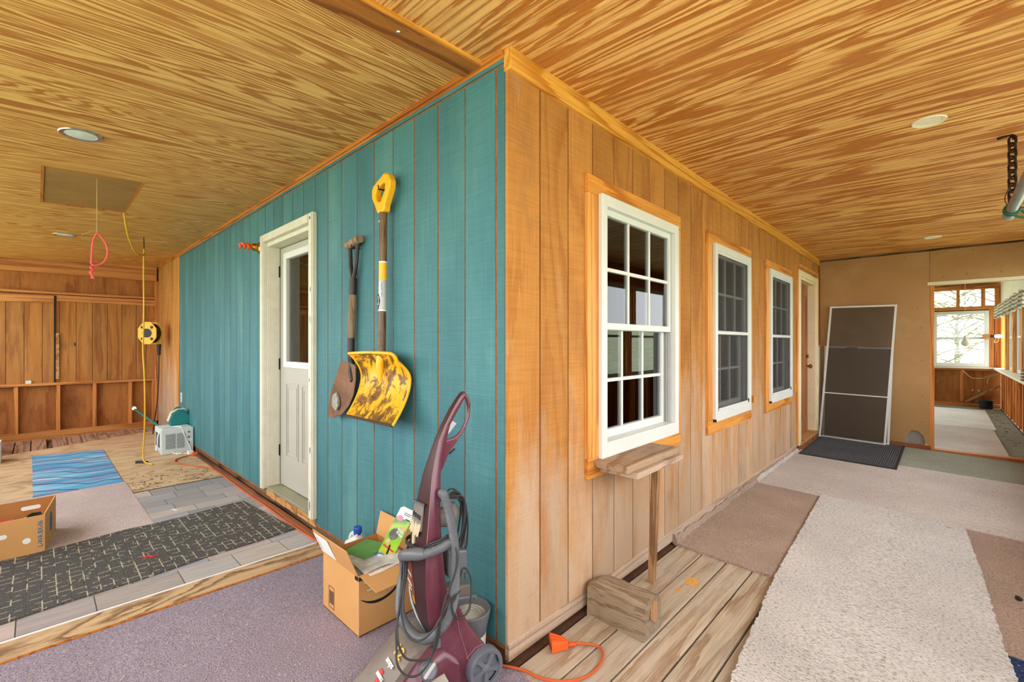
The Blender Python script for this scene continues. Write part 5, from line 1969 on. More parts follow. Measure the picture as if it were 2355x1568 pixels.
# white shipping label on the upright flap
b = MB()
o0, ux_, vz_ = Vector((-BW + 0.012, -0.0085, BH + 0.010)), Vector((0.145, 0, 0)), Vector((-0.0105, -0.0405, 0.098))
nn = ux_.cross(vz_).normalized() * 0.0012
b.hexa([o0, o0 + ux_, o0 + ux_ + vz_, o0 + vz_], [o0 + nn, o0 + ux_ + nn, o0 + ux_ + vz_ + nn, o0 + vz_ + nn])
lb = b.build('address_label', M['white'], fa)
b = MB()
for k in range(6):
    q = o0 + ux_ * 0.08 + vz_ * (0.2 + 0.11 * k) + nn * 1.0
    b.hexa([q, q + ux_ * 0.16, q + ux_ * 0.16 + vz_ * 0.03, q + vz_ * 0.03], [v + nn * 0.3 for v in (q, q + ux_ * 0.16, q + ux_ * 0.16 + vz_ * 0.03, q + vz_ * 0.03)])
b.build('label_print', M['dust_gray'], fa)
# smile arc printed on the right face (x = 0)
lo_e = smoothpath([(0.0, 0.010, 0.153), (0.0, 0.045, 0.128), (0.0, 0.083, 0.115), (0.0, 0.122, 0.115), (0.0, 0.163, 0.127), (0.0, 0.207, 0.160)], 4)
up_e = smoothpath([(0.0, 0.012, 0.155), (0.0, 0.045, 0.137), (0.0, 0.083, 0.128), (0.0, 0.122, 0.128), (0.0, 0.163, 0.140), (0.0, 0.205, 0.166)], 4)
b = MB()
for k in range(len(lo_e) - 1):
    b.prism([(lo_e[k].y, lo_e[k].z), (lo_e[k + 1].y, lo_e[k + 1].z), (up_e[k + 1].y, up_e[k + 1].z), (up_e[k].y, up_e[k].z)], lambda u, v, d: (d, u, v), 0.0003, 0.0011)
b.prism([(0.203, 0.136), (0.210, 0.140), (0.220, 0.176), (0.205, 0.186), (0.196, 0.182), (0.211, 0.170)], lambda u, v, d: (d, u, v), 0.0003, 0.0011)
b.build('printed_smile', M['black'], sB)
b = MB()
b.box(0.0003, 0.0012, 0.0, 0.028, 0.238, 0.256)
b.build('tape', M['black'], sB)
b = MB()
b.box(-0.032, 0.0002, -0.0012, -0.0002, 0.238, 0.256)
b.build('tape', M['black'], sA)
b = MB()
for r in ((0.0, 0.055, 0.0, 0.003), (0.0, 0.055, 0.097, 0.1), (0.0, 0.003, 0.0, 0.1), (0.052, 0.055, 0.0, 0.1), (0.008, 0.047, 0.02, 0.08)):
    b.box(-0.285 + r[0], -0.285 + r[1], -0.0012, -0.0002, 0.022 + r[2], 0.022 + r[3])
b.build('printed_marks', plain('brown_print', rgb(112, 78, 54), 0.8), sA)
b = MB()
b.box(-0.0015, 0.0009, -0.0009, 0.0015, 0.0, BH)
b.build('worn_corner', plain('scuffed_board_edge', rgb(226, 184, 132), 0.8), sA)

# paper piles in the box
rr = random.Random(14)
pp = thing('paper_stack', 'stack of crumpled newspapers and white papers in the cardboard box', 'paper', (-0.72, -0.175, 0.10))
for k in range(11):
    b = MB()
    w, l = rr.uniform(0.10, 0.135), rr.uniform(0.10, 0.122)
    z = 0.08 + k * 0.0075
    th2 = rr.uniform(0.002, 0.006)
    ox, oy = rr.uniform(0.0, 0.02) + (0.028 if k > 6 else 0), rr.uniform(-0.01, 0.01)
    n = 8
    top, bot = [], []
    for i in range(n + 1):
        for j in range(n + 1):
            x, y = ox - w + 2 * w * i / n, oy - l + 2 * l * j / n
            h_ = 0.008 * sin(i * 0.9 + k) * cos(j * 0.7 + k * 2) + 0.02 * (x * 3) * (1 if k > 6 else 0.3)
            top.append((x, y, z + h_ + th2))
            bot.append((x, y, z + h_))
    vs = top + bot
    m = (n + 1) ** 2
    fs = []
    for i in range(n):
        for j in range(n):
            a = i * (n + 1) + j
            fs.append((a, a + n + 1, a + n + 2, a + 1))
            fs.append((m + a, m + a + 1, m + a + n + 2, m + a + n + 1))
    edge = [j for j in range(n + 1)] + [i * (n + 1) + n for i in range(1, n + 1)] + [n * (n + 1) + j for j in range(n - 1, -1, -1)] + [i * (n + 1) for i in range(n - 1, 0, -1)]
    for a, c in zip(edge, edge[1:] + edge[:1]):
        fs.append((a, c, m + c, m + a))
    b.add(vs, fs)
    b.build('sheet', plain('newsprint', rgb(206, 206, 204), 0.8, var=0.22, scale=22) if k == 0 else bpy.data.materials['newsprint' if k % 2 == 0 else 'white_paper'], pp, smooth=True, rot=(0, 0, rr.uniform(-0.12, 0.12)))
for k, (lx, ly, lz, rz, ry, lab) in enumerate(((-0.80, -0.17, 0.262, 0.15, -0.10, 'green folder lying on top at the back of the papers in the box'), (-0.70, -0.215, 0.215, 0.05, 0.0, 'green folder under the papers at the front corner of the box'))):
    b = MB()
    b.box(-0.09, 0.09, -0.075, 0.075, 0, 0.004)
    o = b.build('folder', M['green'], loc=(lx, ly, lz), rot=(0.08, ry, rz), bevel=0.001)
    tag(o, lab, 'folder')

# toy plane package standing in the box
gp = thing('toy_package', 'bright printed glider plane package standing tilted in the cardboard box', 'package', (-0.703, -0.168, 0.262))
gp.rotation_euler = (0, 0, radians(43.55 + 3))
tilt = Matrix.Rotation(radians(27), 4, 'Y')
GW, GH, GT = 0.074, 0.262, 0.026


def gpart(name, poly, y0, y1, mat, mi=0):
    b = MB()
    b.prism(poly, lambda u, v, d: tilt @ Vector((u, d, v)), y0, y1)
    return b.build(name, mat, gp)


pm = NT('printed_toy_card', 0.4, 0.4)
tcv = pm.new('ShaderNodeTexCoord').outputs['Object']
nz = pm.noise(tcv, 16, 2, 0.5)
gz = pm.sep(tcv)[2]
pm.color(pm.ramp(pm.math('ADD', pm.math('MULTIPLY', gz, 3.4), pm.math('MULTIPLY', nz, 0.25)), [(0.08, rgb(240, 120, 30)), (0.2, rgb(176, 214, 60)), (0.45, rgb(120, 196, 66)), (0.58, rgb(196, 226, 120)), (0.72, rgb(116, 170, 110)), (0.86, rgb(236, 240, 238))]))
gpart('card_box', [(0, -0.02), (GW, -0.02), (GW, GH - 0.055), (0, GH - 0.055)], 0, GT, pm.m)
gpart('hang_tab', [(0, GH - 0.055), (GW, GH - 0.055), (GW, GH - 0.012), (GW - 0.012, GH), (0.012, GH), (0, GH - 0.012)], 0, 0.0015, M['white'])
gpart('side_print', [(GW, -0.02), (GW + 0.0008, -0.02), (GW + 0.0008, GH - 0.06), (GW, GH - 0.06)], 0.001, GT - 0.001, plain('orange_print', rgb(236, 150, 40), 0.4, var=0.3, scale=40))
el = lambda cx2, cz2, rx, rz_, n=16: [(cx2 + rx * cos(2 * pi * k / n), cz2 + rz_ * sin(2 * pi * k / n)) for k in range(n)]
gpart('printed_photo', el(0.030, 0.125, 0.022, 0.03), -0.0006, 0.0, plain('grey_photo_print', rgb(110, 112, 108), 0.4, var=0.5, scale=60))
gpart('printed_spot', el(0.06, 0.165, 0.010, 0.012), -0.0006, 0.0, plain('peach_print', rgb(232, 190, 140), 0.4))
gpart('printed_spot', el(0.018, 0.085, 0.009, 0.013), -0.0006, 0.0, bpy.data.materials['peach_print'])
gpart('printed_spot', el(0.02, 0.205, 0.016, 0.014), -0.0006, 0.0, plain('pink_print', rgb(226, 160, 196), 0.4))
gpart('printed_plane', [(0.004, 0.066), (0.03, 0.06), (0.034, 0.078), (0.040, 0.058), (0.066, 0.052), (0.066, 0.044), (0.042, 0.048), (0.044, 0.030), (0.050, 0.020), (0.038, 0.026), (0.034, 0.05), (0.006, 0.056)], -0.0008, 0.0, plain('coral_print', rgb(226, 78, 70), 0.4))
gpart('printed_plane', [(0.034, 0.072), (0.040, 0.072), (0.046, 0.03), (0.042, 0.02), (0.036, 0.032)], -0.0012, 0.0, M['black'])
gpart('printed_swirl', el(0.022, 0.004, 0.026, 0.018), -0.0006, 0.0, plain('blue_ring_print', rgb(66, 132, 190), 0.4))
gpart('printed_swirl', el(0.022, 0.002, 0.018, 0.012), -0.0009, 0.0, M['white'])
gpart('printed_lines', [(0.03, 0.236), (0.066, 0.236), (0.066, 0.239), (0.03, 0.239)], 0.0 - 0.0006, 0.0, M['print_blue'])
gpart('printed_lines', [(0.03, 0.228), (0.062, 0.228), (0.062, 0.231), (0.03, 0.231)], 0.0 - 0.0006, 0.0, M['print_blue'])
gpart('printed_lines', [(0.046, 0.208), (0.07, 0.208), (0.07, 0.213), (0.046, 0.213)], -0.0006, 0.0, M['black'])
for s_, zz in (('GLIDER', 0.150), ('PLANE', 0.134)):
    text('printed_lettering', s_, 0.016, M['white'], gp, tilt @ frame_m((0.052, -0.001, zz), (0.92, 0, -0.4), (0.4, 0, 0.92)), width=0.036, bold=0.0008)

# white jug with blue cap between box and wall
jg = thing('jug', 'white plastic jug with blue cap standing behind the cardboard box', 'jug', (-1.005, -0.115, 0.012))
b = MB()
b.loft([[(w * sx * 0.062 + 0.0, d_ * sy * 0.045, z) for sx, sy in ((-1, -0.7), (-0.7, -1), (0.7, -1), (1, -0.7), (1, 0.7), (0.7, 1), (-0.7, 1), (-1, 0.7))] for z, w, d_ in ((0, 0.95, 0.95), (0.01, 1, 1), (0.17, 1, 1), (0.205, 0.9, 0.9), (0.235, 0.45, 0.5), (0.245, 0.3, 0.42), (0.26, 0.3, 0.42))])
b.v = [(x + (0.022 if z > 0.21 else 0), y, z) for x, y, z in b.v]
b.build('bottle', M['white_paint'], jg, smooth=True)
b = MB()
b.tube(smoothpath([(0.01, 0, 0.235), (-0.02, 0, 0.246), (-0.05, 0, 0.225), (-0.062, 0, 0.18), (-0.06, 0, 0.12)], 5), 0.011, 8)
b.build('handle', M['white_paint'], jg, smooth=True)
b = MB()
b.lathe([(0, 0.253), (0.021, 0.253), (0.022, 0.285), (0.019, 0.291), (0, 0.291)], 20, Matrix.Translation((0.022, 0, 0)))
b.build('cap', M['blue_plastic'], jg, smooth=True)

# ================================================================ CARPET CLEANER
cc = thing('carpet_cleaner', 'maroon upright carpet cleaner with grey hose and coiled cord at the house corner', 'carpet cleaner', (-0.0785, -0.1197, 0.0), radians(-101.45))
ST = [(1.080, 0.040, 0.032, 0.008), (1.072, 0.049, 0.026, 0.013), (1.057, 0.061, 0.034, 0.016), (1.014, 0.091, 0.062, 0.018), (0.963, 0.121, 0.095, 0.019), (0.909, 0.147, 0.112, 0.022),
      (0.845, 0.167, 0.122, 0.031), (0.786, 0.184, 0.131, 0.043), (0.713, 0.197, 0.137, 0.058), (0.635, 0.210, 0.139, 0.070), (0.568, 0.219, 0.138, 0.078), (0.463, 0.224, 0.129, 0.084),
      (0.382, 0.222, 0.121, 0.086), (0.313, 0.216, 0.10, 0.086), (0.265, 0.204, 0.08, 0.083), (0.20, 0.17, 0.07, 0.07)]
ST = [(z, xf, xb + (0.008 if z < 0.9 else 0.0), w * 0.93) for z, xf, xb, w in ST]
b = MB()
rings = []
for z, xf, xb, w in ST:
    d_ = xf - xb
    rings.append([(xf, -w * 0.94, z), (xf + 0.006 * min(1, w / 0.05), 0, z), (xf, w * 0.94, z), (xf - 0.006, w, z), (xf - d_ * 0.45, w * 1.04, z), (xb + 0.012 * min(1, d_ / 0.05), w * 0.86, z), (xb, w * 0.5, z), (xb, -w * 0.5, z), (xb + 0.012 * min(1, d_ / 0.05), -w * 0.86, z), (xf - d_ * 0.45, -w * 1.04, z), (xf - 0.006, -w, z)])
b.loft(rings)
n_r = len(rings[0])
for fi, f in enumerate(b.f[:-2]):
    j = fi % n_r
    b.mi[fi] = 1 if j in (0, 1) else 0
col_ = b.build('column', [M['maroon'], M['maroon_dark']], cc, smooth=True)
# pale seam line down the front corner
b = MB()
b.tube([(xf - 0.001, w * 0.985, z) for z, xf, xb, w in ST[2:11]], 0.0016, 5)
b.build('seam', plain('worn_seam', rgb(142, 104, 106), 0.4), cc, smooth=True)
# handle loop and gusset
b = MB()
b.tube(smoothpath([(0.040, 0, 1.072), (0.022, 0, 1.055), (0.013, 0, 1.022), (0.018, 0, 0.977), (0.046, 0, 0.927), (0.075, 0, 0.906), (0.118, 0, 0.898)], 6), [0.0085] * 12 + [0.0065] * 13 + [0.008] * 12, 10)
b.build('handle_loop', M['maroon'], cc, smooth=True)
b = MB()
b.prism([(0.125, 0.910), (0.068, 0.908), (0.060, 0.900), (0.098, 0.860), (0.128, 0.796), (0.15, 0.80)], lambda u, v, d: (u, d, v), -0.006, 0.007)
b.build('gusset', M['maroon'], cc, bevel=0.003)
b = MB()
b.prism([(0.106, 0.955), (0.085, 0.975), (0.068, 0.962), (0.074, 0.957), (0.104, 0.925)], lambda u, v, d: (u, d, v), -0.007, 0.009)
b.build('trigger', M['light_gray'], cc, bevel=0.002)
b = MB()
b.tube([(0.098, 0.003, 0.852), (0.074, 0.003, 0.868)], 0.004, 6)
b.build('hose_clip', M['maroon_dark'], cc)
# brush holder on the front
b = MB()
b.loft([[(0.207, -0.05, 0.685), (0.207, 0.028, 0.692), (0.212, 0.028, 0.692), (0.212, -0.05, 0.685)], [(0.215, -0.056, 0.60), (0.215, 0.03, 0.60), (0.225, 0.03, 0.60), (0.225, -0.056, 0.60)]])
b.build('brush_holder', M['dust_gray'], cc, bevel=0.002)
b = MB()
b.bar((0.215, -0.052, 0.688), (0.214, 0.034, 0.694), 0.008, 0.008)
b.build('holder_bar', M['gray_plastic'], cc)
b = MB()
rr = random.Random(2)
for k in range(40):
    y = -0.05 + 0.075 * rr.random()
    b.tube([(0.218, y, 0.622 + 0.01 * rr.random()), (0.229 + 0.004 * rr.random(), y + 0.004 * rr.uniform(-1, 1), 0.592 - 0.012 * rr.random())], 0.0022, 4)
b.build('bristles', M['bristle'], cc)['kind'] = 'stuff'
b = MB()
for k in range(4):
    b.box(0.2165, 0.2205, -0.044 + k * 0.018, -0.034 + k * 0.018, 0.636, 0.652)
b.build('holder_slots', M['black'], cc)
b = MB()
b.prism([(-0.028, 0.585), (-0.012, 0.59), (-0.016, 0.545), (-0.034, 0.536)], lambda u, v, d: (d, u, v), 0.222, 0.23)
b.build('catch', M['bristle'], cc)
# printed label on the lower front


def fx(z):
    for (z1, x1, _, _), (z0, x0, _, _) in zip(ST, ST[1:]):
        if z0 <= z <= z1:
            return x0 + (x1 - x0) * (z - z0) / (z1 - z0)
    return 0.2


def front_panel_(name, poly, off, mat):
    b = MB()
    n = len(poly)
    fb = lambda y, z: fx(z) + 0.006 * (1 - min(1, abs(y) / 0.085))
    vs = [(fb(y, z) + off, y, z) for y, z in poly] + [(fb(y, z) + off + 0.0008, y, z) for y, z in poly]
    b.add(vs, [tuple(range(n)), tuple(range(2 * n - 1, n - 1, -1))] + [(j, (j + 1) % n, n + (j + 1) % n, n + j) for j in range(n)])
    return b.build(name, mat, cc)


front_panel_('label', [(-0.078, 0.462), (-0.045, 0.468), (-0.02, 0.40), (-0.012, 0.33), (-0.05, 0.31), (-0.079, 0.36)], 0.001, plain('brown_label_print', rgb(136, 82, 54), 0.45, var=0.2, scale=20))
front_panel_('label', [(-0.079, 0.352), (-0.06, 0.345), (-0.03, 0.312), (0.0, 0.25), (0.012, 0.215), (-0.01, 0.212), (-0.045, 0.25), (-0.07, 0.30)], 0.0018, plain('teal_label_print', rgb(34, 138, 172), 0.4))
front_panel_('label', [(-0.074, 0.365), (-0.066, 0.368), (-0.05, 0.325), (-0.02, 0.285), (0.0, 0.24), (-0.006, 0.222), (-0.04, 0.26), (-0.066, 0.31)], 0.0032, M['white'])
front_panel_('logo_mark', [(-0.058, 0.462), (-0.046, 0.436), (-0.064, 0.436)], 0.003, M['red'])
front_panel_('logo_mark', [(-0.062, 0.43), (-0.044, 0.43), (-0.034, 0.402), (-0.042, 0.398)], 0.003, M['red'])
front_panel_('label_flash', [(-0.034, 0.352), (-0.026, 0.356), (-0.018, 0.335), (-0.022, 0.335)], 0.003, M['yellow'])
front_panel_('label_flash', [(-0.028, 0.352), (-0.02, 0.352), (-0.008, 0.33), (-0.014, 0.330)], 0.003, M['yellow'])
for s_, z, wd, sz in (('BISSELL', 0.426, 0.036, 0.012), ('PROHEAT', 0.392, 0.038, 0.013), ('12 amp', 0.376, 0.026, 0.010)):
    text('lettering', s_, sz, M['white'], cc, frame_m((fx(z) + 0.008, -0.048, z), (0, 1, -0.38), (0.0, 0.38, 1)), width=wd, bold=0.0004)
# rear fender beside the wheel
b = MB()
FEN = [(0.196, 0.285), (0.178, 0.205), (0.152, 0.147), (0.121, 0.083), (0.105, 0.03), (0.05, 0.022), (0.0, 0.03), (-0.02, 0.08), (-0.012, 0.145), (0.02, 0.19), (0.05, 0.232), (0.08, 0.29), (0.105, 0.345), (0.14, 0.37), (0.185, 0.33)]
b.prism(FEN, lambda u, v, d: (u, d, v), -0.02, 0.082)
b.build('fender', M['maroon'], cc, bevel=0.012, seg=3, smooth=True)
b = MB()
b.tube([(0.115, 0.0835, 0.33), (0.10, 0.0835, 0.24), (0.075, 0.0835, 0.16), (0.055, 0.0835, 0.10), (0.05, 0.0835, 0.05)], 0.0016, 5)
b.tube([(0.07, 0.0835, 0.125), (0.03, 0.0835, 0.15), (0.0, 0.0835, 0.152)], 0.0014, 5)
b.build('fender_seam', bpy.data.materials['worn_seam'], cc)
# wheels
def wheel(parent, x, y, z, r, s, spokes=True):
    Rm = Matrix.Translation((x, y, z)) @ Matrix.Rotation(-pi / 2 * s, 4, 'X')
    b = MB()
    b.lathe([(r * 0.78, 0.004), (r * 0.80, 0.014), (r * 0.95, 0.016), (r, 0.010), (r, -0.022), (0.01, -0.022), (0.01, -0.002), (r * 0.76, -0.002)], 36, Rm, cap=False)
    w = b.build('wheel', M['wheel_gray'], parent, smooth=True)
    if spokes:
        b = MB()
        for k in range(5):
            a = 2 * pi * k / 5 + 0.35
            p0_, p1_ = Vector((0.012 * cos(a), 0.012 * sin(a), 0.008)), Vector((r * 0.82 * cos(a), r * 0.82 * sin(a), 0.006))
            b.loft([[Rm @ (p + Vector((-sin(a), cos(a), 0)) * sx * hw_ + Vector((0, 0, sz_))) for sx, sz_ in ((-1, -0.01), (-0.8, 0.003), (0.8, 0.003), (1, -0.01))] for p, hw_ in ((p0_, 0.008), (p0_ * 0.5 + p1_ * 0.5, 0.009), (p1_, 0.016))])
        b.lathe([(0, 0.014), (0.01, 0.014), (0.017, 0.009), (0.018, 0), (0, 0)], 18, Rm)
        b.build('spokes', M['wheel_gray'], w, smooth=True)
    return w


wheel(cc, 0.0, 0.098, 0.0725, 0.0715, 1)
wheel(cc, 0.13, -0.112, 0.05, 0.05, -1, False)
# foot: dusty smoked tank, maroon flank, knob, nose
b = MB()
PR = [(0.11, 0.02), (0.12, 0.20), (0.17, 0.214), (0.23, 0.206), (0.262, 0.192), (0.315, 0.142), (0.372, 0.092), (0.43, 0.045), (0.445, 0.018)]
rings = []
for y, k in ((-0.135, 0.88), (-0.12, 0.97), (-0.05, 1.0), (0.02, 1.0), (0.05, 0.97)):
    rings.append([(0.11 + (u - 0.11) * (0.96 + 0.04 * k), y, 0.02 + (v - 0.02) * k) for u, v in PR])
b.loft(rings)
ft = b.build('foot_tank', M['smoke'], cc, smooth=True)
b = MB()
b.prism([(0.28, 0.13), (0.345, 0.075), (0.335, 0.058), (0.27, 0.11)], lambda u, v, d: (u, d, v), -0.152, -0.128)
b.prism([(0.24, 0.175), (0.285, 0.135), (0.275, 0.115), (0.23, 0.155)], lambda u, v, d: (u, d, v), -0.152, -0.128)
b.build('tank_rail', M['light_gray'], cc, bevel=0.004)
b = MB()
b.loft([[(0.352, y, 0.082), (0.41, y, 0.034), (0.425, y, 0.012), (0.33, y, 0.02)] for y in (-0.158, -0.136)])
b.build('nose_window', M['maroon_dark'], cc, bevel=0.004)
b = MB()
rings = []
for y, k in ((0.045, 1.0), (0.085, 0.95), (0.105, 0.8)):
    rings.append([(u, y, 0.02 + (v - 0.02) * k) for u, v in [(0.10, 0.02), (0.11, 0.16), (0.16, 0.205), (0.205, 0.20), (0.25, 0.165), (0.31, 0.105), (0.38, 0.05), (0.40, 0.02)]])
b.loft(rings)
b.build('foot_flank', M['maroon'], cc, smooth=True)
b = MB()
b.hexa([(0.17, 0.092, 0.125), (0.27, 0.112, 0.098), (0.275, 0.145, 0.085), (0.165, 0.135, 0.105)], [(0.17, 0.092, 0.132), (0.27, 0.112, 0.106), (0.275, 0.145, 0.093), (0.165, 0.135, 0.112)])
b.hexa([(0.13, 0.09, 0.02), (0.33, 0.09, 0.02), (0.33, 0.142, 0.02), (0.13, 0.132, 0.02)], [(0.16, 0.09, 0.12), (0.27, 0.09, 0.10), (0.275, 0.143, 0.085), (0.165, 0.133, 0.105)], 1)
b.build('side_skirt', [M['slurry'], M['maroon']], cc)
Kx = Matrix.Translation((0.222, 0.09, 0.150)) @ Matrix.Rotation(radians(-58), 4, 'X') @ Matrix.Rotation(radians(14), 4, 'Y')
b = MB()
b.lathe([(0, 0), (0.031, 0), (0.031, 0.012), (0.027, 0.015), (0.026, 0.03), (0.022, 0.034), (0, 0.034)], 28, Kx)
kb = b.build('dial', M['gray_plastic'], cc, smooth=True)
b = MB()
vs = MB().box(-0.028, 0.026, -0.006, 0.006, 0.030, 0.045).v
b.add([Kx @ Matrix.Rotation(radians(35), 4, 'Z') @ Vector(p) for p in vs], [(0, 3, 2, 1), (4, 5, 6, 7), (0, 1, 5, 4), (1, 2, 6, 5), (2, 3, 7, 6), (3, 0, 4, 7)])
b.build('dial_grip', M['light_gray'], cc, bevel=0.004)
b = MB()
b.lathe([(0, 0), (0.014, 0), (0.014, 0.03), (0.010, 0.036), (0, 0.036)], 16, Matrix.Translation((0.178, 0.07, 0.205)))
b.build('pedal_post', M['gray_plastic'], cc, smooth=True)
# lettering on the tank top
sl_t = Vector((0.0, 1.0, 0.0))
up_t = Vector((-0.73, 0.0, 0.68))
for s_, x, z, y, sz, wd, m in (('12', 0.286, 0.1785, -0.015, 0.05, 0.05, 'yellow'), ('amps', 0.315, 0.1505, -0.02, 0.026, 0.056, 'white'), ('BISSELL', 0.352, 0.1165, -0.02, 0.015, 0.056, 'white')):
    text('lettering', s_, sz, M[m], cc, frame_m((x, y, z), sl_t, up_t), width=wd, bold=0.0006, extrude=0.0012)
b = MB()
q0 = Vector((0.352, -0.02, 0.113))
for du, dv in ((-0.012, 0.012), (0.0, -0.014)):
    c_ = q0 + sl_t * du + up_t * dv
    b.hexa([c_ + sl_t * i + up_t * j + Vector((0.002, 0, 0.002)) * -1 for i, j in ((-0.011, -0.008), (0.011, -0.008), (0.011, 0.008), (-0.011, 0.008))], [c_ + sl_t * i + up_t * j + Vector((0.0008, 0, 0.0008)) for i, j in ((-0.011, -0.008), (0.011, -0.008), (0.011, 0.008), (-0.011, 0.008))])
b.build('logo_mark', M['red'], cc)


def ribbed(pts, r, k=6, pitch=0.0045):
    P = smoothpath(pts, 24)
    # resample evenly
    out, acc = [P[0]], 0.0
    step = pitch / 2
    for a, c in zip(P, P[1:]):
        L2 = (c - a).length
        d_ = step - acc
        while d_ <= L2:
            out.append(a + (c - a) * (d_ / L2))
            d_ += step
        acc = L2 - (d_ - step)
    return out, [r * (1.0 if i % 2 == 0 else 0.90) for i in range(len(out))]


HR = 0.0165
b = MB()
P, Rr = ribbed([(0.140, 0.02, 0.705), (0.156, 0.070, 0.735), (0.150, 0.098, 0.69), (0.138, 0.106, 0.62), (0.132, 0.112, 0.55), (0.130, 0.114, 0.47), (0.133, 0.116, 0.40), (0.148, 0.116, 0.335), (0.174, 0.114, 0.298), (0.20, 0.108, 0.278)], HR)
b.tube(P, Rr, 14)
b.build('hose', M['gray_plastic'], cc, smooth=True)
b = MB()
P, Rr = ribbed([(0.135, 0.092, 0.569), (0.155, 0.10, 0.567), (0.185, 0.104, 0.560), (0.225, 0.096, 0.552), (0.252, 0.075, 0.546)], HR)
b.tube(P, Rr, 14)
b.build('hose', M['gray_plastic'], cc, smooth=True)
b = MB()
wp = smoothpath([(0.235, 0.09, 0.550), (0.262, 0.062, 0.545), (0.277, 0.02, 0.530), (0.262, -0.04, 0.50), (0.235, -0.098, 0.46), (0.228, -0.112, 0.41), (0.250, -0.09, 0.35), (0.270, -0.04, 0.30), (0.262, 0.01, 0.266), (0.24, 0.06, 0.250), (0.214, 0.095, 0.262), (0.195, 0.108, 0.282)], 6)
b.tube(wp, [0.0175, 0.0185, 0.0195, 0.0205, 0.021, 0.021, 0.0205] + [0.0195] * 6 + [0.017] * (len(wp) - 13), 14)
b.build('wand_tube', M['gray_plastic'], cc, smooth=True)
# cord loops
CA = [(0.143, 0.110, 0.590), (0.132, 0.134, 0.529), (0.150, 0.136, 0.461), (0.181, 0.132, 0.389), (0.197, 0.134, 0.326), (0.208, 0.136, 0.268), (0.236, 0.134, 0.223), (0.272, 0.122, 0.222), (0.307, 0.100, 0.232), (0.315, 0.060, 0.260), (0.308, 0.030, 0.306), (0.288, 0.000, 0.357), (0.262, -0.030, 0.424), (0.24, -0.07, 0.49), (0.20, -0.09, 0.55)]
CB = [(0.119, 0.128, 0.405), (0.155, 0.134, 0.393), (0.181, 0.134, 0.364), (0.201, 0.132, 0.314), (0.228, 0.136, 0.233), (0.249, 0.136, 0.200), (0.281, 0.134, 0.183), (0.312, 0.115, 0.186), (0.327, 0.080, 0.208), (0.318, 0.050, 0.251), (0.307, 0.020, 0.292), (0.285, 0.000, 0.350), (0.270, -0.030, 0.41), (0.245, -0.075, 0.47), (0.20, -0.092, 0.53)]
CC = [(0.16, 0.134, 0.40), (0.199, 0.132, 0.336), (0.232, 0.130, 0.300), (0.268, 0.115, 0.28), (0.288, 0.080, 0.285), (0.292, 0.040, 0.313), (0.285, 0.000, 0.351), (0.268, -0.030, 0.40), (0.24, -0.08, 0.46)]
CD = [(0.092, 0.100, 0.464), (0.068, 0.112, 0.430), (0.074, 0.125, 0.372), (0.088, 0.132, 0.329), (0.125, 0.136, 0.314), (0.149, 0.136, 0.340), (0.155, 0.134, 0.376), (0.137, 0.132, 0.395)]
CE = [(0.19, -0.088, 0.555), (0.236, -0.070, 0.546), (0.240, -0.02, 0.543), (0.232, 0.045, 0.552), (0.21, 0.09, 0.58), (0.176, 0.098, 0.588), (0.142, 0.095, 0.597)]
b = MB()
for ln in (CA, CB, CC, CE, [(x, y, z - 0.008) for x, y, z in CE]):
    b.tube(smoothpath(ln, 6), 0.0036, 7)
b.tube(smoothpath(CD, 6, True), 0.0036, 7, closed=True)
BLp = [(0.116, 0.03, 0.700), (0.088, 0.02, 0.712), (0.059, 0.02, 0.699), (0.040, 0.02, 0.650), (0.038, 0.02, 0.585), (0.045, 0.02, 0.512), (0.064, 0.03, 0.487), (0.073, 0.03, 0.507), (0.056, 0.03, 0.573), (0.049, 0.03, 0.637), (0.064, 0.03, 0.690)]
for k in range(4):
    b.tube(smoothpath([(x + 0.006 * sin(k * 2 + i), y - 0.01 * k + 0.01, z + 0.008 * cos(k * 1.7 + i * 0.7)) for i, (x, y, z) in enumerate(BLp)], 6, True), 0.0036, 7, closed=True)
b.build('cord', M['cord_gray'], cc, smooth=True)
# cord hook, tools and bracket at the back
b = MB()
b.loft([[(0.14 - 0.03 * k, 0.03 * cos(a) * s_, 0.62 + 0.045 * sin(a) * s_ + k * 0.004) for a in [2 * pi * j / 14 for j in range(14)]] for k, s_ in ((0, 0.7), (1, 0.9), (1.6, 1.0), (2.2, 0.9), (2.6, 0.5))])
b.build('cord_hook', M['dust_gray'], cc, smooth=True)
b = MB()
b.loft([[(0.125 - 0.02 * k + dx, dy, 0.455 + dz) for dx, dy, dz in ((0, -0.03, 0.06 - 0.004 * k), (0, 0.05, 0.06 - 0.004 * k), (0, 0.05, -0.04), (0, -0.03, -0.04))] for k in range(5)])
b.build('upholstery_tool', M['gray_plastic'], cc, bevel=0.008)
b = MB()
b.loft([[(0.13 - 0.027 * k, y_, z_ - 0.004 * k) for y_, z_ in ((-0.02, 0.375), (0.035, 0.375), (0.035, 0.325), (-0.02, 0.315))] for k in range(5)])
b.build('crevice_tool', M['dust_gray'], cc, bevel=0.008)
b = MB()
b.tube(smoothpath([(0.12, 0.10, 0.365), (0.07, 0.10, 0.355), (0.035, 0.085, 0.34), (0.028, 0.08, 0.325)], 5), 0.006, 8)
b.build('bracket', M['gray_plastic'], cc, smooth=True)

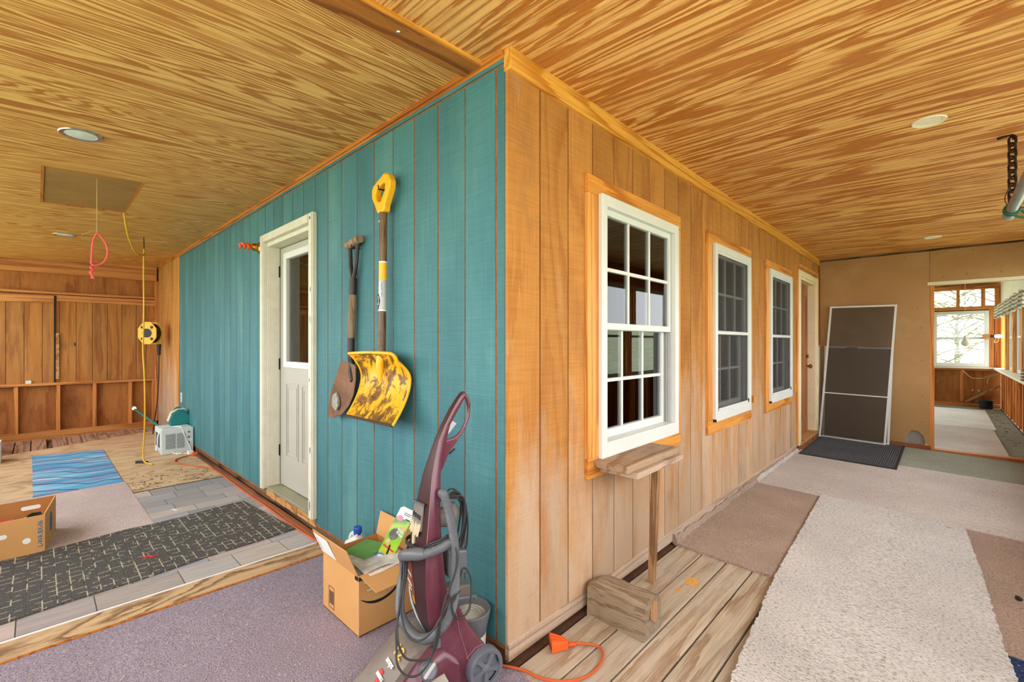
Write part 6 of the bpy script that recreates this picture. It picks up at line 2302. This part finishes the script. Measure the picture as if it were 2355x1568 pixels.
# grey bucket behind the cleaner
bk = thing('bucket', 'small grey and white bucket of dried slurry behind the carpet cleaner', 'bucket', (-0.125, -0.092, 0.004))
b = MB()
b.lathe([(0, 0), (0.062, 0), (0.068, 0.12), (0.069, 0.135)], 32)
b.build('body', M['white_paint'], bk, smooth=True)
b = MB()
b.lathe([(0.068, 0.12), (0.076, 0.16), (0.084, 0.195), (0.086, 0.208), (0.082, 0.212), (0.074, 0.208), (0.07, 0.16)], 32, cap=False)
b.build('rim', M['gray_plastic'], bk, smooth=True)
b = MB()
b.lathe([(0.074, 0.186), (0.06, 0.19), (0.058, 0.187), (0.045, 0.192), (0.043, 0.189), (0.03, 0.194), (0.028, 0.191), (0.012, 0.195), (0, 0.194)], 32)
b.build('dried_slurry', M['slurry'], bk, smooth=True)

# ================================================================ BY THE TAN WALL
tm = thing('timber_block', 'weathered split timber block on the deck planks by the tan wall', 'block', (0.176, 0.578, zf(0.176) - 0.002))
b = MB()
rings = []
rr = random.Random(31)
for k in range(9):
    x = -0.146 + 0.292 * k / 8
    j = lambda: rr.uniform(-0.003, 0.003)
    cut = 0.02 if k == 0 else 0.0
    rings.append([(x, -0.074 + j(), 0.0), (x, 0.074 + j(), 0.0), (x, 0.076 + j(), 0.115), (x, 0.058 + j(), 0.150 - cut + j()), (x, 0.012 + j(), 0.168 - cut + j()), (x, 0.008 + j(), 0.158 - cut + j()), (x, 0.003 + j(), 0.169 - cut + j()), (x, -0.055 + j(), 0.163 - cut + j()), (x, -0.073 + j(), 0.138 - cut * 0.5 + j())])
b.loft(rings)
b.build('block', M['block'], tm)
b = MB()
b.prism([(-0.04, 0.10), (-0.01, 0.145), (0.03, 0.14), (0.04, 0.06), (0.01, 0.05), (-0.02, 0.07)], lambda u, v, d: (d, u, v), 0.1455, 0.150)
b.build('split_end', M['prop_wood'], tm)

sh1 = MB()
sh1.box(-0.092, 0.092, -0.275, 0.275, 0.0, 0.034)
o = sh1.build('shelf_board', M['shelf_wood'], loc=(0.108, 0.850, 0.667), bevel=0.003)
tag(o, 'thick upper board of the shelf under the first window', 'board')
sh2 = MB()
sh2.box(-0.105, 0.105, -0.252, 0.252, 0.0, 0.029)
o = sh2.build('shelf_board', M['gray_base'], loc=(0.118, 0.878, 0.6365), bevel=0.003)
tag(o, 'greyer lower board carrying the shelf under the first window', 'board')
o = MB().bar((0, 0, 0), (0.03, -0.016, 0.639), 0.034, 0.03, up=(0, 1, 0)).build('prop_stick', M['prop_wood'], loc=(0.12, 0.975, zf(0.12) - 0.002))
tag(o, 'thin wooden stick propping up the shelf boards from the deck planks', 'stick')

# orange cord with triple plug
pl = thing('extension_cord', 'orange extension cord end with triple outlet on the grey deck planks', 'cord', (0.085, 0.215, 0.0))
b = MB()
off = Vector((0.085, 0.215, 0))
pts = [(0.132, 0.268, 0.018), (0.165, 0.315, 0.007), (0.205, 0.335, 0.003), (0.24, 0.308, 0.002), (0.262, 0.245, 0.001), (0.258, 0.16, 0.001), (0.225, 0.095, 0.003), (0.175, 0.052, 0.003), (0.125, 0.03, 0.003), (0.075, 0.022, 0.004), (0.03, 0.0, 0.006), (-0.03, -0.03, 0.004)]
b.tube(smoothpath([Vector(p) - off for p in pts], 6), 0.0052, 8)
b.build('cable', M['orange_cord'], pl, smooth=True)
b = MB()
# fan shaped triple tap: narrow at the cord, wide at the sockets
dv = Vector((0.65, 0.76, 0)).normalized()
sd = Vector((dv.y, -dv.x, 0))
ct = Vector((0.0, 0.0, 0.0))


def tp(a, s_, z):
    p = ct + dv * a + sd * s_
    return (p.x, p.y, z)


b.hexa([tp(0.040, -0.012, 0.002), tp(0.040, 0.012, 0.002), tp(-0.036, 0.036, 0.002), tp(-0.036, -0.036, 0.002)], [tp(0.040, -0.010, 0.032), tp(0.040, 0.010, 0.032), tp(-0.036, 0.034, 0.046), tp(-0.036, -0.034, 0.046)])
tap = b.build('triple_outlet', M['orange'], pl, bevel=0.004)
b = MB()
for s_ in (-0.022, 0.0, 0.022):
    b.hexa([tp(0.03, s_ * 0.6 - 0.002, 0.032), tp(0.03, s_ * 0.6 + 0.002, 0.032), tp(-0.034, s_ + 0.007, 0.045), tp(-0.034, s_ - 0.007, 0.045)], [tp(0.03, s_ * 0.6 - 0.002, 0.037), tp(0.03, s_ * 0.6 + 0.002, 0.037), tp(-0.034, s_ + 0.006, 0.053), tp(-0.034, s_ - 0.006, 0.053)])
b.build('ridges', M['orange'], tap, bevel=0.001)
b = MB()
for k in range(4):
    q = ct + dv * (0.043 + 0.007 * k)
    b.tube([Vector((q.x, q.y, 0.014)), Vector((q.x, q.y, 0.014)) + dv * 0.005], 0.0095, 10)
b.tube([Vector((ct + dv * 0.038).to_tuple()) + Vector((0, 0, 0.014)), Vector((ct + dv * 0.072).to_tuple()) + Vector((0, 0, 0.014))], 0.0065, 10)
b.build('strain_relief', M['orange'], pl)
b = MB()
for s_ in (-0.022, 0, 0.022):
    for q in (-0.004, 0.004):
        b.hexa([tp(-0.0362, s_ + q - 0.001, 0.012), tp(-0.0362, s_ + q + 0.001, 0.012), tp(-0.0362, s_ + q + 0.001, 0.024), tp(-0.0362, s_ + q - 0.001, 0.024)], [tp(-0.0375, s_ + q - 0.001, 0.012), tp(-0.0375, s_ + q + 0.001, 0.012), tp(-0.0375, s_ + q + 0.001, 0.024), tp(-0.0375, s_ + q - 0.001, 0.024)])
b.build('slots', M['black'], tap)


# leaning screens at the end wall
def leaning(name, label, c, bar_h, mat, th_=0.016, q=0.022, mesh=True):
    """c: bottom left, bottom right, top right, top left corners"""
    c = [Vector(p) for p in c]
    base_ = (c[0] + c[1]) / 2
    t_ = thing(name, label, 'screen', tuple(base_), group=None)
    c = [p - base_ for p in c]
    b = MB()
    nrm = (c[1] - c[0]).cross(c[3] - c[0]).normalized()
    ctr_ = sum(c, Vector()) / 4
    ins = [p + ((c[(i + 1) % 4] - p).normalized() + (c[(i - 1) % 4] - p).normalized()) * q for i, p in enumerate(c)]
    for i in range(4):
        j = (i + 1) % 4
        b.hexa([c[i], c[j], ins[j], ins[i]], [p + nrm * th_ for p in (c[i], c[j], ins[j], ins[i])])
    b.build('frame', M['white_paint'], t_)
    b = MB()
    for h_ in bar_h:
        a, d_ = ins[0] + (ins[3] - ins[0]) * h_, ins[1] + (ins[2] - ins[1]) * h_
        b.bar(a + nrm * th_ * 0.5, d_ + nrm * th_ * 0.5, 0.014, 0.018, up=nrm)
    if bar_h:
        b.build('crossbar', M['white_paint'], t_)
    b = MB()
    b.add([p + nrm * th_ * 0.5 for p in ins], [(0, 1, 2, 3)])
    b.build('mesh', mat, t_)
    return t_


zs = 0.012
sA_ = leaning('window_screen', 'tall white framed insect screen leaning in front on the tan end wall', [(0.040, 5.965, zs), (0.735, 5.955, zs - 0.014), (0.835, 6.115, 1.745), (0.145, 6.115, 1.755)], [0.335], M['screen_loose'])
sB_ = leaning('window_screen', 'shorter white framed screen behind the tall one at the tan end wall', [(0.070, 6.02, zs), (0.765, 6.01, zs - 0.014), (0.80, 6.135, 1.205), (0.080, 6.135, 1.225)], [], M['screen_loose'])
b = MB()
b.bar((-0.10, 0.105, 1.20), (0.02, 0.105, 1.20), 0.01, 0.012)
b.build('latch', M['black'], sB_)
sC_ = leaning('window_screen', 'narrow screen frame leaning edge-on in the corner beside the brown door', [(0.036, 6.10, zs), (0.036, 5.97, zs), (0.026, 6.06, 1.20), (0.026, 6.14, 1.24)], [], M['screen_loose'], th_=0.012, q=0.018)

# chain and hanging pipe
ch = thing('chain', 'dark rusty chain hanging from the right ceiling', 'chain', (1.513, 2.385, zr(1.513, 2.385)))
b = MB()
b.tube(smoothpath([(-0.055, -0.01, -0.012), (-0.03, 0, -0.004), (0.0, 0, -0.004), (0.006, 0, -0.03)], 4), 0.007, 7)
b.build('hook', M['chain_iron'], ch, smooth=True)
for k in range(11):
    b = MB()
    z = -0.036 - k * 0.0365
    ring = []
    for j in range(16):
        a = 2 * pi * j / 16
        u, v = 0.017 * cos(a), 0.014 * sin(a) + (0.0115 if sin(a) > 0 else -0.0115)
        ring.append((u * 0.72, u * 0.69, z + v) if k % 2 else (u * 0.72, -u * 0.69, z + v))
    b.tube(ring, 0.0058, 6, closed=True)
    b.build('link', M['chain_iron'], ch, smooth=True)
pp_ = thing('pipe', 'grey metal pipe hung on the chain at the right edge with green cord', 'pipe', (1.505, 2.40, 1.975))
b = MB()
b.tube([(0, 0.06, 0.0), (0, -1.6, 0.012)], 0.023, 18)
b.tube([(0, 0.062, 0.0), (0, 0.03, 0.0)], 0.026, 18)
b.build('tube', plain('galvanised_pipe', rgb(150, 156, 160), 0.35, 0.4, var=0.15), pp_, smooth=True)
b = MB()
b.lathe([(0, 0), (0.018, 0), (0.012, 0.004), (0, 0.005)], 12, Matrix.Translation((0, 0.062, 0)) @ Matrix.Rotation(-pi / 2, 4, 'X'))
b.build('end_cap', M['dust_gray'], pp_)
b = MB()
for k in range(3):
    b.tube([(0.028 * cos(a), -0.09 - 0.012 * k + 0.012 * a / 6.28, 0.028 * sin(a)) for a in [2 * pi * j / 20 for j in range(21)]], 0.006, 7)
b.tube(smoothpath([(0.028, -0.08, 0.0), (0.06, -0.07, -0.025), (0.10, -0.09, 0.0), (0.16, -0.10, -0.03)], 5), 0.006, 7)
b.tube(smoothpath([(0.0, -0.10, -0.028), (0.05, -0.09, -0.05), (0.12, -0.10, -0.04)], 5), 0.006, 7)
b.build('green_cord', plain('dark_green_cord', rgb(34, 96, 70), 0.6), pp_, smooth=True)
b = MB()
b.tube(smoothpath([(0.02, -0.3, 0.03), (-0.01, -0.24, 0.09), (-0.028, -0.14, 0.06), (-0.01, -0.12, 0.015), (0.06, -0.12, -0.01)], 6), 0.0022, 6)
b.build('wire', M['black_rubber'], pp_, smooth=True)

# ================================================================ ROOM BEYOND
flat('mat', M['far_mat_pale'], [(0.4, 8.62), (1.83, 8.62), (1.846, 11.35), (0.4, 11.35)], lambda x: -0.045, 0.012, 0.0, 'pale grey mat on the floor of the room beyond', 'mat', seed=12)
flat('mat', M['far_mat_beige'], [(0.4, 6.32), (1.80, 6.32), (1.80, 8.9), (0.4, 8.9)], lambda x: -0.045, 0.008, 0.0, 'beige runner inside the opening to the room beyond', 'mat', seed=13)
va = thing('valance', 'gathered plaid cloth valance over the windows of the room beyond', 'valance', (1.985, 9.4, 1.83))
b = MB()
n = 90
for side in (0,):
    vs, fs = [], []
    for i in range(n + 1):
        y = 2.1 - 4.2 * i / n
        for j, zz in enumerate((0.12, 0.07, 0.05, -0.02, -0.09)):
            wv = 0.03 * sin(i * 1.3) * (0.3 + 0.7 * j / 4) + 0.01 * sin(i * 2.9)
            vs.append((wv, y, zz + 0.02 * sin(i * 0.55)))
    for i in range(n):
        for j in range(4):
            fs.append((i * 5 + j, i * 5 + j + 1, (i + 1) * 5 + j + 1, (i + 1) * 5 + j))
    b.add(vs, fs)
o = b.build('cloth', M['valance'], va, smooth=True)
so_ = o.modifiers.new('thickness', 'SOLIDIFY')
so_.thickness = 0.004
b = MB()
b.tube([(0.045, 2.15, 0.075), (0.045, -2.2, 0.075)], 0.008, 8)
b.build('rod', M['white_paint'], va, smooth=True)
lb2 = thing('hanging_bulb', 'clear bulb hanging on a wire in front of the far window', 'lamp', (1.51, 9.0, 2.66))
b = MB()
b.tube([(0, 0, 0), (0, 0, -1.28)], 0.003, 6)
b.build('wire', M['white_cord'], lb2)
b = MB()
b.lathe([(0, -1.28), (0.02, -1.285), (0.022, -1.32), (0.05, -1.37), (0.055, -1.40), (0.03, -1.44), (0, -1.445)], 16)
b.build('bulb', M['light_white'], lb2, smooth=True)
jb = thing('junction_box', 'brown electrical box with loose wires on the stud beside the far window', 'fixture', (1.95, 11.78, 1.40))
b = MB()
b.box(-0.11, -0.02, -0.04, 0.2, -0.045, 0.045)
b.build('box', M['cardboard_dark'], jb)
b = MB()
b.box(-0.02, 0.04, -0.03, 0.03, -0.03, 0.03)
b.build('socket', M['black_rubber'], jb)
b = MB()
b.lathe([(0, 0), (0.03, 0.0), (0.04, 0.06), (0.03, 0.11), (0, 0.12)], 12, Matrix.Translation((0.04, 0, 0)) @ Matrix.Rotation(pi / 2, 4, 'Y'))
b.build('bulb', M['white'], jb, smooth=True)
b = MB()
b.tube(smoothpath([(0.06, 0, -0.03), (0.04, -0.02, -0.12), (0.09, 0, -0.10), (0.10, 0, -0.02)], 5), 0.006, 6)
b.build('wires', M['string'], jb, smooth=True)
wi = thing('loose_wire', 'pale loose wire drooping below the far window sill', 'wire', (1.6, 11.86, 0.7))
b = MB()
b.tube(smoothpath([(-0.06, 0.03, 0.02), (0.0, 0, -0.06), (0.08, 0, -0.14), (0.2, 0, -0.15), (0.28, 0, -0.12), (0.37, 0, -0.06), (0.45, 0, -0.04)], 5), 0.006, 6)
b.tube(smoothpath([(0.30, 0, -0.25), (0.31, 0, -0.15), (0.37, 0, -0.09), (0.45, 0, -0.06)], 5), 0.006, 6)
b.build('wire', M['string'], wi, smooth=True)
ho = thing('hose_coil', 'black coiled hose on the floor in the far corner of the room beyond', 'hose', (1.88, 11.76, -0.04))
b = MB()
for k in range(5):
    b.tube([(0.085 * cos(2 * pi * j / 20), 0.07 * sin(2 * pi * j / 20), 0.02 + k * 0.034) for j in range(20)], 0.018, 7, closed=True)
b.build('coil', M['black_rubber'], ho, smooth=True)
cn = thing('can', 'dark striped can standing on the window sill of the room beyond', 'can', (2.03, 7.55, 0.776))
b = MB()
b.lathe([(0, 0), (0.05, 0), (0.052, 0.01), (0.052, 0.12), (0.04, 0.15), (0, 0.155)], 18)
b.build('body', M['rust_steel'], cn, smooth=True)
b = MB()
for z in (0.03, 0.07, 0.11):
    b.tube([(0.054 * cos(2 * pi * j / 18), 0.054 * sin(2 * pi * j / 18), z) for j in range(18)], 0.006, 6, closed=True)
b.build('bands', M['white'], cn, smooth=True)

# blue curtain in the dark room
ct_ = thing('curtain', 'pale blue curtain hanging at a window inside the dark room', 'curtain', (-2.32, 5.93, 0.66))
b = MB()
vs, fs = [], []
for i in range(41):
    x = -0.45 + 0.9 * i / 40
    for j, z in enumerate((0.0, 0.45, 0.9, 1.34)):
        vs.append((x, 0.03 * sin(i * 1.1 + j * 0.2), z))
for i in range(40):
    for j in range(3):
        fs.append((i * 4 + j, i * 4 + j + 1, (i + 1) * 4 + j + 1, (i + 1) * 4 + j))
b.add(vs, fs)
cm = NT('thin_blue_cloth', 0.9, 0.1)
cm.b.inputs['Base Color'].default_value = rgb(150, 186, 230)
cm.b.inputs['Transmission Weight'].default_value = 0.0
tl = cm.new('ShaderNodeBsdfTranslucent')
tl.inputs[0].default_value = rgb(150, 186, 230)
mxs = cm.new('ShaderNodeMixShader')
mxs.inputs[0].default_value = 0.5
cm.t.links.new(cm.b.outputs[0], mxs.inputs[1])
cm.t.links.new(tl.outputs[0], mxs.inputs[2])
outn = [q for q in cm.n if q.type == 'OUTPUT_MATERIAL'][0]
cm.t.links.new(mxs.outputs[0], outn.inputs[0])
b.build('cloth', cm.m, ct_, smooth=True)
b = MB()
b.tube([(-0.5, 0, 1.33), (0.5, 0, 1.33)], 0.01, 8)
b.build('rod', M['chain_iron'], ct_, smooth=True)

# ================================================================ OUTSIDE: TREES BEYOND THE FAR WINDOW AND SCATTERED BITS
hl = MB()
hl.hexa([(-30, 15, -0.7), (40, 15, -0.7), (40, 55, -0.7), (-30, 55, -0.7)], [(-30, 15, -0.69), (40, 15, -0.69), (40, 55, 3.4), (-30, 55, 3.4)])
o = hl.build('hillside', M['grass'])
o['kind'] = 'structure'
o['label'] = 'grassy slope beyond the far window'


def tree(x, y, z, h_, seed, label):
    rr = random.Random(seed)
    t_ = thing('tree', label, 'tree', (x, y, z), group=None)
    b = MB()
    b.tube(smoothpath([(0, 0, 0), (0.05 * rr.uniform(-1, 1), 0, h_ * 0.4), (0.15 * rr.uniform(-1, 1), 0, h_)], 4), [0.10 - 0.01 * k for k in range(9)], 8)
    tips = []
    for k in range(46):
        a, z0 = rr.uniform(0, 2 * pi), h_ * rr.uniform(0.08, 0.95)
        ln = h_ * rr.uniform(0.15, 0.4)
        p0 = Vector((0, 0, z0))
        p1 = p0 + Vector((cos(a) * ln, sin(a) * ln, ln * rr.uniform(0.1, 0.7)))
        p2 = p1 + Vector((cos(a + rr.uniform(-1, 1)) * ln * 0.6, sin(a + rr.uniform(-1, 1)) * ln * 0.6, ln * rr.uniform(-0.2, 0.5)))
        b.tube(smoothpath([p0, p1, p2], 3), [0.028 - 0.003 * q for q in range(7)], 5)
        tips += [p1, p2, (p1 + p2) / 2]
    b.build('trunk', M['bark'], t_, smooth=True)
    b = MB()
    for p in tips:
        for q in range(6):
            c_ = p + Vector((rr.gauss(0, 0.22), rr.gauss(0, 0.22), rr.gauss(0, 0.18)))
            u = Vector((rr.uniform(-1, 1), rr.uniform(-1, 1), rr.uniform(-1, 1))).normalized() * 0.045
            v = u.orthogonal().normalized() * 0.03
            b.add([c_ - u, c_ + v, c_ + u, c_ - v], [(0, 1, 2, 3)])
    o = b.build('leaves', M['leaf'], t_)
    o['kind'] = 'stuff'


tree(0.5, 17.0, -0.6, 3.0, 1, 'spring tree left of centre outside the far window')
tree(3.1, 17.6, -0.55, 3.0, 2, 'spring tree right of centre outside the far window')
tree(1.7, 24.0, 0.0, 3.8, 3, 'taller bare-branched tree farther behind the other two outside the far window')
for k, (x, y, h_) in enumerate(((7.5, 3.5, 3.4), (8.5, 10.5, 3.6))):
    tree(x, y, -0.7, h_, 10 + k, ['nearer tree outside the right porch windows', 'farther tree outside the right porch windows'][k])

rr = random.Random(77)


def scatter(name, label, mat, n, fn, size):
    b = MB()
    for _ in range(n):
        x, y, z = fn()
        a = rr.uniform(0, pi)
        l, w = rr.uniform(0.4, 1) * size, rr.uniform(0.1, 0.3) * size
        d_, e_ = Vector((cos(a), sin(a), rr.uniform(-0.1, 0.1))) * l, Vector((-sin(a), cos(a), 0)) * w
        c_ = Vector((x, y, z + 0.001))
        b.hexa([c_ - d_ - e_, c_ + d_ - e_, c_ + d_ + e_, c_ - d_ + e_], [p + Vector((0, 0, 0.0015)) for p in (c_ - d_ - e_, c_ + d_ - e_, c_ + d_ + e_, c_ - d_ + e_)])
    o = b.build(name, mat)
    o['kind'] = 'stuff'
    tag(o, label, 'debris')
    return o


scatter('wood_chips', 'pale wood chips and lint scattered over the purple carpet and the black mat', M['debris'], 260, lambda: ((rr.uniform(-1.42, 0.1), rr.uniform(-1.6, -0.38), 0.0005) if rr.random() < 0.5 else (rr.uniform(-2.65, -1.8), rr.uniform(-1.3, -0.2), 0.0175)), 0.007)
scatter('dead_leaves', 'dark dead leaf bits on the floor of the room beyond', M['dead_leaf'], 26, lambda: (rr.uniform(1.86, 2.04), rr.uniform(6.8, 11.2), -0.043), 0.035)
scatter('dirt_specks', 'dark dirt specks and splinters on the plywood floor by the air conditioner', M['dead_leaf'], 120, lambda: (rr.gauss(-3.95, 0.25), rr.uniform(-0.7, -0.1), 0.0055), 0.014)
b = MB()
b.tube(smoothpath([(0, 0, 0.003), (0.03, 0.01, 0.006), (0.05, -0.005, 0.004), (0.075, 0.008, 0.003)], 4), 0.006, 6, flat=0.4)
tag(b.build('ribbon_scrap', M['red'], loc=(-2.12, -0.855, 0.0155), rot=(0, 0, 1.2)), 'small red scrap lying on the black mat', 'scrap')
b = MB()
b.box(-0.03, 0.03, -0.006, 0.006, 0, 0.002)
tag(b.build('paper_scrap', M['white'], loc=(-2.95, -0.56, 0.0095), rot=(0, 0, 0.35)), 'white paper sliver on the vinyl tiles', 'scrap')
b = MB()
b.loft([[(0.012 * cos(a) * k, 0.018 * sin(a) * k, z) for a in [2 * pi * j / 9 for j in range(9)]] for k, z in ((0.7, 0.0), (1, 0.006), (0.8, 0.014), (0.3, 0.018))])
tag(b.build('bark_scrap', M['black_rubber'], loc=(1.515, 2.13, zf(1.5) + 0.011), rot=(0, 0, 0.6), smooth=True), 'small black scrap on the brown carpet strip at the right edge', 'scrap')
b = MB()
rr = random.Random(8)
b.prism([(0.03 * cos(a) * rr.uniform(0.4, 1), 0.016 * sin(a) * rr.uniform(0.4, 1)) for a in [2 * pi * k / 12 for k in range(12)]], lambda u, v, d: (u, v, d), 0, 0.0015)
wc = [o for o in bpy.data.objects if o.get('label', '').startswith('large cream shag')][0]
b.v = [(x + 1.27 - wc.location.x, y + 3.05 - wc.location.y, z + zf(1.27) + 0.028) for x, y, z in b.v]
b.build('red_stain', plain('faded_red_stain', rgb(206, 130, 122), 0.9), wc)
